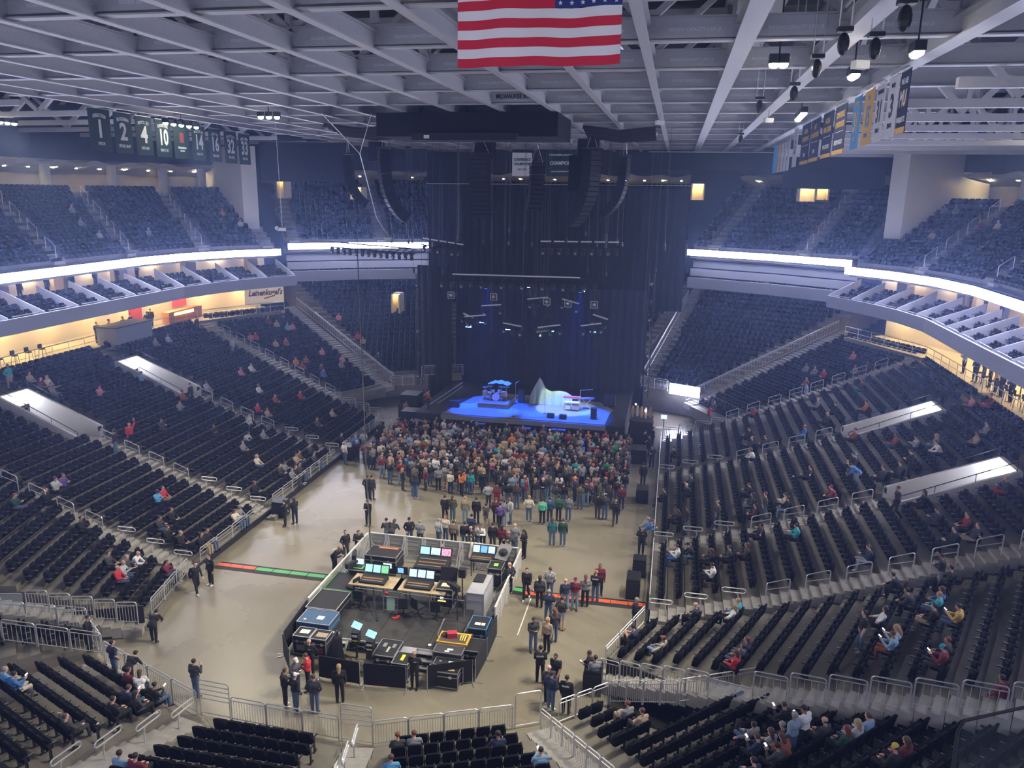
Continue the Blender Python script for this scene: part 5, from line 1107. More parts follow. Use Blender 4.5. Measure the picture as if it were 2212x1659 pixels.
# drum riser and kit
dr = empty('drum_riser', 'square drum riser on the left of the stage', 'riser', loc=(-2.65, 65.2, 1.6)); MB().bx(-1.35, 1.35, -1.2, 1.2, 0, .5).build('platform', mat('riser_grey', (.16, .16, .18), .5), dr); MB().bx(-1.37, 1.37, -1.23, -1.2, .4, .5).build('front_trim', mat('light_trim', (.5, .5, .52), .5), dr)
kit = empty('drum_kit', 'drum kit with bass drum, toms and cymbals on the riser', 'drums', loc=(-2.65, 65.2, 2.1))
SHELL = mat('pale_drum_shell', (.55, .5, .55), .3, .2); HEAD = mat('drum_head', (.8, .8, .8), .5); BRS = mat('cymbal_brass', (.5, .45, .3), .3, .9)
MB().tube([(.1, -.55, .34), (.1, -.05, .34)], .33, 16).build('bass_drum', SHELL, kit)
for x, y, z, r, h in ((-.22, -.25, .68, .17, .22), (.38, -.25, .7, .18, .24), (.75, .15, .3, .24, .42), (-.62, .05, .45, .2, .16), (-.95, -.15, .35, .22, .4)): MB().cyl((x, y, z), r, h, 14).build('tom', SHELL, kit)
for x, y, z, r in ((-.85, -.35, 1.15, .28), (-.4, -.55, 1.3, .26), (.6, -.5, 1.3, .28), (.95, -.1, 1.2, .3), (-1.05, .2, .95, .2)): c = MB().cyl((x, y, z), r, .02, 14).build('cymbal', BRS, kit); MB().tube([(x, y, 0), (x, y, z)], .015, 4).build('cymbal_stand', ALU, kit)
MB().cyl((.1, .55, 0), .2, .5, 12).build('stool', BLACK, kit)
o = empty('canopy', 'blue-lit cloth cover lying over the drum kit', 'cover', loc=(-2.5, 65.8, 3.3)); m = MB()
vs = []; N = 10
for j in range(5):
    for i in range(N + 1): x = -.9 + 1.9 * i / N; y = -.5 + j * .3; vs.append((x, y, .25 * math.exp(-(x * x) * 1.2) + .05 * math.sin(i * 2 + j)))
m.add(vs, [(j * (N + 1) + i, j * (N + 1) + i + 1, (j + 1) * (N + 1) + i + 1, (j + 1) * (N + 1) + i) for j in range(4) for i in range(N)]); m.build('cloth', mat('pale_cloth', (.4, .42, .45), .8), o, smooth=True)
# covered set piece
cv = MB(); vs = []; fs = []
prof = [(.1, 2.2), (.45, 3.0), (.95, 4.0), (1.15, 3.75), (1.5, 3.0), (2.0, 2.75), (2.7, 2.85), (3.3, 2.8), (3.75, 2.55), (4.0, 2.3)]
NX = 42; NY = 10
def ph(x):
    for (a, za), (b, zb) in zip(prof, prof[1:]):
        if a <= x <= b: return za + (zb - za) * (x - a) / (b - a)
    return 1.7
for j in range(NY + 1):
    t = j / NY
    for i in range(NX + 1):
        x = .12 + 3.86 * i / NX; zt = ph(x); fold = .10 * math.sin(x * 9 + t * 2.4) + .06 * math.sin(x * 17 + 1)
        if t < .55: q = t / .55; z = 1.62 + (zt - 1.62) * q ** .9; y = 66.3 + fold * (1 - q * .7) + .5 * q
        else: q = (t - .55) / .45; z = zt - (zt - 1.62) * q ** 1.6; y = 66.8 + 1.1 * q
        vs.append((x + (.12 * fold), y, z))
for j in range(NY):
    for i in range(NX): a = j * (NX + 1) + i; fs.append((a, a + 1, a + NX + 2, a + NX + 1))
cv.add(vs, fs); cv.build('draped_cover', mat('grey_green_drape', (.34, .42, .42), .85), label='grey-green cloth draped over a tall peaked set piece on stage', cat='cover', smooth=True)
# keyboard rig
kb = empty('keyboard_rig', 'white framed keyboard stand with two keyboards on stage right', 'keyboard', loc=(4.2, 65.3, 1.6)); WF = mat('white_frame', (.8, .8, .74), .4); m = MB()
for x in (-.75, .55):
    for y in (-.3, .4): m.tube([(x, y, 0), (x, y, 1.15)], .03, 5)
for z in (.1, .65, 1.1):
    for y in (-.3, .4): m.tube([(-.75, y, z), (.55, y, z)], .03, 5)
m.build('frame', WF, kb); MB().box((-.1, -.1, 1.18), (1.5, .45, .1)).build('upper_keyboard', mat('red_keyboard', (.5, .12, .12), .4), kb); MB().box((-.1, -.3, .75), (1.35, .35, .1)).build('lower_keyboard', WF, kb); MB().box((-.4, -.28, .35), (.45, .3, .4)).build('amp_box', WF, kb); MB().box((.25, -.28, .35), (.55, .3, .4)).build('lower_amp', mat('tan_amp', (.5, .4, .28), .6), kb)
k2 = empty('keyboard_stand', 'blue-lit keyboard stand right of the white frame', 'keyboard', loc=(5.3, 65.9, 1.6)); MB().box((0, 0, .95), (1.3, .4, .1), rz=.3).build('keyboard', mat('dark_blue_keys', (.15, .16, .22), .4), k2); m = MB(); [m.tube([(x, y, 0), (-x, y, .9)], .025, 5) for x in (-.4, .4) for y in (-.12, .12)]; m.build('legs', ALU, k2); MB().tube([(-.6, .2, 0), (-.6, .2, 1.6), (.5, .1, 1.75)], .02, 5).build('boom', ALU, k2)
for i, (x, y, sx, sz, lab) in enumerate(((2.7, 62.4, .6, .38, 'floor monitor wedge left of the pair at the stage front'), (3.75, 62.3, .6, .38, 'floor monitor wedge right of the pair at the stage front'), (6.25, 62.9, .5, 1.0, 'tall floor speaker at the right stage front'), (7.2, 67.4, 1.0, 1.1, 'black amplifier block at the right of the stage'), (-.6, 66.5, .55, 1.25, 'slim black cabinet in the middle of the stage'), (-6.0, 63.6, .9, .6, 'guitar pedal case at the left of the stage'))):
    o = empty('stage_monitor', lab, 'speaker', loc=(x, y, 1.6)); MB().add([(-sx / 2, -.2, 0), (sx / 2, -.2, 0), (sx / 2, .25, 0), (-sx / 2, .25, 0), (-sx / 2, -.2, sz * .95), (sx / 2, -.2, sz * .95), (sx / 2, .15, sz), (-sx / 2, .15, sz)], [(0, 3, 2, 1), (4, 5, 6, 7), (0, 1, 5, 4), (1, 2, 6, 5), (2, 3, 7, 6), (3, 0, 4, 7)]).build('cabinet', mat('monitor_black', (.03, .03, .04), .5), o); MB().box((0, .24, sz * .5), (sx * .85, .02, sz * .8)).build('grille', BSTEEL, o)
for i, (x, y, h) in enumerate(((-.4, 62.0, 1.6), (2.0, 63.6, 1.5), (-1.05, 66.0, 1.9))):
    o = empty('microphone_stand', 'thin microphone stand on stage, number %d from the left' % (1, 3, 2)[i] if False else 'thin microphone stand on stage, %s' % ('centre front', 'right of centre', 'beside the drum riser')[i], 'stand', loc=(x, y, 1.6)); MB().cyl((0, 0, 0), .15, .03, 10).build('base', BLACK, o); MB().tube([(0, 0, 0), (0, 0, h), (.25, .1, h + .15)], .015, 5).build('pole', ALU, o); MB().ell((.27, .1, h + .17), (.04, .04, .05)).build('microphone', ALU, o)
# piano/desk behind left
o = empty('ramp_rail', 'slanted pale rail at the left wing of the stage', 'railing'); MB().tube([(-8.3, 62.5, 1.7), (-6.6, 68.5, 2.6)], .05, 6).build('rail_tube', mat('dim_rail', (.35, .36, .42), .5), o); MB().tube([(-8.3, 62.5, 1.3), (-6.6, 68.5, 2.2)], .04, 6).build('lower_tube', mat('dim_rail'), o)
# side towers and dark gear
for i, (x, y, sx, sy, h, lab) in enumerate(((-9.6, 62.2, 1.4, 1.6, 1.5, 'black gear stack at the left stage corner'), (-10.6, 65.5, 1.8, 2.0, 2.1, 'black gear stack behind the left stage corner'), (10.2, 62.0, 2.0, 2.2, 2.2, 'tall black platform at the right stage corner'), (8.3, 60.3, 2.2, .8, 1.2, 'black subwoofer row right of the stage front'), (-8.0, 60.3, 2.0, .8, 1.2, 'black subwoofer row left of the stage front'), (9.9, 57.8, 2.0, 1.6, 1.1, 'low black barrier block right of the crowd'))):
    o = empty('gear_stack', lab, 'equipment', loc=(x, y, 0)); MB().box((0, 0, h * .3), (sx, sy, h * .6)).build('lower_box', BLACK, o); MB().box((0.05, 0, h * .8), (sx * .9, sy * .9, h * .4)).build('upper_box', BSTEEL, o)
gt = empty('guitar_rack', 'lit technician desk with guitars at the right stage corner', 'rack', loc=(10.2, 62.2, 2.2)); random.seed(11)
for i in range(5): MB().box((-.7 + .35 * i, random.uniform(-.3, .3), .5), (.16, .1, .9), rz=random.uniform(-.4, .4)).build('instrument', mat('brown_guitar%d' % (i % 2), ((.35, .2, .12), (.45, .42, .4))[i % 2], .4), gt)
for i, (x, z) in enumerate(((-.5, 1.2), (.3, .7))): MB().ell((x, -.3, z), (.07, .07, .07)).build('work_lamp', emat('work_lamp', (1., .85, .6), 30.), gt)
lp = empty('side_monitor', 'small bright screen beside the right stage corner', 'monitor', loc=(12.0, 64.0, 0)); MB().box((0, 0, 1.9), (.5, .05, .36)).build('screen', SCRW, lp); MB().tube([(0, .05, 0), (0, .05, 1.8)], .03, 5).build('stand', BLACK, lp); MB().box((0, .1, .9), (1.2, .6, .06)).build('table', WPAP, lp)
# ---- drapes
def curtain(name, lab, x0, x1, y, z0, z1, m_, n=None):
    n = n or int(abs(x1 - x0) / .22); vs = []; fs = []
    for i in range(n + 1):
        x = x0 + (x1 - x0) * i / n; dy = .07 * math.sin(i * 1.9) + .04 * math.sin(i * .7); vs += [(x, y + dy, z0), (x, y + dy, z1)]
    for i in range(n): fs.append((2 * i, 2 * i + 2, 2 * i + 3, 2 * i + 1))
    MB().add(vs, fs).build(name, m_, label=lab, cat='curtain')
BACKD = mat('dark_blue_backdrop', (.016, .018, .032), .9, noise=.25, nscale=.4)
curtain('stage_curtain', 'dark backdrop curtain behind the stage', -8.6, 9.9, 73.4, 0, 11.2, BACKD)
curtain('stage_curtain', 'wide black curtain hanging above and behind the backdrop', -12.2, 13.0, 76.2, 9.0, 20.5, DRAPE)
curtain('stage_curtain', 'black side curtain left of the stage', -12.0, -8.6, 72.0, 0, 13., DRAPE)
for x0, x1, y, z0, z1, lab in ((9.0, 35.3, 79.0, 22.2, 23.8, 'long black curtain border under the roof on the right'), (21.5, 30.5, 79.5, 20.6, 22.6, 'dark hanging panel above the far right tier'), (-30.5, -20.4, 77.0, 20.6, 24.5, 'dark hanging panel right of the green banners')):
    o = empty('curtain_border', lab, 'curtain'); curtain_ = MB().bx(x0, x1, y, y + .08, z0, z1).build('fabric', DRAPE, o); MB().bx(x0, x1, y - .03, y + .05, z1, z1 + .06).build('track', ALUD, o)
o = empty('curtain_track', 'thin steel pipe along the top of the black stage curtain', 'pipe'); MB().tube([(-12.3, 76.0, 20.6), (13.1, 76.0, 20.7)], .03, 6).build('pipe', ALUD, o)
# ================================================================ rig over the stage
def truss(lab, a, b, w=.45, lights=0, bars=0, hung=.5, cols=None):
    a, b = Vector(a), Vector(b); s, u, d = frame_from(b - a); L = (b - a).length; o = empty('lighting_truss', lab, 'truss'); m = MB(); c = [a + s * (i * w / 2) + u * (j * w / 2) for i in (-1, 1) for j in (-1, 1)]
    for p in c: m.tube([p, p + d * L], .035, 5)
    m.build('chords', BSTEEL, o); m = MB(); n = max(2, int(L / .6))
    for i in range(n):
        p, q = a + d * (L * i / n), a + d * (L * (i + 1) / n)
        for j in (-1, 1): m.tube([p + s * (j * w / 2) - u * w / 2, q + s * (j * w / 2) + u * w / 2], .02, 4)
    m.build('lacing', BSTEEL, o)
    for i in range(bars):
        p = a + d * (L * (i + .1) / bars) + u * (w / 2 + .1) - s * 0; q = a + d * (L * (i + .88) / bars) + u * (w / 2 + .1)
        MB().bar(p, q, .14, .1).build('light_bar', mat('pale_light_bar', (.75, .75, .8), .3, .2), o)
    for i in range(lights):
        p = a + d * (L * (i + .5) / lights) - u * (w / 2 + hung * .5); f = MB(); f.box(p + u * .12, (.3, .26, .16)); f.ell(p - u * .15, (.17, .17, .22), 8, 6); f.build('moving_head', BSTEEL, o)
        if i % 2 == 0: MB().ell(p - u * .2 - Vector((0, .15, 0)), (.09, .06, .09), 8, 5).build('lens', mat('glass_lens', (.8, .85, .95), .08, .6), o)
    return o
truss('upper left lighting truss with pale bars over the stage', (-9.6, 66, 15.6), (-5.9, 66.4, 15.1), bars=5, lights=6)
truss('upper right lighting truss with pale bars over the stage', (.8, 66, 15.6), (7.6, 66, 15.7), bars=6, lights=10)
truss('long front lighting truss with a row of moving heads', (-7.0, 62, 13.0), (6.4, 62, 13.1), bars=1, lights=16)
for i, (a, b) in enumerate((((-5.9, 66, 8.95), (-3.4, 65.6, 9.3)), ((-5.0, 68.5, 9.6), (-2.6, 68, 9.9)), ((-2.3, 65.2, 8.75), (-.1, 64.8, 8.5)), ((.8, 64.8, 8.5), (3.2, 65.4, 8.8)), ((-.9, 69, 10.3), (1.5, 69.2, 10.6)), ((2.2, 69.2, 10.5), (4.2, 68.8, 10.1)), ((4.4, 65.5, 8.7), (6.6, 66, 9.0)), ((5.2, 67.5, 9.5), (6.9, 67, 9.1)), ((-6.2, 66.8, 9.2), (-4.9, 66.2, 8.8)))):
    truss('tilted short truss of the hanging ring over the stage, number %d' % (i + 1), a, b, w=.3, bars=1, lights=3, hung=.3)
truss('left vertical side truss tower with fixtures', (-9.5, 65, 3.0), (-9.5, 65, 13.0), lights=5); truss('right vertical side truss tower with fixtures', (10.3, 66, 3.0), (10.3, 66, 13.5), lights=7)
for i, (x, z) in enumerate(((-5.8, 11.6), (-2.2, 11.6), (2.2, 11.4), (3.9, 11.3), (6.0, 11.3))):
    o = empty('strobe_light', 'square framed strobe under the front truss, number %d from the left' % (i + 1), 'lamp', loc=(x, 62, z)); m = MB(); 
    for a in (-1, 1): m.box((a * .26, 0, 0), (.06, .1, .58)); m.box((0, 0, a * .26), (.58, .1, .06))
    m.build('frame', ALUD, o); MB().ell((0, 0, 0), (.16, .1, .16), 10, 6).build('lamp', mat('dull_lamp', (.5, .5, .55), .2, .5), o); MB().tube([(0, 0, .28), (0, 0, 1.2)], .02, 4).build('hanger', BSTEEL, o)
# blue show lamps with beams
for i, (x, y, z, tx, ty, pw) in enumerate(((-5.37, 66, 8.3, -5.2, 64.2, 1700), (-4.11, 66, 8.75, -3.9, 65.0, 1500), (-1.78, 66, 8.25, -1.2, 63.6, 1900), (1.98, 66, 8.3, 1.2, 63.3, 1500), (5.61, 66, 8.4, 5.6, 64.6, 2600))):
    o = empty('blue_spotlight', 'blue stage spotlight over the stage, number %d from the left' % (i + 1), 'lamp', loc=(x, y, z))
    MB().cyl((0, 0, .05), .17, .3, 10).build('housing', BLACK, o); MB().box((0, -.0, .02), (.5, .12, .05)).build('lens', emat('blue_lens', (.05, .18, 1.), 40.), o); MB().tube([(0, 0, .35), (0, 0, .9)], .02, 4).build('hanger', BSTEEL, o)
    L = bpy.data.lights.new('blue_light', 'SPOT'); L.energy = pw * 6; L.color = (.015, .10, 1.); L.spot_size = math.radians(17); L.spot_blend = .5; L.shadow_soft_size = .12
    lo = bpy.data.objects.new('blue_light', L); COL.objects.link(lo); lo.parent = o; lo.location = (0, 0, -.05); lo.rotation_euler = (Vector((tx, ty, 1.6)) - Vector((x, y, z))).to_track_quat('-Z', 'Y').to_euler()
def spot(lab, loc, tgt, col, pw, size, blend=.2):
    o = empty('stage_spotlight', lab, 'lamp', loc=loc); MB().cyl((0, 0, .0), .2, .4, 10).build('housing', BLACK, o); MB().box((0, 0, -.02), (.2, .2, .03)).build('lens', emat('spot_lens_' + lab[:5], col, 8.), o)
    L = bpy.data.lights.new('spot_light', 'SPOT'); L.energy = pw; L.color = col; L.spot_size = math.radians(size); L.spot_blend = blend; L.shadow_soft_size = .08
    lo = bpy.data.objects.new('spot_light', L); COL.objects.link(lo); lo.parent = o; lo.location = (0, 0, -.06); lo.rotation_euler = (Vector(tgt) - Vector(loc)).to_track_quat('-Z', 'Y').to_euler()
spot('white stage spotlight aimed at the draped set piece', (.5, 63.0, 12.4), (3.4, 65.6, 1.6), (.78, 1., .80), 9000, 26, .15)
spot('deep blue wash lamp left of the centre', (-3.0, 62.6, 12.2), (-3.2, 64.3, 1.6), (.005, .085, 1.), 34000, 40, .3)
spot('deep blue wash lamp right of the centre', (4.8, 62.6, 12.2), (4.0, 63.2, 1.6), (.005, .085, 1.), 38000, 44, .3)
# chain hoists and cables
random.seed(21)
HX = []
for i in range(46):
    HX.append((random.uniform(-10.5, 11.5), random.uniform(60, 72), random.choice((8.9, 10.5, 13.2, 15.6, 15.8, 16.5))))
HX.sort(key=lambda h: proj((h[0], h[1], 18))[0])
CW = lambda n: ordw(n) if n <= 39 else 'forty-' + _U[n - 40] if n > 40 else 'fortieth'
for i, (x, y, z0) in enumerate(HX):
    o = empty('hoist_chain', 'thin steel chain hanging from the roof over the stage, %s from the left' % CW(i + 1), 'chain', group='hoist chains over the stage'); MB().tube([(x, y, 24.7), (x, y, z0)], .012, 4).build('chain', mat('dull_chain', (.10, .105, .12), .6, .2), o); MB().cyl((x, y, z0), .1, .35, 8).build('hoist', BSTEEL, o)
# ---- line arrays
def line_array(lab, top, n, w, h, yaw, curve, d=.6, chain=None):
    o = empty('line_array_speaker', lab, 'speaker', loc=top, rz=yaw); MB().box((0, 0, .12), (w * 1.05, d * 1.2, .1)).build('frame', BSTEEL, o)
    p = Vector((0, 0, 0)); a = 0.
    for i in range(n):
        f = i / max(1, n - 1); a = math.radians(curve) * f ** 2
        M = Matrix.Translation(p) @ Matrix.Rotation(a, 4, 'X'); m = MB(); m.box((0, 0, -h / 2), (w, d, h * .94), M=M); cb_ = m.build('cabinet', mat('speaker_black', (.010, .010, .013), .7, spec=.15), o)
        g = MB(); g.box((0, -d / 2 - .01, -h / 2), (w * .9, .02, h * .8), M=M); g.build('grille', mat('speaker_grille', (.018, .018, .024), .6, spec=.2), cb_)
        p = p + Matrix.Rotation(a, 3, 'X') @ Vector((0, 0, -h))
    ap = MB(); ap.tube([(-w * .45, 0, .15), (0, 0, 1.6), (w * .45, 0, .15)], .025, 5); ap.tube([(0, 0, 1.6), (0, 0, 24.7 - top[2])], .025, 5); ap.build('hanging_chain', ALU, o)
    return o
line_array('curved black line array speaker at the far left', (-14.2, 61.5, 22.6), 13, 1.25, .34, math.radians(-78), 62)
line_array('big curved black line array speaker left of centre', (-10.6, 60, 23.0), 16, 1.4, .36, math.radians(-58), 52, d=.8)
line_array('long straight black line array speaker in the centre', (-2.9, 60, 22.6), 14, 1.55, .33, 0, 30, d=.8)
line_array('narrow black subwoofer column right of the white banner', (.9, 63.5, 22.0), 10, 1.1, .36, math.radians(30), 40)
line_array('big curved black line array speaker right of centre', (5.6, 60, 23.0), 16, 1.4, .36, math.radians(60), 52, d=.8)
line_array('curved black line array speaker behind the right one', (7.9, 62, 22.6), 14, 1.25, .34, math.radians(80), 60)
# hung black boxes beside arrays
for i, (x, y, z, s) in enumerate(((-11.9, 61.9, 22.9, (1.0, 1.0, 1.5)), (-2.9, 61.6, 23.1, (1.5, .9, 1.5)), (5.1, 62.0, 23.1, (1.6, 1.0, 1.6)), (4.3, 61.5, 21.4, (1.1, .9, 2.6)))):
    o = empty('hung_box', 'black hung speaker box above the arrays, number %d from the left' % (i + 1), 'speaker', loc=(x, y, z)); MB().box((0, 0, 0), s).build('cabinet', mat('speaker_black'), o); MB().tube([(0, 0, s[2] / 2), (0, 0, 24.9 - z)], .02, 4).build('hanger', ALUD, o)
# scoreboard lifted into the roof, wrapped in black
o = empty('scoreboard', 'black masked scoreboard box lifted under the roof', 'scoreboard'); MB().bx(-7.3, 4.5, 50, 56, 23.3, 24.75).build('body', DRAPE, o); MB().bx(-4.8, 2.0, 49.6, 50.0, 23.05, 23.5).build('lower_rim', BLACK, o); MB().box((-5.0 + 1.2, 49.6, 23.25), (.35, .1, .2)).build('white_tag', WPAP, o)
# bridles
o = empty('cable_bridle', 'V-shaped steel cable bridle with long drop wire, left of centre', 'cable'); MB().tube([(-11.0, 50, 24.7), (-9.3, 52, 22.3)], .03, 5).build('leg', ALU, o); MB().tube([(-7.6, 50, 24.7), (-9.3, 52, 22.3)], .03, 5).build('leg', ALU, o); MB().tube([(-9.3, 52, 22.3), (-9.0, 54, 18.0), (-8.9, 56, 16.6)], .03, 5).build('drop', ALU, o); MB().box((-8.9, 56, 16.4), (.6, .3, .25)).build('clamp', ALUD, o)
o = empty('drop_wire', 'thin wire with a small lamp hanging before the left upper tier', 'wire'); MB().tube([(-17.5, 56, 24.7), (-17.4, 56, 17.1)], .02, 4).build('wire', ALU, o); MB().box((-17.4, 56, 16.9), (.7, .2, .25)).build('fixture', ALUD, o); MB().ell((-17.8, 55.9, 17.0), (.16, .16, .16)).build('lamp', WPAP, o)
truss('dark side lighting truss before the far left ribbon', (-18.2, 66, 15.15), (-10.2, 66, 14.75), lights=14, hung=.5)
# moving heads under the right beams
for i, (u, v) in enumerate(((1822, 95), (1764, 148), (1715, 202), (1955, 40), (1890, 105), (1640, 230), (1600, 300))):
    p = onz(u, v, 24.0); o = empty('moving_head', 'black moving head lamp hung under the right roof beams, number %d' % (i + 1), 'lamp', loc=tuple(p)); MB().ell((0, 0, 0), (.16, .18, .3), 10, 7).build('head', BSTEEL, o); MB().box((0, 0, .36), (.4, .3, .12)).build('base', BSTEEL, o); m = MB(); [m.tube([(x, 0, .42), (x, 0, 4.5)], .02, 4) for x in (-.15, .15)]; m.build('bracket', WPAP, o)
for i, (u, v) in enumerate(((1858, 140), (1412, 290), (1425, 265), (1660, 260))):
    p = onz(u, v, 24.2); o = empty('ceiling_speaker', 'small white ceiling speaker under the right roof, number %d' % (i + 1), 'speaker', loc=tuple(p)); MB().box((0, 0, 0), (.5, .3, .25), rz=.4).build('cabinet', WPAP, o); MB().tube([(0, 0, .1), (0, 0, .6)], .02, 4).build('bracket', ALUD, o)
# rolled drapes / cable looms under the roof left and right of the scoreboard
for i, (x0, x1, y, lab) in enumerate(((-13.2, -8.0, 55, 'dark bundles of rolled cable under the roof left of the scoreboard'), (5.2, 10.2, 57, 'dark bundles of rolled cable under the roof right of the scoreboard'))):
    o = empty('cable_loom', lab, 'cables')
    for k in range(5): MB().tube([(x0, y + k * .8, 24.4 - .1 * k), ((x0 + x1) / 2, y + .4 + k * .8, 24.1 - .1 * k), (x1, y + k * .8, 24.3 - .12 * k)], .14, 6).build('bundle', BLACK, o)
# ================================================================ banners and flag
GRN = mat('dark_green_banner', (.012, .045, .035), .8); LILAC = mat('banner_white', (.85, .86, .92), .7); NAVY = mat('navy_banner', (.015, .022, .075), .8); GOLD = mat('gold_print', (.85, .50, .12), .7); SKY = mat('sky_blue_banner', (.07, .36, .72), .8); CREAM = mat('white_banner', (.78, .78, .84), .8); NAVP = mat('navy_print', (.02, .025, .07), .7); GRNP = mat('green_print', (.015, .07, .05), .7)
def banner(lab, x, y0, y1, z0, z1, col, right, stripe=None):
    """vertical banner in the plane x = const, seen from the side the right vector implies"""
    o = empty('banner', lab, 'banner', loc=(x, (y0 + y1) / 2, 0)); w = abs(y1 - y0)
    MB().bx(-.015, .015, -w / 2, w / 2, z0, z1).build('cloth', col, o)
    if stripe: MB().bx(-.02, .02, -w / 2, w / 2, z0, z0 + .22).build('gold_hem', stripe, o)
    MB().tube([(0, -w / 2, z1), (0, w / 2, z1)], .03, 5).build('top_rod', ALUD, o)
    MB().tube([(0, -w * .3, z1), (0, -w * .3, max(z1 + .1, 24.83))], .01, 4).build('tie', ALUD, o); MB().tube([(0, w * .3, z1), (0, w * .3, max(z1 + .1, 24.83))], .01, 4).build('tie', ALUD, o)
    o = [c for c in o.children if c.name.startswith('cloth')][0]; return o
nm = ('ROBERTSON', 'BRIDGEMAN', 'MONCRIEF', 'DANDRIDGE', '', 'McGLOCKLIN', 'LANIER', 'WINTERS', 'ABDUL-JABBAR'); num = ('1', '2', '4', '10', '', '14', '16', '32', '33')
yr = ('1970-74', '1975-84, 86-87', '1979-1989', '1969-77, 81', '', '1968-1976', '1980-1984', '1975-1983', '1969-1975')
desc = ('number 1', 'number 2', 'number 4', 'number 10', 'a red emblem', 'number 14', 'number 16', 'number 32', 'number 33')
LB = ((44.5, 46.45), (46.8, 48.5), (48.9, 50.6), (51.0, 52.7), (53.05, 54.9), (55.3, 57.0), (57.5, 59.15), (59.7, 61.5), (61.85, 63.6))
for i, (a, b) in enumerate(LB):
    zt = 24.66 - .04 * i; zb = 22.08 - .03 * i; o = banner('dark green banner with white %s on the left' % desc[i] if num[i] else 'dark green banner with a red emblem on the left', -24., a, b, zb, zt, GRN, 1)
    R_ = (0, 1, 0); U = (0, 0, 1); f = lambda z, s=0: plate_frame((.02, s, z), R_, U)
    if num[i]:
        nl = nm[i]; k = len(nl)
        for j, ch in enumerate(nl):
            t = (j - (k - 1) / 2) / max(1, k); lettering(ch, .30, LILAC, o, f(zt - .42 - .38 * t * t, t * min(1.15, .17 * k)), sx=.62, name='name_letter')
        lettering(num[i], 1.5, LILAC, o, f((zt + zb) / 2 + .02), sx=.72 if len(num[i]) > 1 else .95, name='number'); lettering(yr[i], .27, LILAC, o, f(zb + .45), sx=.72, name='years')
    else:
        MB().box((.02, 0, (zt + zb) / 2 + .2), (.01, .5, .7)).build('red_emblem', mat('dull_red_print', (.35, .06, .07), .7), o); MB().box((.02, 0, (zt + zb) / 2 - .5), (.01, 1.0, .14)).build('white_line', LILAC, o); MB().box((.02, 0, (zt + zb) / 2 - .72), (.01, .55, .12)).build('white_line', LILAC, o)
RBN = [(33.7, 35.05, NAVY, 'navy banner with crest and gold hem, nearest on the right', 'navyMU'), (35.3, 36.85, CREAM, 'white banner with number 3 on the right', ('WADE', '3', '2001-03', NAVP)), (37.4, 38.9, CREAM, 'white banner with number 31 on the right', ('THOMPSON', '31', '1978-82', NAVP)),
       (39.4, 41.2, GOLD, 'gold banner with blue number 15 on the right', ('LEE', '15', '1968-71', SKY)), (42.0, 43.6, SKY, 'sky blue banner with gold number 31 on the right', ('MEMINGER', '31', '1968', GOLD)),
       (45.3, 48.4, NAVY, 'navy conference championships banner with gold hem', ('CONFERENCE', 'CHAMPIONSHIPS', 'HORIZON 1994  BIG EAST 2013')), (49.0, 52.2, NAVY, 'navy final fours banner with gold hem', ('NCAA', 'FINAL FOURS', '1974 1977 2003')),
       (53.2, 56.6, NAVY, 'navy tournament champions banner with gold hem', ('NIT', 'CHAMPIONS', '1970')), (57.0, 60.6, NAVY, 'navy national champions banner with gold hem', ('NCAA', 'CHAMPIONS', '1977')), (62.6, 64.6, CREAM, 'white banner at the far end of the navy row', ('', '5', '', NAVP))]
for i, (a, b, col, lab, tx) in enumerate(RBN):
    zt, zb = 24.72, 22.4 - .04 * i; o = banner(lab, 20.3, a, b, zb, zt, col, -1, GOLD if col is NAVY else None)
    f = lambda z, s=0.: plate_frame((-.025, s, z), (0, -1, 0), (0, 0, 1)); w = b - a; zm = (zt + zb) / 2
    if tx == 'navyMU': lettering("WE ARE", .3, LILAC, o, f(zt - .4), sx=.9); lettering('MU', .85, GOLD, o, f(zm + .1), sx=.75, name='crest_back'); lettering('MU', .75, LILAC, o, plate_frame((-.035, 0, zm + .1), (0, -1, 0), (0, 0, 1)), sx=.75, name='crest'); lettering('MARQUETTE', .27, LILAC, o, f(zb + .5), sx=.75)
    elif len(tx) == 4: lettering(tx[0], .24, tx[3], o, f(zt - .35), sx=.8) if tx[0] else None; lettering(tx[1], 1.25, tx[3], o, f(zm), sx=.75 if len(tx[1]) > 1 else 1.0, name='number'); lettering(tx[2], .26, tx[3], o, f(zb + .45), sx=.8, name='years') if tx[2] else None
    else:
        lettering(tx[0], .42, GOLD, o, f(zt - .5), sx=min(1.2, w * .8 / (len(tx[0]) * .3))); lettering(tx[1], .42, GOLD, o, f(zt - 1.0), sx=min(1.2, w * .85 / (len(tx[1]) * .27))); MB().box((-.02, 0, zm - .1), (.01, w * .7, .03)).build('divider', LILAC, o); lettering(tx[2], .32, LILAC, o, f(zb + .6), sx=min(1.2, w * .85 / (len(tx[2]) * .2)), name='years')
for i, (y, col) in enumerate(((66.5, CREAM), (68.5, CREAM), (70.5, CREAM), (72.5, GOLD), (74.3, SKY), (76, SKY))):
    banner('small distant %s banner on the right, number %d' % ('white' if col is CREAM else 'gold' if col is GOLD else 'blue', i + 1), 20.3, y, y + 1.4, 21.9, 24.2, col, -1)
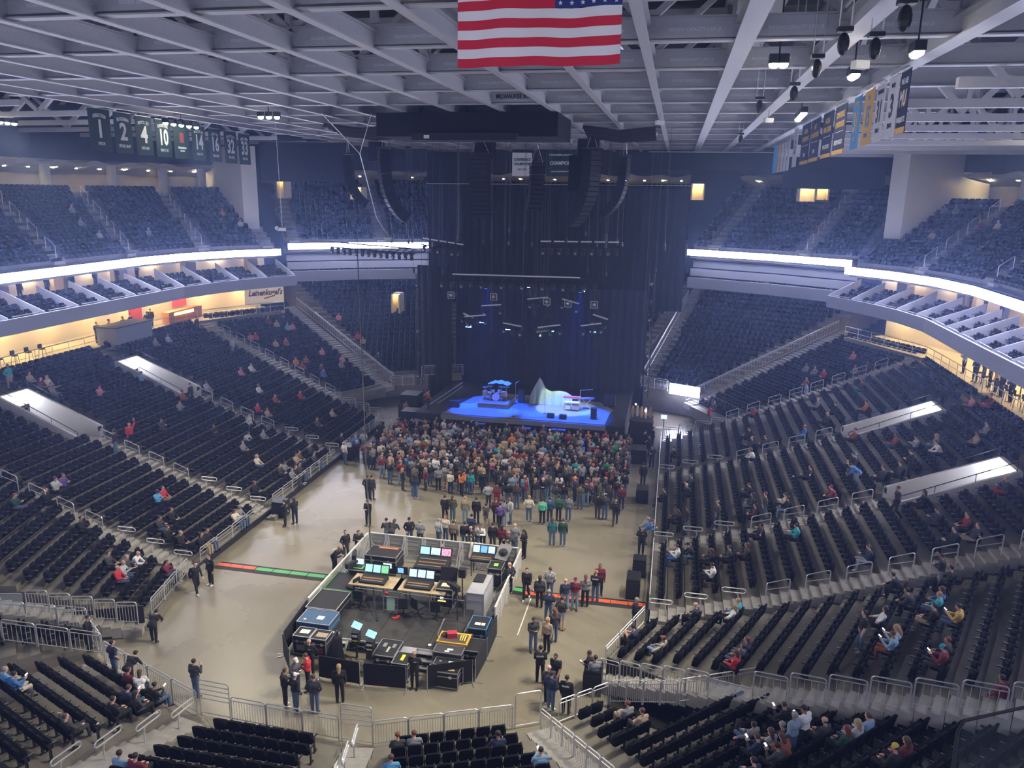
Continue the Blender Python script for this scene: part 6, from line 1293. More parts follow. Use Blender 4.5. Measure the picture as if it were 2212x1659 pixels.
# two banners behind the centre array
o = empty('banner', 'white conference champions banner hanging behind the speakers', 'banner', loc=(-2.75, 76, 0)); MB().bx(-.95, .95, -.02, .02, 21.4, 23.55).build('cloth', CREAM, o); F = lambda z: plate_frame((0, -.03, z), (1, 0, 0), (0, 0, 1))
lettering('CONFERENCE', .36, GRNP, o, F(22.9), sx=.72); lettering('CHAMPIONS', .36, GRNP, o, F(22.5), sx=.8); lettering('1971, 1974', .24, GRNP, o, F(22.0), sx=.8)
o = empty('banner', 'green world champion banner hanging behind the speakers', 'banner', loc=(.95, 76, 0)); MB().bx(-1.35, 1.35, -.02, .02, 21.4, 23.75).build('cloth', GRN, o)
lettering('NATIONAL BASKETBALL ASSOCIATION', .2, LILAC, o, F(23.35), sx=.62); lettering('CHAMPION', .46, LILAC, o, F(22.6), sx=.85); lettering('WORLD CHAMPIONSHIP 1971', .16, LILAC, o, F(21.85), sx=.8)
# stencilled owner name on a roof beam
o = empty('beam_sign', 'pale panel with dark team lettering on a roof cross beam', 'sign', loc=(2.6, 46.8, 0)); MB().bx(-1.45, 1.45, -.3, -.26, ZB + .2, ZB + .72).build('panel', mat('pale_panel', (.5, .5, .55), .6), o); lettering('MILWAUKEE BUCKS', .34, mat('dark_stencil', (.02, .03, .05), .7), o, plate_frame((0, -.31, ZB + .46), (1, 0, 0), (0, 0, 1)), sx=.8)
# ---- flag
fl = empty('flag', 'large national flag with red and white stripes hanging from the roof', 'flag', loc=(7.56, 16, 0)); FR = mat('flag_red', (.62, .02, .06), .8); FW = mat('flag_white', (.80, .80, .86), .8); FB = mat('flag_blue', (.02, .04, .22), .8)
W_ = 3.2; zb = 22.35; sh = .172; NX = 40
wav = lambda x, z: .05 * math.sin(x * 3.1 + z * 1.3) + .03 * math.sin(x * 7 - z * 2)
for k in range(13):
    x1 = W_ if k < 6 else W_ * .6; vs = []; fs = []
    for i in range(NX + 1):
        x = x1 * i / NX
        for z in (k * sh, (k + 1) * sh): dz = .03 * x / W_ + .012 * math.sin(x * 2); vs += [(x, wav(x, z), zb + z + dz)]
    fs = [(2 * i, 2 * i + 2, 2 * i + 3, 2 * i + 1) for i in range(NX)]; MB().add(vs, fs).build('stripe', FR if k % 2 == 0 else FW, fl, smooth=True)
vs = []; fs = []
for i in range(17):
    for j in range(8): x = W_ * .6 + W_ * .4 * i / 16; z = 6 * sh + 7 * sh * j / 7; vs.append((x, wav(x, z), zb + z + .03 * x / W_))
fs = [(i * 8 + j, (i + 1) * 8 + j, (i + 1) * 8 + j + 1, i * 8 + j + 1) for i in range(16) for j in range(7)]; cn = MB().add(vs, fs).build('canton', FB, fl, smooth=True)
stv = []
for i in range(10): a = math.pi / 2 + i * math.pi / 5; r = .05 if i % 2 == 0 else .02; stv.append((r * math.cos(a), 0, r * math.sin(a)))
ST = MB().add(stv, [tuple(range(10))]).mesh('star', FW)
for r in range(9):
    n = 6 if r % 2 == 0 else 5
    for i in range(n): x = W_ * .6 + W_ * .4 * (i + (.5 if n == 6 else 1.0)) / 6; z = 6 * sh + 7 * sh * (r + .6) / 9.2; link('star', ST, cn, loc=(x, wav(x, z) - .035, zb + z + .03 * x / W_))
MB().tube([(0, 0, zb + 13 * sh + .05), (W_, 0, zb + 13 * sh + .08)], .04, 6).build('top_pole', ALUD, fl)
m = MB(); [m.tube([(x, 0, zb + 13 * sh), (x, 0, 24.85)], .012, 4) for x in (.1, 1.6, 3.1)]; m.build('ropes', ALUD, fl)
# ---- script sign and bar on the left terrace
sg = empty('wall_sign', 'cream wall panel with dark script lettering on the left terrace', 'sign', loc=(-29.5, 74.6, 0)); rt = Vector((.62, .78, 0)); 
MB().bar((-2.2 * .62, -2.2 * .78, 9.2), (2.0 * .62, 2.0 * .78, 9.2), .08, 2.0).build('panel', mat('cream_panel', (.85, .74, .52), .6, emit=(1., .8, .5), es=.25), sg)
lettering("Leinenkugel's", .85, mat('dark_script', (.12, .02, .02), .6), sg, plate_frame((.07 * .78, -.07 * .62 - .05, 9.35), rt, (0, 0, 1)), sx=.8, shear=.3); MB().bar((-.2 * .62 + .05, -.2 * .78 - .04, 8.75), (1.0 * .62 + .05, 1.0 * .78 - .04, 9.0), .02, .12).build('red_swash', mat('red_swash', (.6, .04, .04), .6), sg)
br = empty('terrace_bar', 'glowing orange bar counter with red panels on the left terrace', 'bar', loc=(-33.8, 66.5, 7.5)); MB().bx(-.4, .4, -2.6, 2.6, 0, 1.1).build('counter', mat('orange_counter', (.7, .3, .08), .5), br); MB().bx(.38, .44, -1.8, 1.2, .7, .95).build('glow_strip', emat('orange_glow', (1., .55, .12), 12.), br); MB().bx(-1.6, -1.5, .8, 3.0, 1.0, 2.6).build('red_panel', mat('red_panel', (.55, .06, .05), .6, emit=(1., .1, .05), es=.35), br); MB().bx(-1.6, -1.5, -5.5, -3.8, .3, 2.2).build('red_panel', mat('red_panel'), br)
gp = empty('camera_platform', 'grey boxed platform at the front of the left terrace', 'platform', loc=(-31.5, 56.0, 0)); MB().bx(-1.4, .4, -2.2, 2.2, 7.2, 8.9).build('body', mat('grey_blue_panel', (.25, .27, .33), .6), gp); MB().bx(-1.5, .5, -2.3, 2.3, 8.9, 8.98).build('counter_top', BLACK, gp)
def stool(x, y, z, n, lab):
    o = empty('bar_stool', lab, 'stool', group='terrace stools', loc=(x, y, z)); MB().cyl((0, 0, .72), .2, .08, 10).build('seat', BLACK, o); MB().box((-.18, 0, .95), (.05, .36, .3)).build('backrest', BLACK, o); m = MB(); [m.tube([(.14 * a, .14 * b, .72), (.2 * a, .2 * b, 0)], .018, 4) for a in (-1, 1) for b in (-1, 1)]; m.build('legs', BSTEEL, o)
for i in range(10): stool(-33.0, 37 + 1.25 * i, 7.5, i, 'black bar stool on the left terrace, number %d from the viewer' % (i + 1))
for i in range(9): stool(33.2, 48 + 1.3 * i, 7.5, i, 'black bar stool on the right terrace, number %d from the viewer' % (i + 1))
for i in range(3):
    o = empty('terrace_table', 'small pale table on the right terrace, number %d from the viewer' % (i + 1), 'table', loc=(34.2, 50 + 4 * i, 7.5)); MB().cyl((0, 0, .98), .45, .05, 16).build('top', WPAP, o); MB().cyl((0, 0, 0), .04, .98, 8).build('pedestal', BSTEEL, o)
o = empty('tv_screen', 'cyan menu screen of the bar at the back of the left concourse', 'screen', loc=(-44.5, 50.3, 21.6)); MB().box((0, 0, 0), (.08, 1.4, .5)).build('screen', SCRC, o)
o = empty('bar_counter', 'lit bar counter at the back of the left concourse', 'bar', loc=(-44.0, 50.3, 20.0)); MB().bx(-.5, .5, -2.4, 2.4, 0, 1.0).build('counter', WOOD, o); MB().bx(-.6, .3, -2.2, 2.2, 1.9, 2.0).build('light_strip', WARM, o)
# ================================================================ people
def headM(hd): hc, hf, hr, hu = hd; return Matrix(((hr.x, hf.x, hu.x, hc.x), (hr.y, hf.y, hu.y, hc.y), (hr.z, hf.z, hu.z, hc.z), (0, 0, 0, 1)))
def hair_mesh(kind):
    m = MB()
    if kind == 'short': m.ell((0, -.018, .042), (.094, .102, .094), 14, 9)
    elif kind == 'long': m.ell((0, -.02, .04), (.098, .106, .098), 14, 9); m.add(*tapered((0, -.06, .02), (0, -.085, -.26), .088, .06)); 
    elif kind == 'bun': m.ell((0, -.02, .04), (.096, .104, .096), 14, 9); m.ell((0, -.11, .09), (.045, .045, .045), 8, 6)
    elif kind == 'cap': m.ell((0, -.008, .052), (.097, .106, .085), 14, 9); m.add([(-.075, .07, .062), (.075, .07, .062), (.055, .175, .045), (-.055, .175, .045), (-.075, .07, .05), (.075, .07, .05), (.055, .175, .035), (-.055, .175, .035)], [(0, 1, 2, 3), (7, 6, 5, 4), (0, 4, 5, 1), (1, 5, 6, 2), (2, 6, 7, 3), (3, 7, 4, 0)])
    elif kind == 'beanie': m.ell((0, -.008, .05), (.1, .108, .1), 14, 9)
    elif kind == 'fringe': m.ell((0, -.03, -.005), (.09, .085, .05), 12, 7)
    return m.mesh(kind, [None], True)
HAIR = {k: hair_mesh(k) for k in ('short', 'long', 'bun', 'cap', 'beanie', 'fringe')}
SKINS = [('s%d' % i, c) for i, c in enumerate(((.62, .38, .28), (.55, .31, .22), (.68, .42, .32), (.36, .20, .13), (.58, .35, .27)))]
CLO = {'black': (.012, .012, .014), 'charcoal': (.045, .045, .05), 'grey': (.22, .23, .25), 'light grey': (.42, .44, .47), 'white': (.75, .75, .76), 'navy': (.025, .035, .075), 'blue': (.05, .16, .42), 'light blue': (.22, .38, .55), 'sky blue': (.10, .34, .62), 'teal': (.03, .36, .42), 'green': (.03, .28, .13), 'mint': (.15, .55, .36), 'olive': (.10, .10, .05), 'dark green': (.02, .07, .045), 'red': (.50, .03, .04), 'maroon': (.16, .02, .035), 'pink': (.62, .22, .27), 'orange': (.62, .20, .04), 'rust': (.30, .09, .04), 'brown': (.12, .07, .045), 'tan': (.42, .32, .22), 'cream': (.66, .60, .50), 'purple': (.11, .07, .25), 'yellow': (.65, .48, .08), 'denim': (.085, .13, .22), 'pale denim': (.22, .31, .42), 'gold': (.55, .36, .10), 'khaki': (.30, .26, .17)}
def cloth(c):
    if c.startswith('plaid '):
        k = 'cloth_' + c
        if k in MATS: return MATS[k]
        m = mat(k, CLO[c[6:]], .85); nt = m.node_tree; b = nt.nodes['Principled BSDF']; tc = nt.nodes.new('ShaderNodeTexCoord'); L = nt.links.new; acc = None
        for ax in 'XZ':
            wv = nt.nodes.new('ShaderNodeTexWave'); wv.bands_direction = ax; wv.inputs['Scale'].default_value = 5.5; L(tc.outputs['Object'], wv.inputs['Vector'])
            if acc is None: acc = wv.outputs['Fac']
            else: mm = nt.nodes.new('ShaderNodeMath'); mm.operation = 'MULTIPLY'; L(acc, mm.inputs[0]); L(wv.outputs['Fac'], mm.inputs[1]); acc = mm.outputs[0]
        rp = nt.nodes.new('ShaderNodeValToRGB'); rp.color_ramp.elements[0].color = (.03, .03, .035, 1); rp.color_ramp.elements[1].color = (*CLO[c[6:]], 1); rp.color_ramp.elements[1].position = .45; L(acc, rp.inputs[0]); L(rp.outputs[0], b.inputs['Base Color']); return m
    return mat('cloth_' + c, CLO[c], .85)
HAIRC = {'dark': (.02, .015, .012), 'brown': (.09, .05, .03), 'blond': (.42, .28, .14), 'grey': (.3, .29, .28), 'red': (.17, .045, .025), 'white': (.6, .6, .6)}
EYEM = mat('eye_dark', (.03, .025, .02), .3); LIPM = mat('lips', (.42, .14, .12), .5)
PEOPLE = []   # dict entries; sorted by distance before building
def person(x, y, z, hd, pose, top, leg, hair='short', hc='dark', where='', extra='', sleeve=True, shorts=False, skin=None, scale=1., hat=None, sec=False, word=None):
    PEOPLE.append(dict(x=x, y=y, z=z, hd=hd, pose=pose, top=top, leg=leg, hair=hair, hc=hc, where=where, extra=extra, sleeve=sleeve, shorts=shorts, skin=random.randrange(5) if skin is None else skin, scale=scale, hat=hat, sec=sec, word=word))
SECM = mat('security_white', (.9, .9, .92), .6)
def build_person(p, label, group):
    me, hd = PERSON[p['pose']]; o = link('person', me, None, label, 'person', group, None, (p['x'], p['y'], p['z']), p['hd'] - math.pi / 2); o.scale = (p['scale'],) * 3
    sk = mat('skin_%d' % p['skin'], SKINS[p['skin']][1], .55); t = cloth(p['top']); l = cloth(p['leg']); sh = mat('cloth_black' if p['skin'] % 2 else 'shoe_dark', (.03, .028, .028), .5) if p['skin'] != 2 else cloth('white')
    for i, m in enumerate((sk, t, l, sh, t if p['sleeve'] else sk, EYEM, LIPM, sk if p['shorts'] else l)):
        s = o.material_slots[i]; s.link = 'OBJECT'; s.material = m
    M = headM(hd)
    def child(kind, m, nm):
        c = link(nm, HAIR[kind], o, M=M); c.material_slots[0].link = 'OBJECT'; c.material_slots[0].material = m
    if p['hair'] != 'bald': child(p['hair'], mat('hair_' + p['hc'], HAIRC[p['hc']], .6), 'hair')
    if p['hat']: child(p['hat'][0], cloth(p['hat'][1]), p['hat'][0])
    if p['sec']: lettering('SECURITY', .085, SECM, o, plate_frame((0, -.15, 1.33), (1, 0, 0), (0, 0, 1)), sx=.8); lettering('SECURITY', .028, SECM, o, plate_frame((-.08, .15, 1.32), (-1, 0, 0), (0, 0, 1)))
    return o
random.seed(5)
N_, S_, W_D, E_ = math.pi / 2, -math.pi / 2, math.pi, 0.
def fl(u, v, pose, top, leg, hd=90, **kw):
    p = onz(u, v, kw.pop('z', 0.)); person(p.x, p.y, p.z, math.radians(hd), pose, top, leg, **kw)
def on_floor(where, rows):
    for r in rows: kw = dict(r[6]) if len(r) > 6 else {}; fl(r[0], r[1], r[2], r[3], r[4], r[5], where=where, **kw)
D = dict
on_floor('left of the mixing area', [(425, 1506, 'drink', 'charcoal', 'denim', 80, D(hair='short', extra='looking through a phone')), (617, 1527, 'phone', 'black', 'black', 40, D(hc='brown')), (640, 1538, 'pocket', 'black', 'denim', 60, D(hat=('cap', 'white'))), (681, 1541, 'pocket', 'charcoal', 'denim', 100, D(hc='brown')), (667, 1492, 'phone', 'red', 'black', 200, D(hc='brown')), (640, 1500, 'phone', 'plaid grey', 'denim', -30, D(hat=('cap', 'white'))), (735, 1518, 'relax', 'black', 'black', 110, D(hair='long', hc='blond', extra='in a long dark coat')), (672, 1459, 'behind', 'black', 'black', 265, D(hair='bald', extra='guard', sec=True))])
on_floor('by the front screens of the mixing area', [(896, 1487, 'behind', 'black', 'black', 270, D(hair='bald', skin=3, sec=True, extra='guard'))])
on_floor('right of the mixing area', [(1166, 1475, 'phone', 'black', 'black', 95, D(hair='short', sec=True, extra='guard')), (1199, 1492, 'walk', 'black', 'black', 255, D(sleeve=False, sec=True, skin=3, extra='guard walking')), (1222, 1543, 'relax', 'black', 'black', 80, D(sec=True, extra='guard with headphones')), (1189, 1534, 'pocket', 'navy', 'denim', 70, D(sleeve=True, hat=('cap', 'navy'))), (1184, 1520, 'relax', 'charcoal', 'black', 100, D(hair='bald', skin=2)), (1151, 1407, 'phone', 'charcoal', 'denim', 300, D(hc='dark')), (1181, 1409, 'relax', 'tan', 'black', 240, D(hair='long', hc='blond')), (1196, 1388, 'relax', 'charcoal', 'denim', 120, D(hair='long', hc='red')),
    (1184, 1345, 'cross', 'navy', 'denim', 85, D(hair='short', hc='grey')), (1212, 1361, 'pocket', 'charcoal', 'light grey', 75, D(sleeve=False, shorts=True)), (1241, 1317, 'relax', 'maroon', 'pale denim', 265, D(hat=('cap', 'maroon'), sleeve=False, extra='jersey')), (1263, 1311, 'phone', 'plaid light grey', 'black', 100, D(hair='long', hc='red')), (1220, 1320, 'drink', 'navy', 'pale denim', 110, D(hair='bald')), (1187, 1293, 'pocket', 'plaid white', 'denim', 80, D(hc='brown')), (1165, 1313, 'relax', 'charcoal', 'black', 95, D(hair='long')), (1137, 1294, 'walk', 'black', 'black', 270, D()), (1101, 1283, 'behind', 'black', 'black', 150, D(hair='bald', skin=2)), (1285, 1301, 'phone', 'black', 'denim', 85, D(hair='bun', hc='blond', sec=True, extra='guard')), (1294, 1285, 'relax', 'maroon', 'black', 280, D(hair='long', hc='brown'))])
on_floor('beside the right stands', [(1369, 1362, 'phone', 'black', 'black', 350, D(hc='grey')), (1283, 1497, 'drink', 'grey', 'denim', 110, D(hc='dark')), (1273, 1485, 'phone', 'black', 'black', 200, D(skin=3)), (1384, 1198, 'behind', 'black', 'black', 270, D(sec=True, extra='guard')), (1399, 1176, 'lean', 'blue', 'denim', 0, D(hc='brown')), (1390, 1172, 'lean', 'grey', 'charcoal', 10, D(hc='grey')), (1388, 1050, 'relax', 'black', 'black', 90, D()), (1407, 1010, 'phone', 'black', 'black', 250, D(sec=True, extra='guard')), (1402, 985, 'phone', 'black', 'black', 200, D()), (1395, 968, 'relax', 'black', 'black', 180, D(hair='bald'))])
on_floor('at the barrier of the mixing area', [(748, 1208, 'pocket', 'black', 'charcoal', 330, D()), (775, 1200, 'lean', 'charcoal', 'charcoal', 300, D(hc='brown')), (729, 1237, 'lean', 'black', 'black', 340, D(hair='bald', skin=3, sec=True, extra='guard')), (837, 1178, 'lean', 'charcoal', 'denim', 120, D()), (850, 1180, 'lean', 'charcoal', 'black', 80, D(hair='long', hc='brown')), (885, 1178, 'pocket', 'black', 'denim', 300, D(hat=('cap', 'black'))), (908, 1184, 'cross', 'grey', 'charcoal', 90, D(hc='grey')), (948, 1180, 'relax', 'light grey', 'denim', 60, D(hc='grey')), (963, 1172, 'relax', 'cream', 'denim', 250, D(hair='long', hc='brown')), (980, 1184, 'relax', 'plaid tan', 'black', 90, D(hair='bun', hc='brown')), (1004, 1187, 'relax', 'black', 'denim', 95, D(hat=('beanie', 'dark green'))), (1024, 1192, 'lean', 'charcoal', 'denim', 220, D(hair='bald')), (1018, 1170, 'phone', 'navy', 'black', 85, D()), (1040, 1188, 'lean', 'white', 'black', 260, D(hair='bun', hc='brown')), (1064, 1190, 'relax', 'black', 'charcoal', 90, D()), (1084, 1194, 'relax', 'maroon', 'black', 80, D(hair='long')), (1111, 1192, 'pocket', 'grey', 'denim', 100, D(hair='bald')), (1105, 1205, 'lean', 'charcoal', 'denim', 200, D(hc='blond')), (1132, 1205, 'phone', 'black', 'black', 220, D(hair='long'))])
on_floor('on the open floor behind the crowd', [(1192, 1178, 'relax', 'plaid teal', 'denim', 92, D(hair='long', hc='brown')), (1215, 1180, 'relax', 'dark green', 'denim', 88, D(hc='brown')), (961, 1127, 'walk', 'black', 'black', 100, D()), (978, 1126, 'pocket', 'olive', 'denim', 85, D(hair='long', hc='brown')), (1005, 1129, 'relax', 'khaki', 'pale denim', 90, D(hair='short', hc='blond')), (1029, 1131, 'relax', 'black', 'black', 92, D()), (1049, 1145, 'walk', 'charcoal', 'khaki', 60, D()), (1071, 1132, 'relax', 'plaid maroon', 'black', 95, D(hc='red')), (1080, 1144, 'walk', 'purple', 'black', 120, D()), (1089, 1137, 'pocket', 'grey', 'pale denim', 80, D()), (1103, 1131, 'relax', 'light grey', 'denim', 200, D(hair='long', hc='brown')), (1142, 1127, 'pocket', 'cream', 'denim', 90, D(hair='short', hc='blond')), (1171, 1133, 'relax', 'mint', 'black', 92, D(hair='short', hc='dark')), (1187, 1130, 'pocket', 'plaid blue', 'navy', 90, D(hat=('cap', 'blue'))), (1206, 1126, 'pocket', 'plaid green', 'black', 85, D()), (1227, 1126, 'relax', 'grey', 'denim', 95, D()), (1290, 1121, 'pocket', 'black', 'charcoal', 75, D(hair='short')), (1306, 1122, 'relax', 'charcoal', 'denim', 110, D(hat=('cap', 'white'))), (1328, 1136, 'walk', 'black', 'charcoal', 90, D(hair='bald')),
    (1055, 1098, 'pocket', 'light grey', 'charcoal', 90, D()), (1073, 1102, 'relax', 'maroon', 'maroon', 85, D(hair='long', hc='red', shorts=True, sleeve=False)), (795, 1080, 'pocket', 'black', 'black', 100, D()), (804, 1080, 'relax', 'charcoal', 'charcoal', 80, D()), (897, 1078, 'relax', 'navy', 'denim', 95, D(hair='long')), (894, 1072, 'relax', 'black', 'denim', 85, D(hair='long', hc='brown')), (796, 1136, 'phone', 'black', 'black', 260, D()), (905, 1033, 'relax', 'black', 'black', 200, D()), (932, 1032, 'pocket', 'light grey', 'denim', 95, D()), (962, 1056, 'pocket', 'grey', 'khaki', 90, D(shorts=True)), (888, 1030, 'phone', 'charcoal', 'denim', 120, D()), (1003, 1067, 'relax', 'red', 'denim', 90, D(hat=('cap', 'green'))), (1016, 1069, 'relax', 'teal', 'denim', 85, D(hair='long', hc='brown')), (992, 1063, 'pocket', 'black', 'denim', 90, D()), (1116, 1100, 'relax', 'charcoal', 'denim', 90, D(hair='long', hc='red')), (1097, 1094, 'pocket', 'black', 'denim', 95, D()), (1133, 1080, 'relax', 'light blue', 'denim', 85, D(hair='long', hc='blond')), (1156, 1086, 'pocket', 'navy', 'grey', 80, D(hair='long', hc='blond')), (1106, 1078, 'relax', 'pale denim', 'denim', 90, D()), (1182, 1072, 'relax', 'plaid cream', 'denim', 95, D()), (1201, 1098, 'pocket', 'charcoal', 'grey', 90, D()), (1216, 1097, 'relax', 'black', 'denim', 92, D()), (1252, 1100, 'phone', 'olive', 'denim', 85, D()), (1271, 1087, 'relax', 'pink', 'black', 88, D(hair='long', hc='brown')), (1292, 1078, 'pocket', 'black', 'denim', 90, D()), (1314, 1063, 'relax', 'red', 'denim', 90, D(hc='brown')), (1331, 1058, 'relax', 'plaid cream', 'black', 85, D(hair='long')), (1347, 1073, 'relax', 'black', 'denim', 95, D()), (1255, 1050, 'pocket', 'light grey', 'black', 90, D())])
on_floor('beside the left stands', [(425, 1281, 'walk', 'black', 'black', 330, D(sec=True, extra='guard walking')), (457, 1264, 'relax', 'black', 'black', 250, D(sec=True, extra='guard')), (617, 1137, 'behind', 'black', 'black', 200, D(sec=True, extra='guard')), (638, 1132, 'phone', 'black', 'black', 150, D(hair='long', hc='dark')), (334, 1388, 'bend', 'black', 'black', 100, D(extra='bending down')), (195, 1405, 'phone', 'black', 'black', 20, D(skin=0, extra='guard in the tunnel mouth')), (793, 1012, 'lean', 'charcoal', 'charcoal', 120, D()), (803, 1005, 'relax', 'charcoal', 'charcoal', 140, D(hair='bald')), (772, 998, 'behind', 'black', 'black', 300, D(hair='bald'))])
# ---- people standing or sitting in the stands
def nearest_seat(u, v, dz=.85, maxd=40):
    b = None
    for i, (us, vs, ds) in enumerate(SEATPROJ):
        if i in OCC or ds < 0: continue
        d = (us - u) ** 2 + (vs - v) ** 2
        if b is None or d < b[0]: b = (d, i)
    return b[1] if b and b[0] < maxd ** 2 else None
S_ARR = np.array([s[:3] for s in SEATS]); _c = (S_ARR + np.array([0, 0, .85]) - np.array(CAM)) @ VM
SEATPROJ = np.stack([1106 + FPX * _c[:, 0] / _c[:, 2], 829.5 + FPX * _c[:, 1] / _c[:, 2], _c[:, 2]], 1)
def seated(where, rows):
    for r in rows:
        u, v, pose, top, leg = r[:5]; kw = dict(r[5]) if len(r) > 5 else {}
        b = ((SEATPROJ[:, 0] - u) ** 2 + (SEATPROJ[:, 1] - v) ** 2); b[SEATPROJ[:, 2] < 0] = 1e12
        for i in OCC: b[i] = 1e12
        i = int(b.argmin())
        if b[i] > 45 ** 2: print('NOSEAT', u, v); continue
        OCC.add(i); x, y, z, hd, sec, row, idx = SEATS[i]; dx, dy = math.cos(hd), math.sin(hd)
        st = pose in ('relax', 'phone', 'pocket', 'wave', 'bend', 'walk', 'cross')
        f = .42 if st else .16
        person(x + dx * f, y + dy * f, z, hd + kw.pop('turn', 0.), pose, top, leg, where=where, **kw)
        if st: OCC.discard(i)
seated('in the near left block', [(240, 1405, 'pocket', 'navy', 'denim', D(sleeve=False)), (272, 1425, 'bend', 'black', 'black', D(turn=.3)), (282, 1447, 'sit', 'maroon', 'grey'), (302, 1450, 'sitfwd', 'white', 'navy', D(hair='long', hc='brown', turn=.8)), (18, 1462, 'sit', 'sky blue', 'khaki', D(hc='grey')), (34, 1475, 'sitphone', 'blue', 'cream'), (256, 1532, 'sit', 'black', 'black'), (276, 1534, 'sit', 'charcoal', 'black', D(hair='long')), (294, 1540, 'sitphone', 'navy', 'denim', D(hc='brown')), (312, 1548, 'sitfwd', 'olive', 'navy'), (137, 1598, 'sitback', 'charcoal', 'charcoal', D(hc='brown')), (352, 1508, 'sitphone', 'black', 'denim', D(skin=3)), (262, 1652, 'sit', 'light blue', 'maroon'), (282, 1656, 'sit', 'maroon', 'black')])
seated('in the near centre blocks', [(860, 1618, 'sit', 'charcoal', 'black', D(hc='red')), (890, 1616, 'sit', 'grey', 'black', D(hair='short', hc='red')), (1086, 1594, 'sitcross', 'navy', 'red', D(hc='dark')), (822, 1652, 'sit', 'sky blue', 'black', D(hc='brown')), (786, 1652, 'sit', 'maroon', 'black', D(hair='long', hc='brown')), (1188, 1652, 'sitphone', 'light blue', 'denim'), (1228, 1650, 'sit', 'charcoal', 'black', D(hair='long', hc='dark'))])
seated('in the near right block', [(1358, 1538, 'sit', 'grey', 'tan', D(hc='red')), (1378, 1535, 'sitcross', 'tan', 'charcoal', D(hair='short', hc='brown')), (1703, 1552, 'sitphone', 'black', 'black', D(hc='brown')), (1722, 1556, 'sit', 'black', 'black', D(hair='long')), (1692, 1575, 'sit', 'black', 'charcoal', D(hc='grey')), (1798, 1592, 'sit', 'charcoal', 'black', D(hair='fringe', hc='dark')), (1828, 1578, 'sit', 'dark green', 'black', D(hair='long', hc='red')), (1852, 1604, 'sit', 'light grey', 'denim', D(hair='long', hc='blond')), (1878, 1595, 'sit', 'light blue', 'denim', D(hc='brown')), (1766, 1600, 'phone', 'white', 'black', D(hat=('cap', 'black'))), (1730, 1612, 'pocket', 'pale denim', 'denim', D(hc='grey')), (1640, 1590, 'sitback', 'grey', 'denim'), (1655, 1605, 'sit', 'light grey', 'navy', D(hair='long', hc='brown')), (1645, 1625, 'sitphone', 'navy', 'black', D(hc='brown')), (1680, 1622, 'sitphone', 'charcoal', 'black'), (1622, 1652, 'sit', 'navy', 'denim'), (1940, 1640, 'sit', 'black', 'black', D(hat=('beanie', 'yellow'))), (1976, 1640, 'sit', 'maroon', 'black', D(hair='long', hc='brown')), (1700, 1600, 'sitfwd', 'rust', 'black', D(hair='long', hc='brown'))])
seated('in the right corner block', [(1380, 1385, 'sitphone', 'navy', 'black', D(sleeve=False)), (1435, 1408, 'sitback', 'plaid cream', 'pale denim', D(hat=('cap', 'rust'))), (1604, 1392, 'sitcross', 'navy', 'denim', D(hair='long', hc='red')), (1612, 1408, 'sitback', 'navy', 'denim'), (1592, 1442, 'sit', 'red', 'black', D(hair='long', hc='brown')), (1880, 1370, 'relax', 'black', 'denim', D(sleeve=False, turn=.4)), (1926, 1345, 'sitback', 'white', 'black', D(hair='long', hc='dark')), (1936, 1372, 'sitphone', 'light grey', 'black', D(hair='long', hc='blond')), (1930, 1396, 'sitphone', 'light blue', 'rust', D(hc='brown')), (2006, 1322, 'sit', 'black', 'tan', D(hair='short')), (1992, 1296, 'sitfwd', 'charcoal', 'black'), (2016, 1286, 'sit', 'blue', 'black', D(hair='long', hc='brown')), (2052, 1306, 'sit', 'teal', 'denim', D(hair='short', hc='blond')), (2056, 1326, 'sitphone', 'gold', 'denim'), (2026, 1418, 'sitphone', 'maroon', 'charcoal', D(hat=('beanie', 'teal'))), (2032, 1405, 'sit', 'charcoal', 'black', D(hc='red')), (2058, 1242, 'phone', 'black', 'grey'), (1972, 1258, 'sitfwd', 'black', 'black'), (2206, 1500, 'walk', 'maroon', 'denim')])
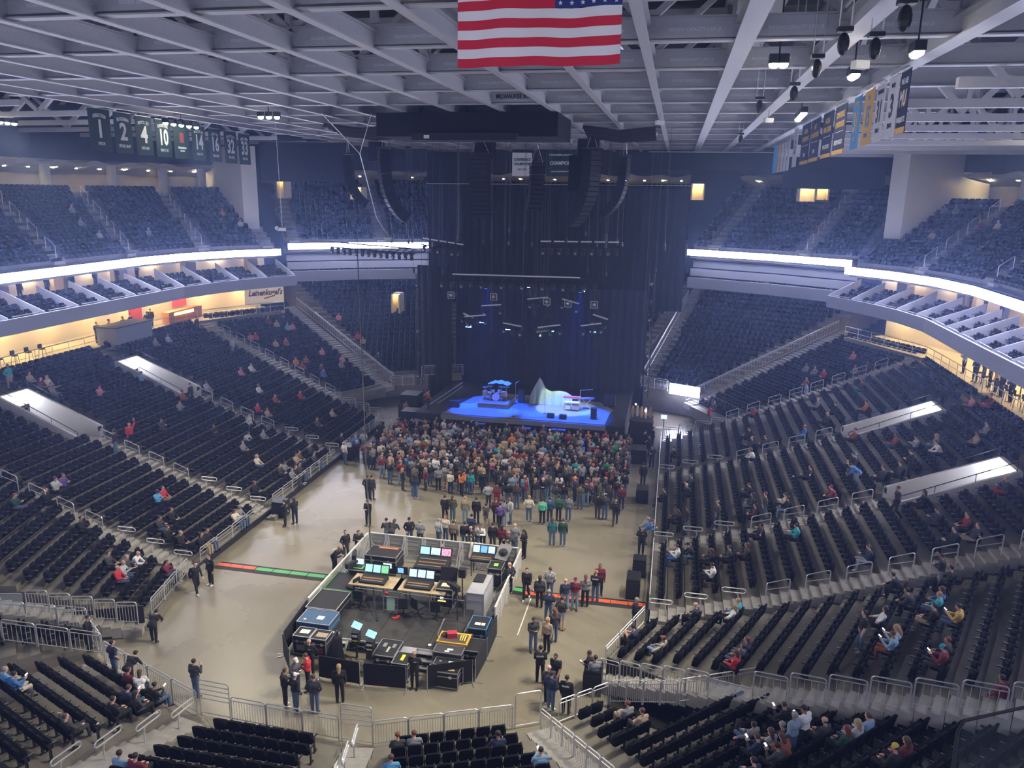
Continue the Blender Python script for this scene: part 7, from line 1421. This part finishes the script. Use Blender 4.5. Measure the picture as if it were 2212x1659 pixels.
seated('in the right stands', [(1496, 1302, 'sit', 'charcoal', 'black', D(hair='bald')), (1611, 1302, 'sit', 'teal', 'denim', D(hair='short', hc='blond')), (1602, 1298, 'sitback', 'white', 'black', D(hair='long', hc='blond')), (1562, 1238, 'sitphone', 'white', 'black', D(hc='dark')), (1456, 1192, 'sitphone', 'white', 'blue', D(hc='brown')), (1521, 1192, 'sitfwd', 'black', 'pale denim', D(hat=('cap', 'black'))), (1560, 1205, 'sitphone', 'black', 'black', D(hair='long', hc='brown')), (1592, 1196, 'sit', 'charcoal', 'black'), (1626, 1188, 'sit', 'plaid brown', 'black', D(hair='long', hc='brown')), (1456, 1118, 'sitphone', 'black', 'black', D(hair='long', hc='brown')), (1482, 1042, 'sit', 'charcoal', 'black'), (1486, 1062, 'sitfwd', 'black', 'black', D(hc='white')), (1430, 1068, 'sit', 'black', 'black', D(hair='short')), (1515, 1122, 'relax', 'black', 'denim', D(extra='with white back print')), (1580, 1122, 'pocket', 'charcoal', 'navy', D(hat=('cap', 'tan'))), (1455, 975, 'sitfwd', 'black', 'black'), (1626, 975, 'sitfwd', 'white', 'navy', D(hair='long', hc='brown')), (1640, 952, 'sit', 'charcoal', 'black', D(hc='grey')), (1660, 950, 'sit', 'charcoal', 'black', D(hair='long', hc='brown')), (1620, 935, 'sit', 'black', 'black'), (1632, 1060, 'sitphone', 'black', 'black', D(hc='brown')), (1636, 1078, 'sit', 'charcoal', 'pale denim', D(hair='long')), (1640, 1104, 'sit', 'plaid maroon', 'black'), (1674, 1095, 'pocket', 'charcoal', 'denim', D(hc='red')), (1698, 1082, 'sitphone', 'cream', 'black', D(hc='brown')), (1708, 1088, 'sit', 'black', 'pale denim'), (1742, 1026, 'sitback', 'black', 'black', D(extra='arms spread')), (1738, 935, 'sit', 'blue', 'denim', D(hat=('beanie', 'orange'))), (1812, 1078, 'sitfwd', 'plaid red', 'black', D(hc='red')), (1841, 1000, 'sit', 'black', 'black', D(hat=('beanie', 'teal'))), (1853, 1010, 'phone', 'black', 'denim'), (1856, 1030, 'bend', 'blue', 'pale denim'), (1925, 1030, 'sit', 'charcoal', 'black'), (1958, 1010, 'sit', 'charcoal', 'black'), (1928, 958, 'sit', 'rust', 'denim'), (1985, 955, 'sitphone', 'light grey', 'charcoal'), (2012, 962, 'sit', 'grey', 'denim', D(hair='long', hc='blond')), (2046, 958, 'sitfwd', 'white', 'navy', D(hc='brown')), (1725, 1152, 'sitphone', 'teal', 'black'), (1652, 1142, 'sitback', 'black', 'black', D(extra='arms spread')), (1892, 1222, 'sitphone', 'navy', 'light grey', D(hc='brown')), (2020, 1120, 'sitphone', 'navy', 'charcoal'), (2082, 1135, 'sit', 'plaid red', 'navy'), (2102, 1162, 'sitback', 'charcoal', 'tan', D(hc='brown')), (2078, 1155, 'sit', 'black', 'black'), (2166, 1060, 'sitphone', 'charcoal', 'red', D(hc='blond')), (1960, 1048, 'walk', 'black', 'black'), (1985, 1040, 'phone', 'black', 'black'), (1976, 1062, 'sit', 'black', 'black', D(hair='long')), (2118, 938, 'sit', 'tan', 'black'), (2130, 925, 'sit', 'grey', 'black'), (1855, 938, 'sit', 'rust', 'black'), (1866, 885, 'sit', 'orange', 'black'), (1786, 905, 'sit', 'charcoal', 'black', D(hair='long', hc='blond')), (1800, 888, 'sit', 'black', 'black'), (1772, 868, 'sit', 'grey', 'black', D(hair='bald')), (1752, 840, 'pocket', 'light blue', 'tan'), (1740, 832, 'sit', 'rust', 'black'), (1632, 885, 'sit', 'red', 'black'), (1535, 893, 'sit', 'charcoal', 'red'), (1870, 825, 'sit', 'charcoal', 'teal', D(hc='red')), (1884, 795, 'sit', 'charcoal', 'black', D(hc='red')), (1852, 795, 'sit', 'grey', 'black'), (1845, 775, 'sit', 'pink', 'black'), (1785, 805, 'sit', 'red', 'black'), (1762, 802, 'sit', 'grey', 'black'), (1740, 800, 'sit', 'grey', 'black'), (1990, 790, 'sit', 'charcoal', 'black'), (2100, 870, 'sit', 'pink', 'charcoal'), (2160, 845, 'sit', 'maroon', 'red'), (2060, 1215, 'sit', 'charcoal', 'black')])
seated('in the left stands', [(32, 1078, 'sitphone', 'dark green', 'denim', D(hc='red')), (128, 1028, 'sitphone', 'purple', 'navy', D(hc='brown')), (126, 1050, 'sitphone', 'light grey', 'charcoal'), (106, 1052, 'sit', 'black', 'black', D(hc='brown')), (338, 1076, 'sitphone', 'sky blue', 'black', D(hat=('cap', 'navy'))), (350, 1070, 'sit', 'red', 'tan'), (346, 1124, 'sitphone', 'charcoal', 'denim'), (368, 1122, 'sit', 'black', 'black'), (365, 1165, 'sitphone', 'black', 'black', D(hc='red')), (378, 1163, 'sit', 'black', 'black', D(hair='short', hc='blond')), (178, 1136, 'sit', 'black', 'black', D(extra='hands behind the head')), (244, 1245, 'sit', 'red', 'denim', D(hair='bald')), (256, 1230, 'sitphone', 'light grey', 'denim', D(hair='bald')), (268, 1218, 'sit', 'charcoal', 'black', D(hair='short', hc='grey')), (284, 1212, 'sitfwd', 'white', 'denim', D(hair='bald')), (250, 1218, 'sit', 'charcoal', 'black'), (360, 1240, 'sitphone', 'maroon', 'denim', D(hair='long', hc='brown')), (508, 1122, 'sitphone', 'cream', 'denim', D(hair='long', hc='brown')), (520, 1112, 'sit', 'grey', 'denim', D(hat=('cap', 'grey'))), (455, 1170, 'sit', 'black', 'denim'), (448, 1180, 'sit', 'black', 'tan', D(hair='long')), (548, 998, 'sit', 'cream', 'denim', D(hair='long', hc='blond')), (534, 1050, 'sit', 'black', 'black', D(hair='long', hc='brown')), (530, 950, 'sitfwd', 'light grey', 'black'), (526, 964, 'sit', 'grey', 'black', D(hc='red')), (462, 940, 'sitcross', 'black', 'black', D(hc='brown')), (534, 918, 'pocket', 'light grey', 'navy'), (566, 945, 'sit', 'grey', 'black'), (342, 912, 'sitphone', 'charcoal', 'charcoal'), (380, 876, 'sitphone', 'grey', 'black', D(hc='brown')), (208, 848, 'sitphone', 'pink', 'black', D(hc='brown')), (66, 826, 'sit', 'tan', 'black'), (78, 826, 'sit', 'maroon', 'black'), (92, 826, 'sit', 'cream', 'black', D(hair='long', hc='blond')), (112, 856, 'sitback', 'grey', 'grey'), (300, 815, 'sitphone', 'light blue', 'black'), (560, 846, 'sit', 'white', 'charcoal', D(hair='short', hc='grey')), (552, 888, 'sit', 'red', 'black'), (572, 884, 'sit', 'tan', 'black'), (590, 858, 'sit', 'rust', 'black'), (648, 860, 'sit', 'red', 'navy'), (630, 985, 'sitphone', 'tan', 'denim', D(hair='long', hc='brown')), (640, 985, 'sit', 'brown', 'denim'), (605, 1005, 'sitphone', 'grey', 'black', D(skin=3)), (594, 1010, 'sit', 'charcoal', 'black'), (620, 1018, 'sit', 'grey', 'charcoal', D(hc='brown')), (640, 1030, 'sit', 'black', 'black', D(hc='red')), (648, 1028, 'sit', 'charcoal', 'denim'), (676, 998, 'sit', 'charcoal', 'denim'), (672, 975, 'sit', 'charcoal', 'black'), (716, 895, 'sit', 'tan', 'black'), (688, 915, 'sit', 'brown', 'black'), (732, 940, 'sit', 'black', 'black'), (640, 788, 'sit', 'orange', 'black'), (650, 785, 'sit', 'rust', 'black'), (662, 782, 'sit', 'rust', 'black'), (600, 745, 'sit', 'tan', 'black'), (618, 738, 'sit', 'rust', 'black'), (622, 712, 'sit', 'sky blue', 'black'), (632, 710, 'sit', 'pink', 'black'), (698, 805, 'sit', 'blue', 'black'), (692, 800, 'sit', 'charcoal', 'black'), (695, 760, 'sit', 'pink', 'black'), (732, 792, 'sit', 'grey', 'black'), (736, 780, 'sit', 'pink', 'black'), (770, 728, 'sit', 'red', 'black'), (774, 745, 'sit', 'tan', 'black'), (735, 690, 'sit', 'pink', 'black'), (820, 766, 'sitphone', 'black', 'black', D(skin=2)), (595, 700, 'sit', 'tan', 'black'), (580, 690, 'sit', 'maroon', 'black'), (606, 682, 'sit', 'charcoal', 'black'), (548, 728, 'sit', 'red', 'black'), (538, 725, 'sit', 'pink', 'black'), (365, 735, 'sit', 'light grey', 'charcoal'), (330, 742, 'sit', 'grey', 'black'), (480, 730, 'pocket', 'grey', 'grey'), (420, 705, 'pocket', 'charcoal', 'black'), (495, 745, 'pocket', 'light grey', 'grey'), (515, 800, 'sit', 'pink', 'black'), (540, 790, 'sit', 'white', 'grey'), (395, 830, 'relax', 'black', 'black'), (445, 835, 'sit', 'light grey', 'grey'), (385, 850, 'sit', 'rust', 'black'), (10, 830, 'pocket', 'teal', 'tan')])
fl(284, 968, 'wave', 'red', 'black', 330, z=3.2, where='waving on the left aisle stairs', hc='brown'); fl(252, 985, 'pocket', 'black', 'denim', 200, z=3.6, where='standing on the left aisle stairs')
# upper tiers and terraces
seated('in the upper tiers', [(150, 452, 'sit', 'grey', 'black'), (175, 485, 'sit', 'grey', 'black'), (210, 505, 'sit', 'light grey', 'black'), (320, 500, 'sit', 'grey', 'black'), (497, 440, 'sit', 'tan', 'black'), (480, 462, 'sit', 'rust', 'black'), (515, 487, 'sit', 'light grey', 'black'), (2040, 450, 'sit', 'grey', 'black'), (2065, 452, 'sit', 'grey', 'black'), (2125, 485, 'sit', 'maroon', 'black'), (2160, 495, 'sit', 'tan', 'black'), (2010, 505, 'sit', 'tan', 'black'), (1880, 455, 'sit', 'charcoal', 'black')])
for i in range(9): person(-33.6 + random.uniform(-.5, .8), 42 + i * 1.5 + (8 if i > 2 else 0), 7.5, random.uniform(-1, 1), random.choice(('relax', 'phone', 'pocket', 'drink')), random.choice(('black', 'white', 'charcoal', 'light grey', 'navy')), 'black', where='on the left terrace')
for i in range(12): person(33.4 + random.uniform(-.4, 1.2), 46 + i * 1.4, 7.5, math.pi + random.uniform(-1, 1), random.choice(('relax', 'phone', 'pocket', 'drink')), random.choice(('black', 'white', 'charcoal', 'rust', 'navy', 'tan')), 'black', where='on the right terrace')
for i in range(10): sx = -1 if i < 7 else 1; person(sx * (34.6), (46 + i * 2.6) if sx < 0 else (60 + (i - 7) * 3), 11.6, 0 if sx < 0 else math.pi, random.choice(('relax', 'phone', 'drink')), random.choice(('black', 'charcoal', 'navy')), 'black', where='at the back of the %s suites' % ('left' if sx < 0 else 'right'))
for i, (x, y, z) in enumerate(((-8.0, 62.4, 1.6), (-9.4, 66, 0), (-10.6, 64, 0), (-10.0, 67.5, 0), (9.4, 64.4, 0), (10.6, 60.3, 0), (11.2, 61.4, 0), (10.9, 64.6, 0))): person(x, y, z, random.uniform(0, 6), random.choice(('relax', 'phone', 'pocket')), random.choice(('black', 'charcoal', 'rust')), 'black', where='beside the stage among the gear')
for i in range(5): person(-6.5 + i * 3.0, 59.9, 0, S_ + random.uniform(-.3, .3), random.choice(('behind', 'cross')), 'black', 'black', where='between crowd and stage, facing the crowd', hair='short', sec=False, extra='guard')
# ---- the crowd in front of the stage
random.seed(77)
cols = ['black'] * 26 + ['charcoal'] * 16 + ['grey'] * 7 + ['light grey'] * 4 + ['navy'] * 7 + ['maroon'] * 4 + ['brown'] * 5 + ['tan'] * 4 + ['olive'] * 4 + ['red', 'rust', 'pink', 'cream', 'white', 'teal', 'green', 'blue', 'light blue', 'orange', 'plaid cream', 'plaid red', 'plaid grey', 'purple', 'yellow', 'cream', 'rust', 'tan']
pts = []
def xl(y): return -9.6 + max(0, (52.5 - y)) * .85
def try_add(x, y, dmin):
    for a, b in pts[-400:]:
        if abs(a - x) < dmin and abs(b - y) < dmin and (a - x) ** 2 + (b - y) ** 2 < dmin ** 2: return False
    pts.append((x, y)); return True
n = 0
while n < 5200:
    n += 1; y = random.uniform(47.6, 59.2); x = random.uniform(-9.6, 9.7)
    dens = .58 if y > 50.5 else .7
    if x < xl(y) + random.uniform(-.6, .6) or (y < 49 and random.random() < .5): continue
    try_add(x, y, dens)
for _ in range(60): try_add(random.uniform(-11.2, -8.5), random.uniform(51.5, 58), 1.0)
for x, y in pts:
    h_ = random.choice(('short',) * 5 + ('long',) * 4 + ('bun', 'cap', 'beanie', 'fringe')); hat = None
    if h_ in ('cap', 'beanie'): hat = (h_, random.choice(('black', 'white', 'grey', 'navy', 'orange', 'red', 'charcoal', 'tan'))); h_ = 'short'
    person(x, y, 0, N_ + random.gauss(0, .45) if random.random() < .85 else random.uniform(0, 6.3), random.choice(('relax', 'relax', 'phone', 'cross', 'pocket', 'pocket', 'drink')), random.choice(cols), random.choice(('black', 'denim', 'denim', 'charcoal', 'navy', 'pale denim')), hair=h_, hc=random.choice(('dark', 'dark', 'brown', 'brown', 'blond', 'blond', 'grey', 'red')), where='in the packed crowd before the stage', scale=random.uniform(.93, 1.06), hat=hat)
POSEW = dict(relax='standing', phone='looking down', cross='with folded arms', pocket='standing', behind='standing', walk='walking', drink='with raised hand', wave='waving', lean='leaning', bend='bending', sit='sitting', sitphone='sitting, looking down', sitfwd='sitting, leaning forward', sitback='sitting back', sitcross='sitting, arms folded')
ORDW = ['leftmost', 'second from left', 'third from left', 'fourth from left', 'fifth from left', 'sixth from left', 'seventh from left', 'eighth from left', 'ninth from left', 'tenth from left']
def merge_low(lst):
    V = []; LP = []; LT = []; CO = []; base = 0
    cache = {}
    for p in lst:
        k = p['pose']
        if k not in cache:
            me = low_body(k); hd = POSES[k][1]; nv = len(me.vertices); v = np.zeros(nv * 3); me.vertices.foreach_get('co', v); v = v.reshape(-1, 3)
            fl_ = [list(q.vertices) for q in me.polygons]; mi = [q.material_index for q in me.polygons]; M = np.array(headM(hd)); hm = MB().ell((0, -.018, .042), (.097, .105, .096), 7, 5)
            hv = np.array([tuple(a) for a in hm.v]); hv = hv @ M[:3, :3].T + M[:3, 3]; fl2 = fl_ + [[a + nv for a in f] for f in hm.f]; mi2 = mi + [8] * len(hm.f)
            cache[k] = (np.concatenate([v, hv]), np.array([a for f in fl2 for a in f]), np.array([len(f) for f in fl2]), np.array(mi2))
        v, lp, lt, mi = cache[k]; a = p['hd'] - math.pi / 2; c, s = math.cos(a), math.sin(a); R2 = np.array([[c, -s, 0], [s, c, 0], [0, 0, 1]]); w_ = v @ R2.T * p['scale'] + np.array([p['x'], p['y'], p['z']])
        g = lambda cc: CLO[cc[6:] if cc.startswith('plaid ') else cc]; t, l, sk = g(p['top']), g(p['leg']), SKINS[p['skin']][1]; hc = g(p['hat'][1]) if p['hat'] else (sk if p['hair'] == 'bald' else HAIRC[p['hc']])
        pal = np.array([sk, t, l, (.03, .03, .03), t if p['sleeve'] else sk, (.03, .03, .03), (.4, .15, .12), l, hc]); V.append(w_); LP.append(lp + base); LT.append(lt); CO.append(pal[mi]); base += len(v)
    V = np.concatenate(V); LP = np.concatenate(LP); LT = np.concatenate(LT); CO = np.concatenate(CO); me = bpy.data.meshes.new('crowd'); me.vertices.add(len(V)); me.vertices.foreach_set('co', V.ravel()); me.loops.add(len(LP)); me.loops.foreach_set('vertex_index', LP.astype(np.int32)); me.polygons.add(len(LT)); me.polygons.foreach_set('loop_start', np.concatenate([[0], np.cumsum(LT)[:-1]]).astype(np.int32)); me.polygons.foreach_set('loop_total', LT.astype(np.int32)); me.polygons.foreach_set('use_smooth', np.ones(len(LT), bool))
    at = me.color_attributes.new('cloth_colour', 'FLOAT_COLOR', 'CORNER'); at.data.foreach_set('color', np.repeat(np.concatenate([CO, np.ones((len(CO), 1))], 1), LT, axis=0).ravel().astype(np.float32))
    me.update(); me.validate(); m = bpy.data.materials.new('crowd_clothes'); m.use_nodes = True; nt = m.node_tree; b = nt.nodes['Principled BSDF']; b.inputs['Roughness'].default_value = .8; a = nt.nodes.new('ShaderNodeAttribute'); a.attribute_name = 'cloth_colour'; nt.links.new(a.outputs['Color'], b.inputs['Base Color']); me.materials.append(m)
    link('crowd', me, None, 'packed standing crowd and distant spectators in mixed clothes', 'crowd', None, 'stuff'); print('CROWD', len(lst), 'polys', len(LT))
def build_people():
    P = []
    for p in PEOPLE:
        u, v, d = proj((p['x'], p['y'], p['z'] + 1)); p['u'] = u; p['d'] = d
        if d > 0 and -30 < u < 2242 and 0 < v < 1720: P.append(p)
    P.sort(key=lambda p: p['d']); near, far = P[:300], P[300:]
    from collections import defaultdict
    lab = defaultdict(list)
    for p in near:
        hw = '' if p['hair'] != 'bald' else 'bald '
        ht = (' and %s %s' % (p['hat'][1], p['hat'][0])) if p['hat'] else (', long %s hair' % p['hc'] if p['hair'] == 'long' else '')
        b = '%sperson%s in %s top%s %s %s' % (hw, (' (%s)' % p['extra']) if p['extra'] else '', p['top'], ht, POSEW[p['pose']], p['where']); b = b.replace('(guard)', 'on guard').replace('(guard walking)', 'on guard'); p['b'] = b.replace('(', '').replace(')', ''); lab[p['b']].append(p)
    for b, ps in lab.items():
        ps.sort(key=lambda p: p['u'])
        for i, p in enumerate(ps):
            l = b if len(ps) == 1 else (b + ', ' + (ORDW[i] if i < 10 else '%dth from left' % (i + 1)))
            build_person(p, ' '.join(l.split()[:18]), 'people ' + p['where'])
    k = 0; seen = set()
    for p in near[:120]:
        if p['pose'] not in ('phone', 'sitphone') or (p['top'], p['where']) in seen or k >= 16: continue
        seen.add((p['top'], p['where'])); k += 1; a = p['hd'] - math.pi / 2; z = 1.24 if p['pose'] == 'phone' else .92; c, s = math.cos(a), math.sin(a); q = Vector((p['x'] - s * .40, p['y'] + c * .40, p['z'] + z))
        o = empty('phone', 'small lit phone held by the person in %s top %s' % (p['top'], p['where']), 'phone', loc=q, rz=a); MB().bar((0, -.05, .0), (0, .06, .07), .085, .012, up=(0, -1, 1)).build('case', BLACK, o); MB().bar((0, -.052, .012), (0, .045, .078), .075, .006, up=(0, -1, 1)).build('screen', emat('phone_screen', (.8, .92, 1.), 3.), o)
    merge_low(far); print('PEOPLE', len(PEOPLE), len(P))
build_people()
build_seats()
bpy.context.view_layer.update()
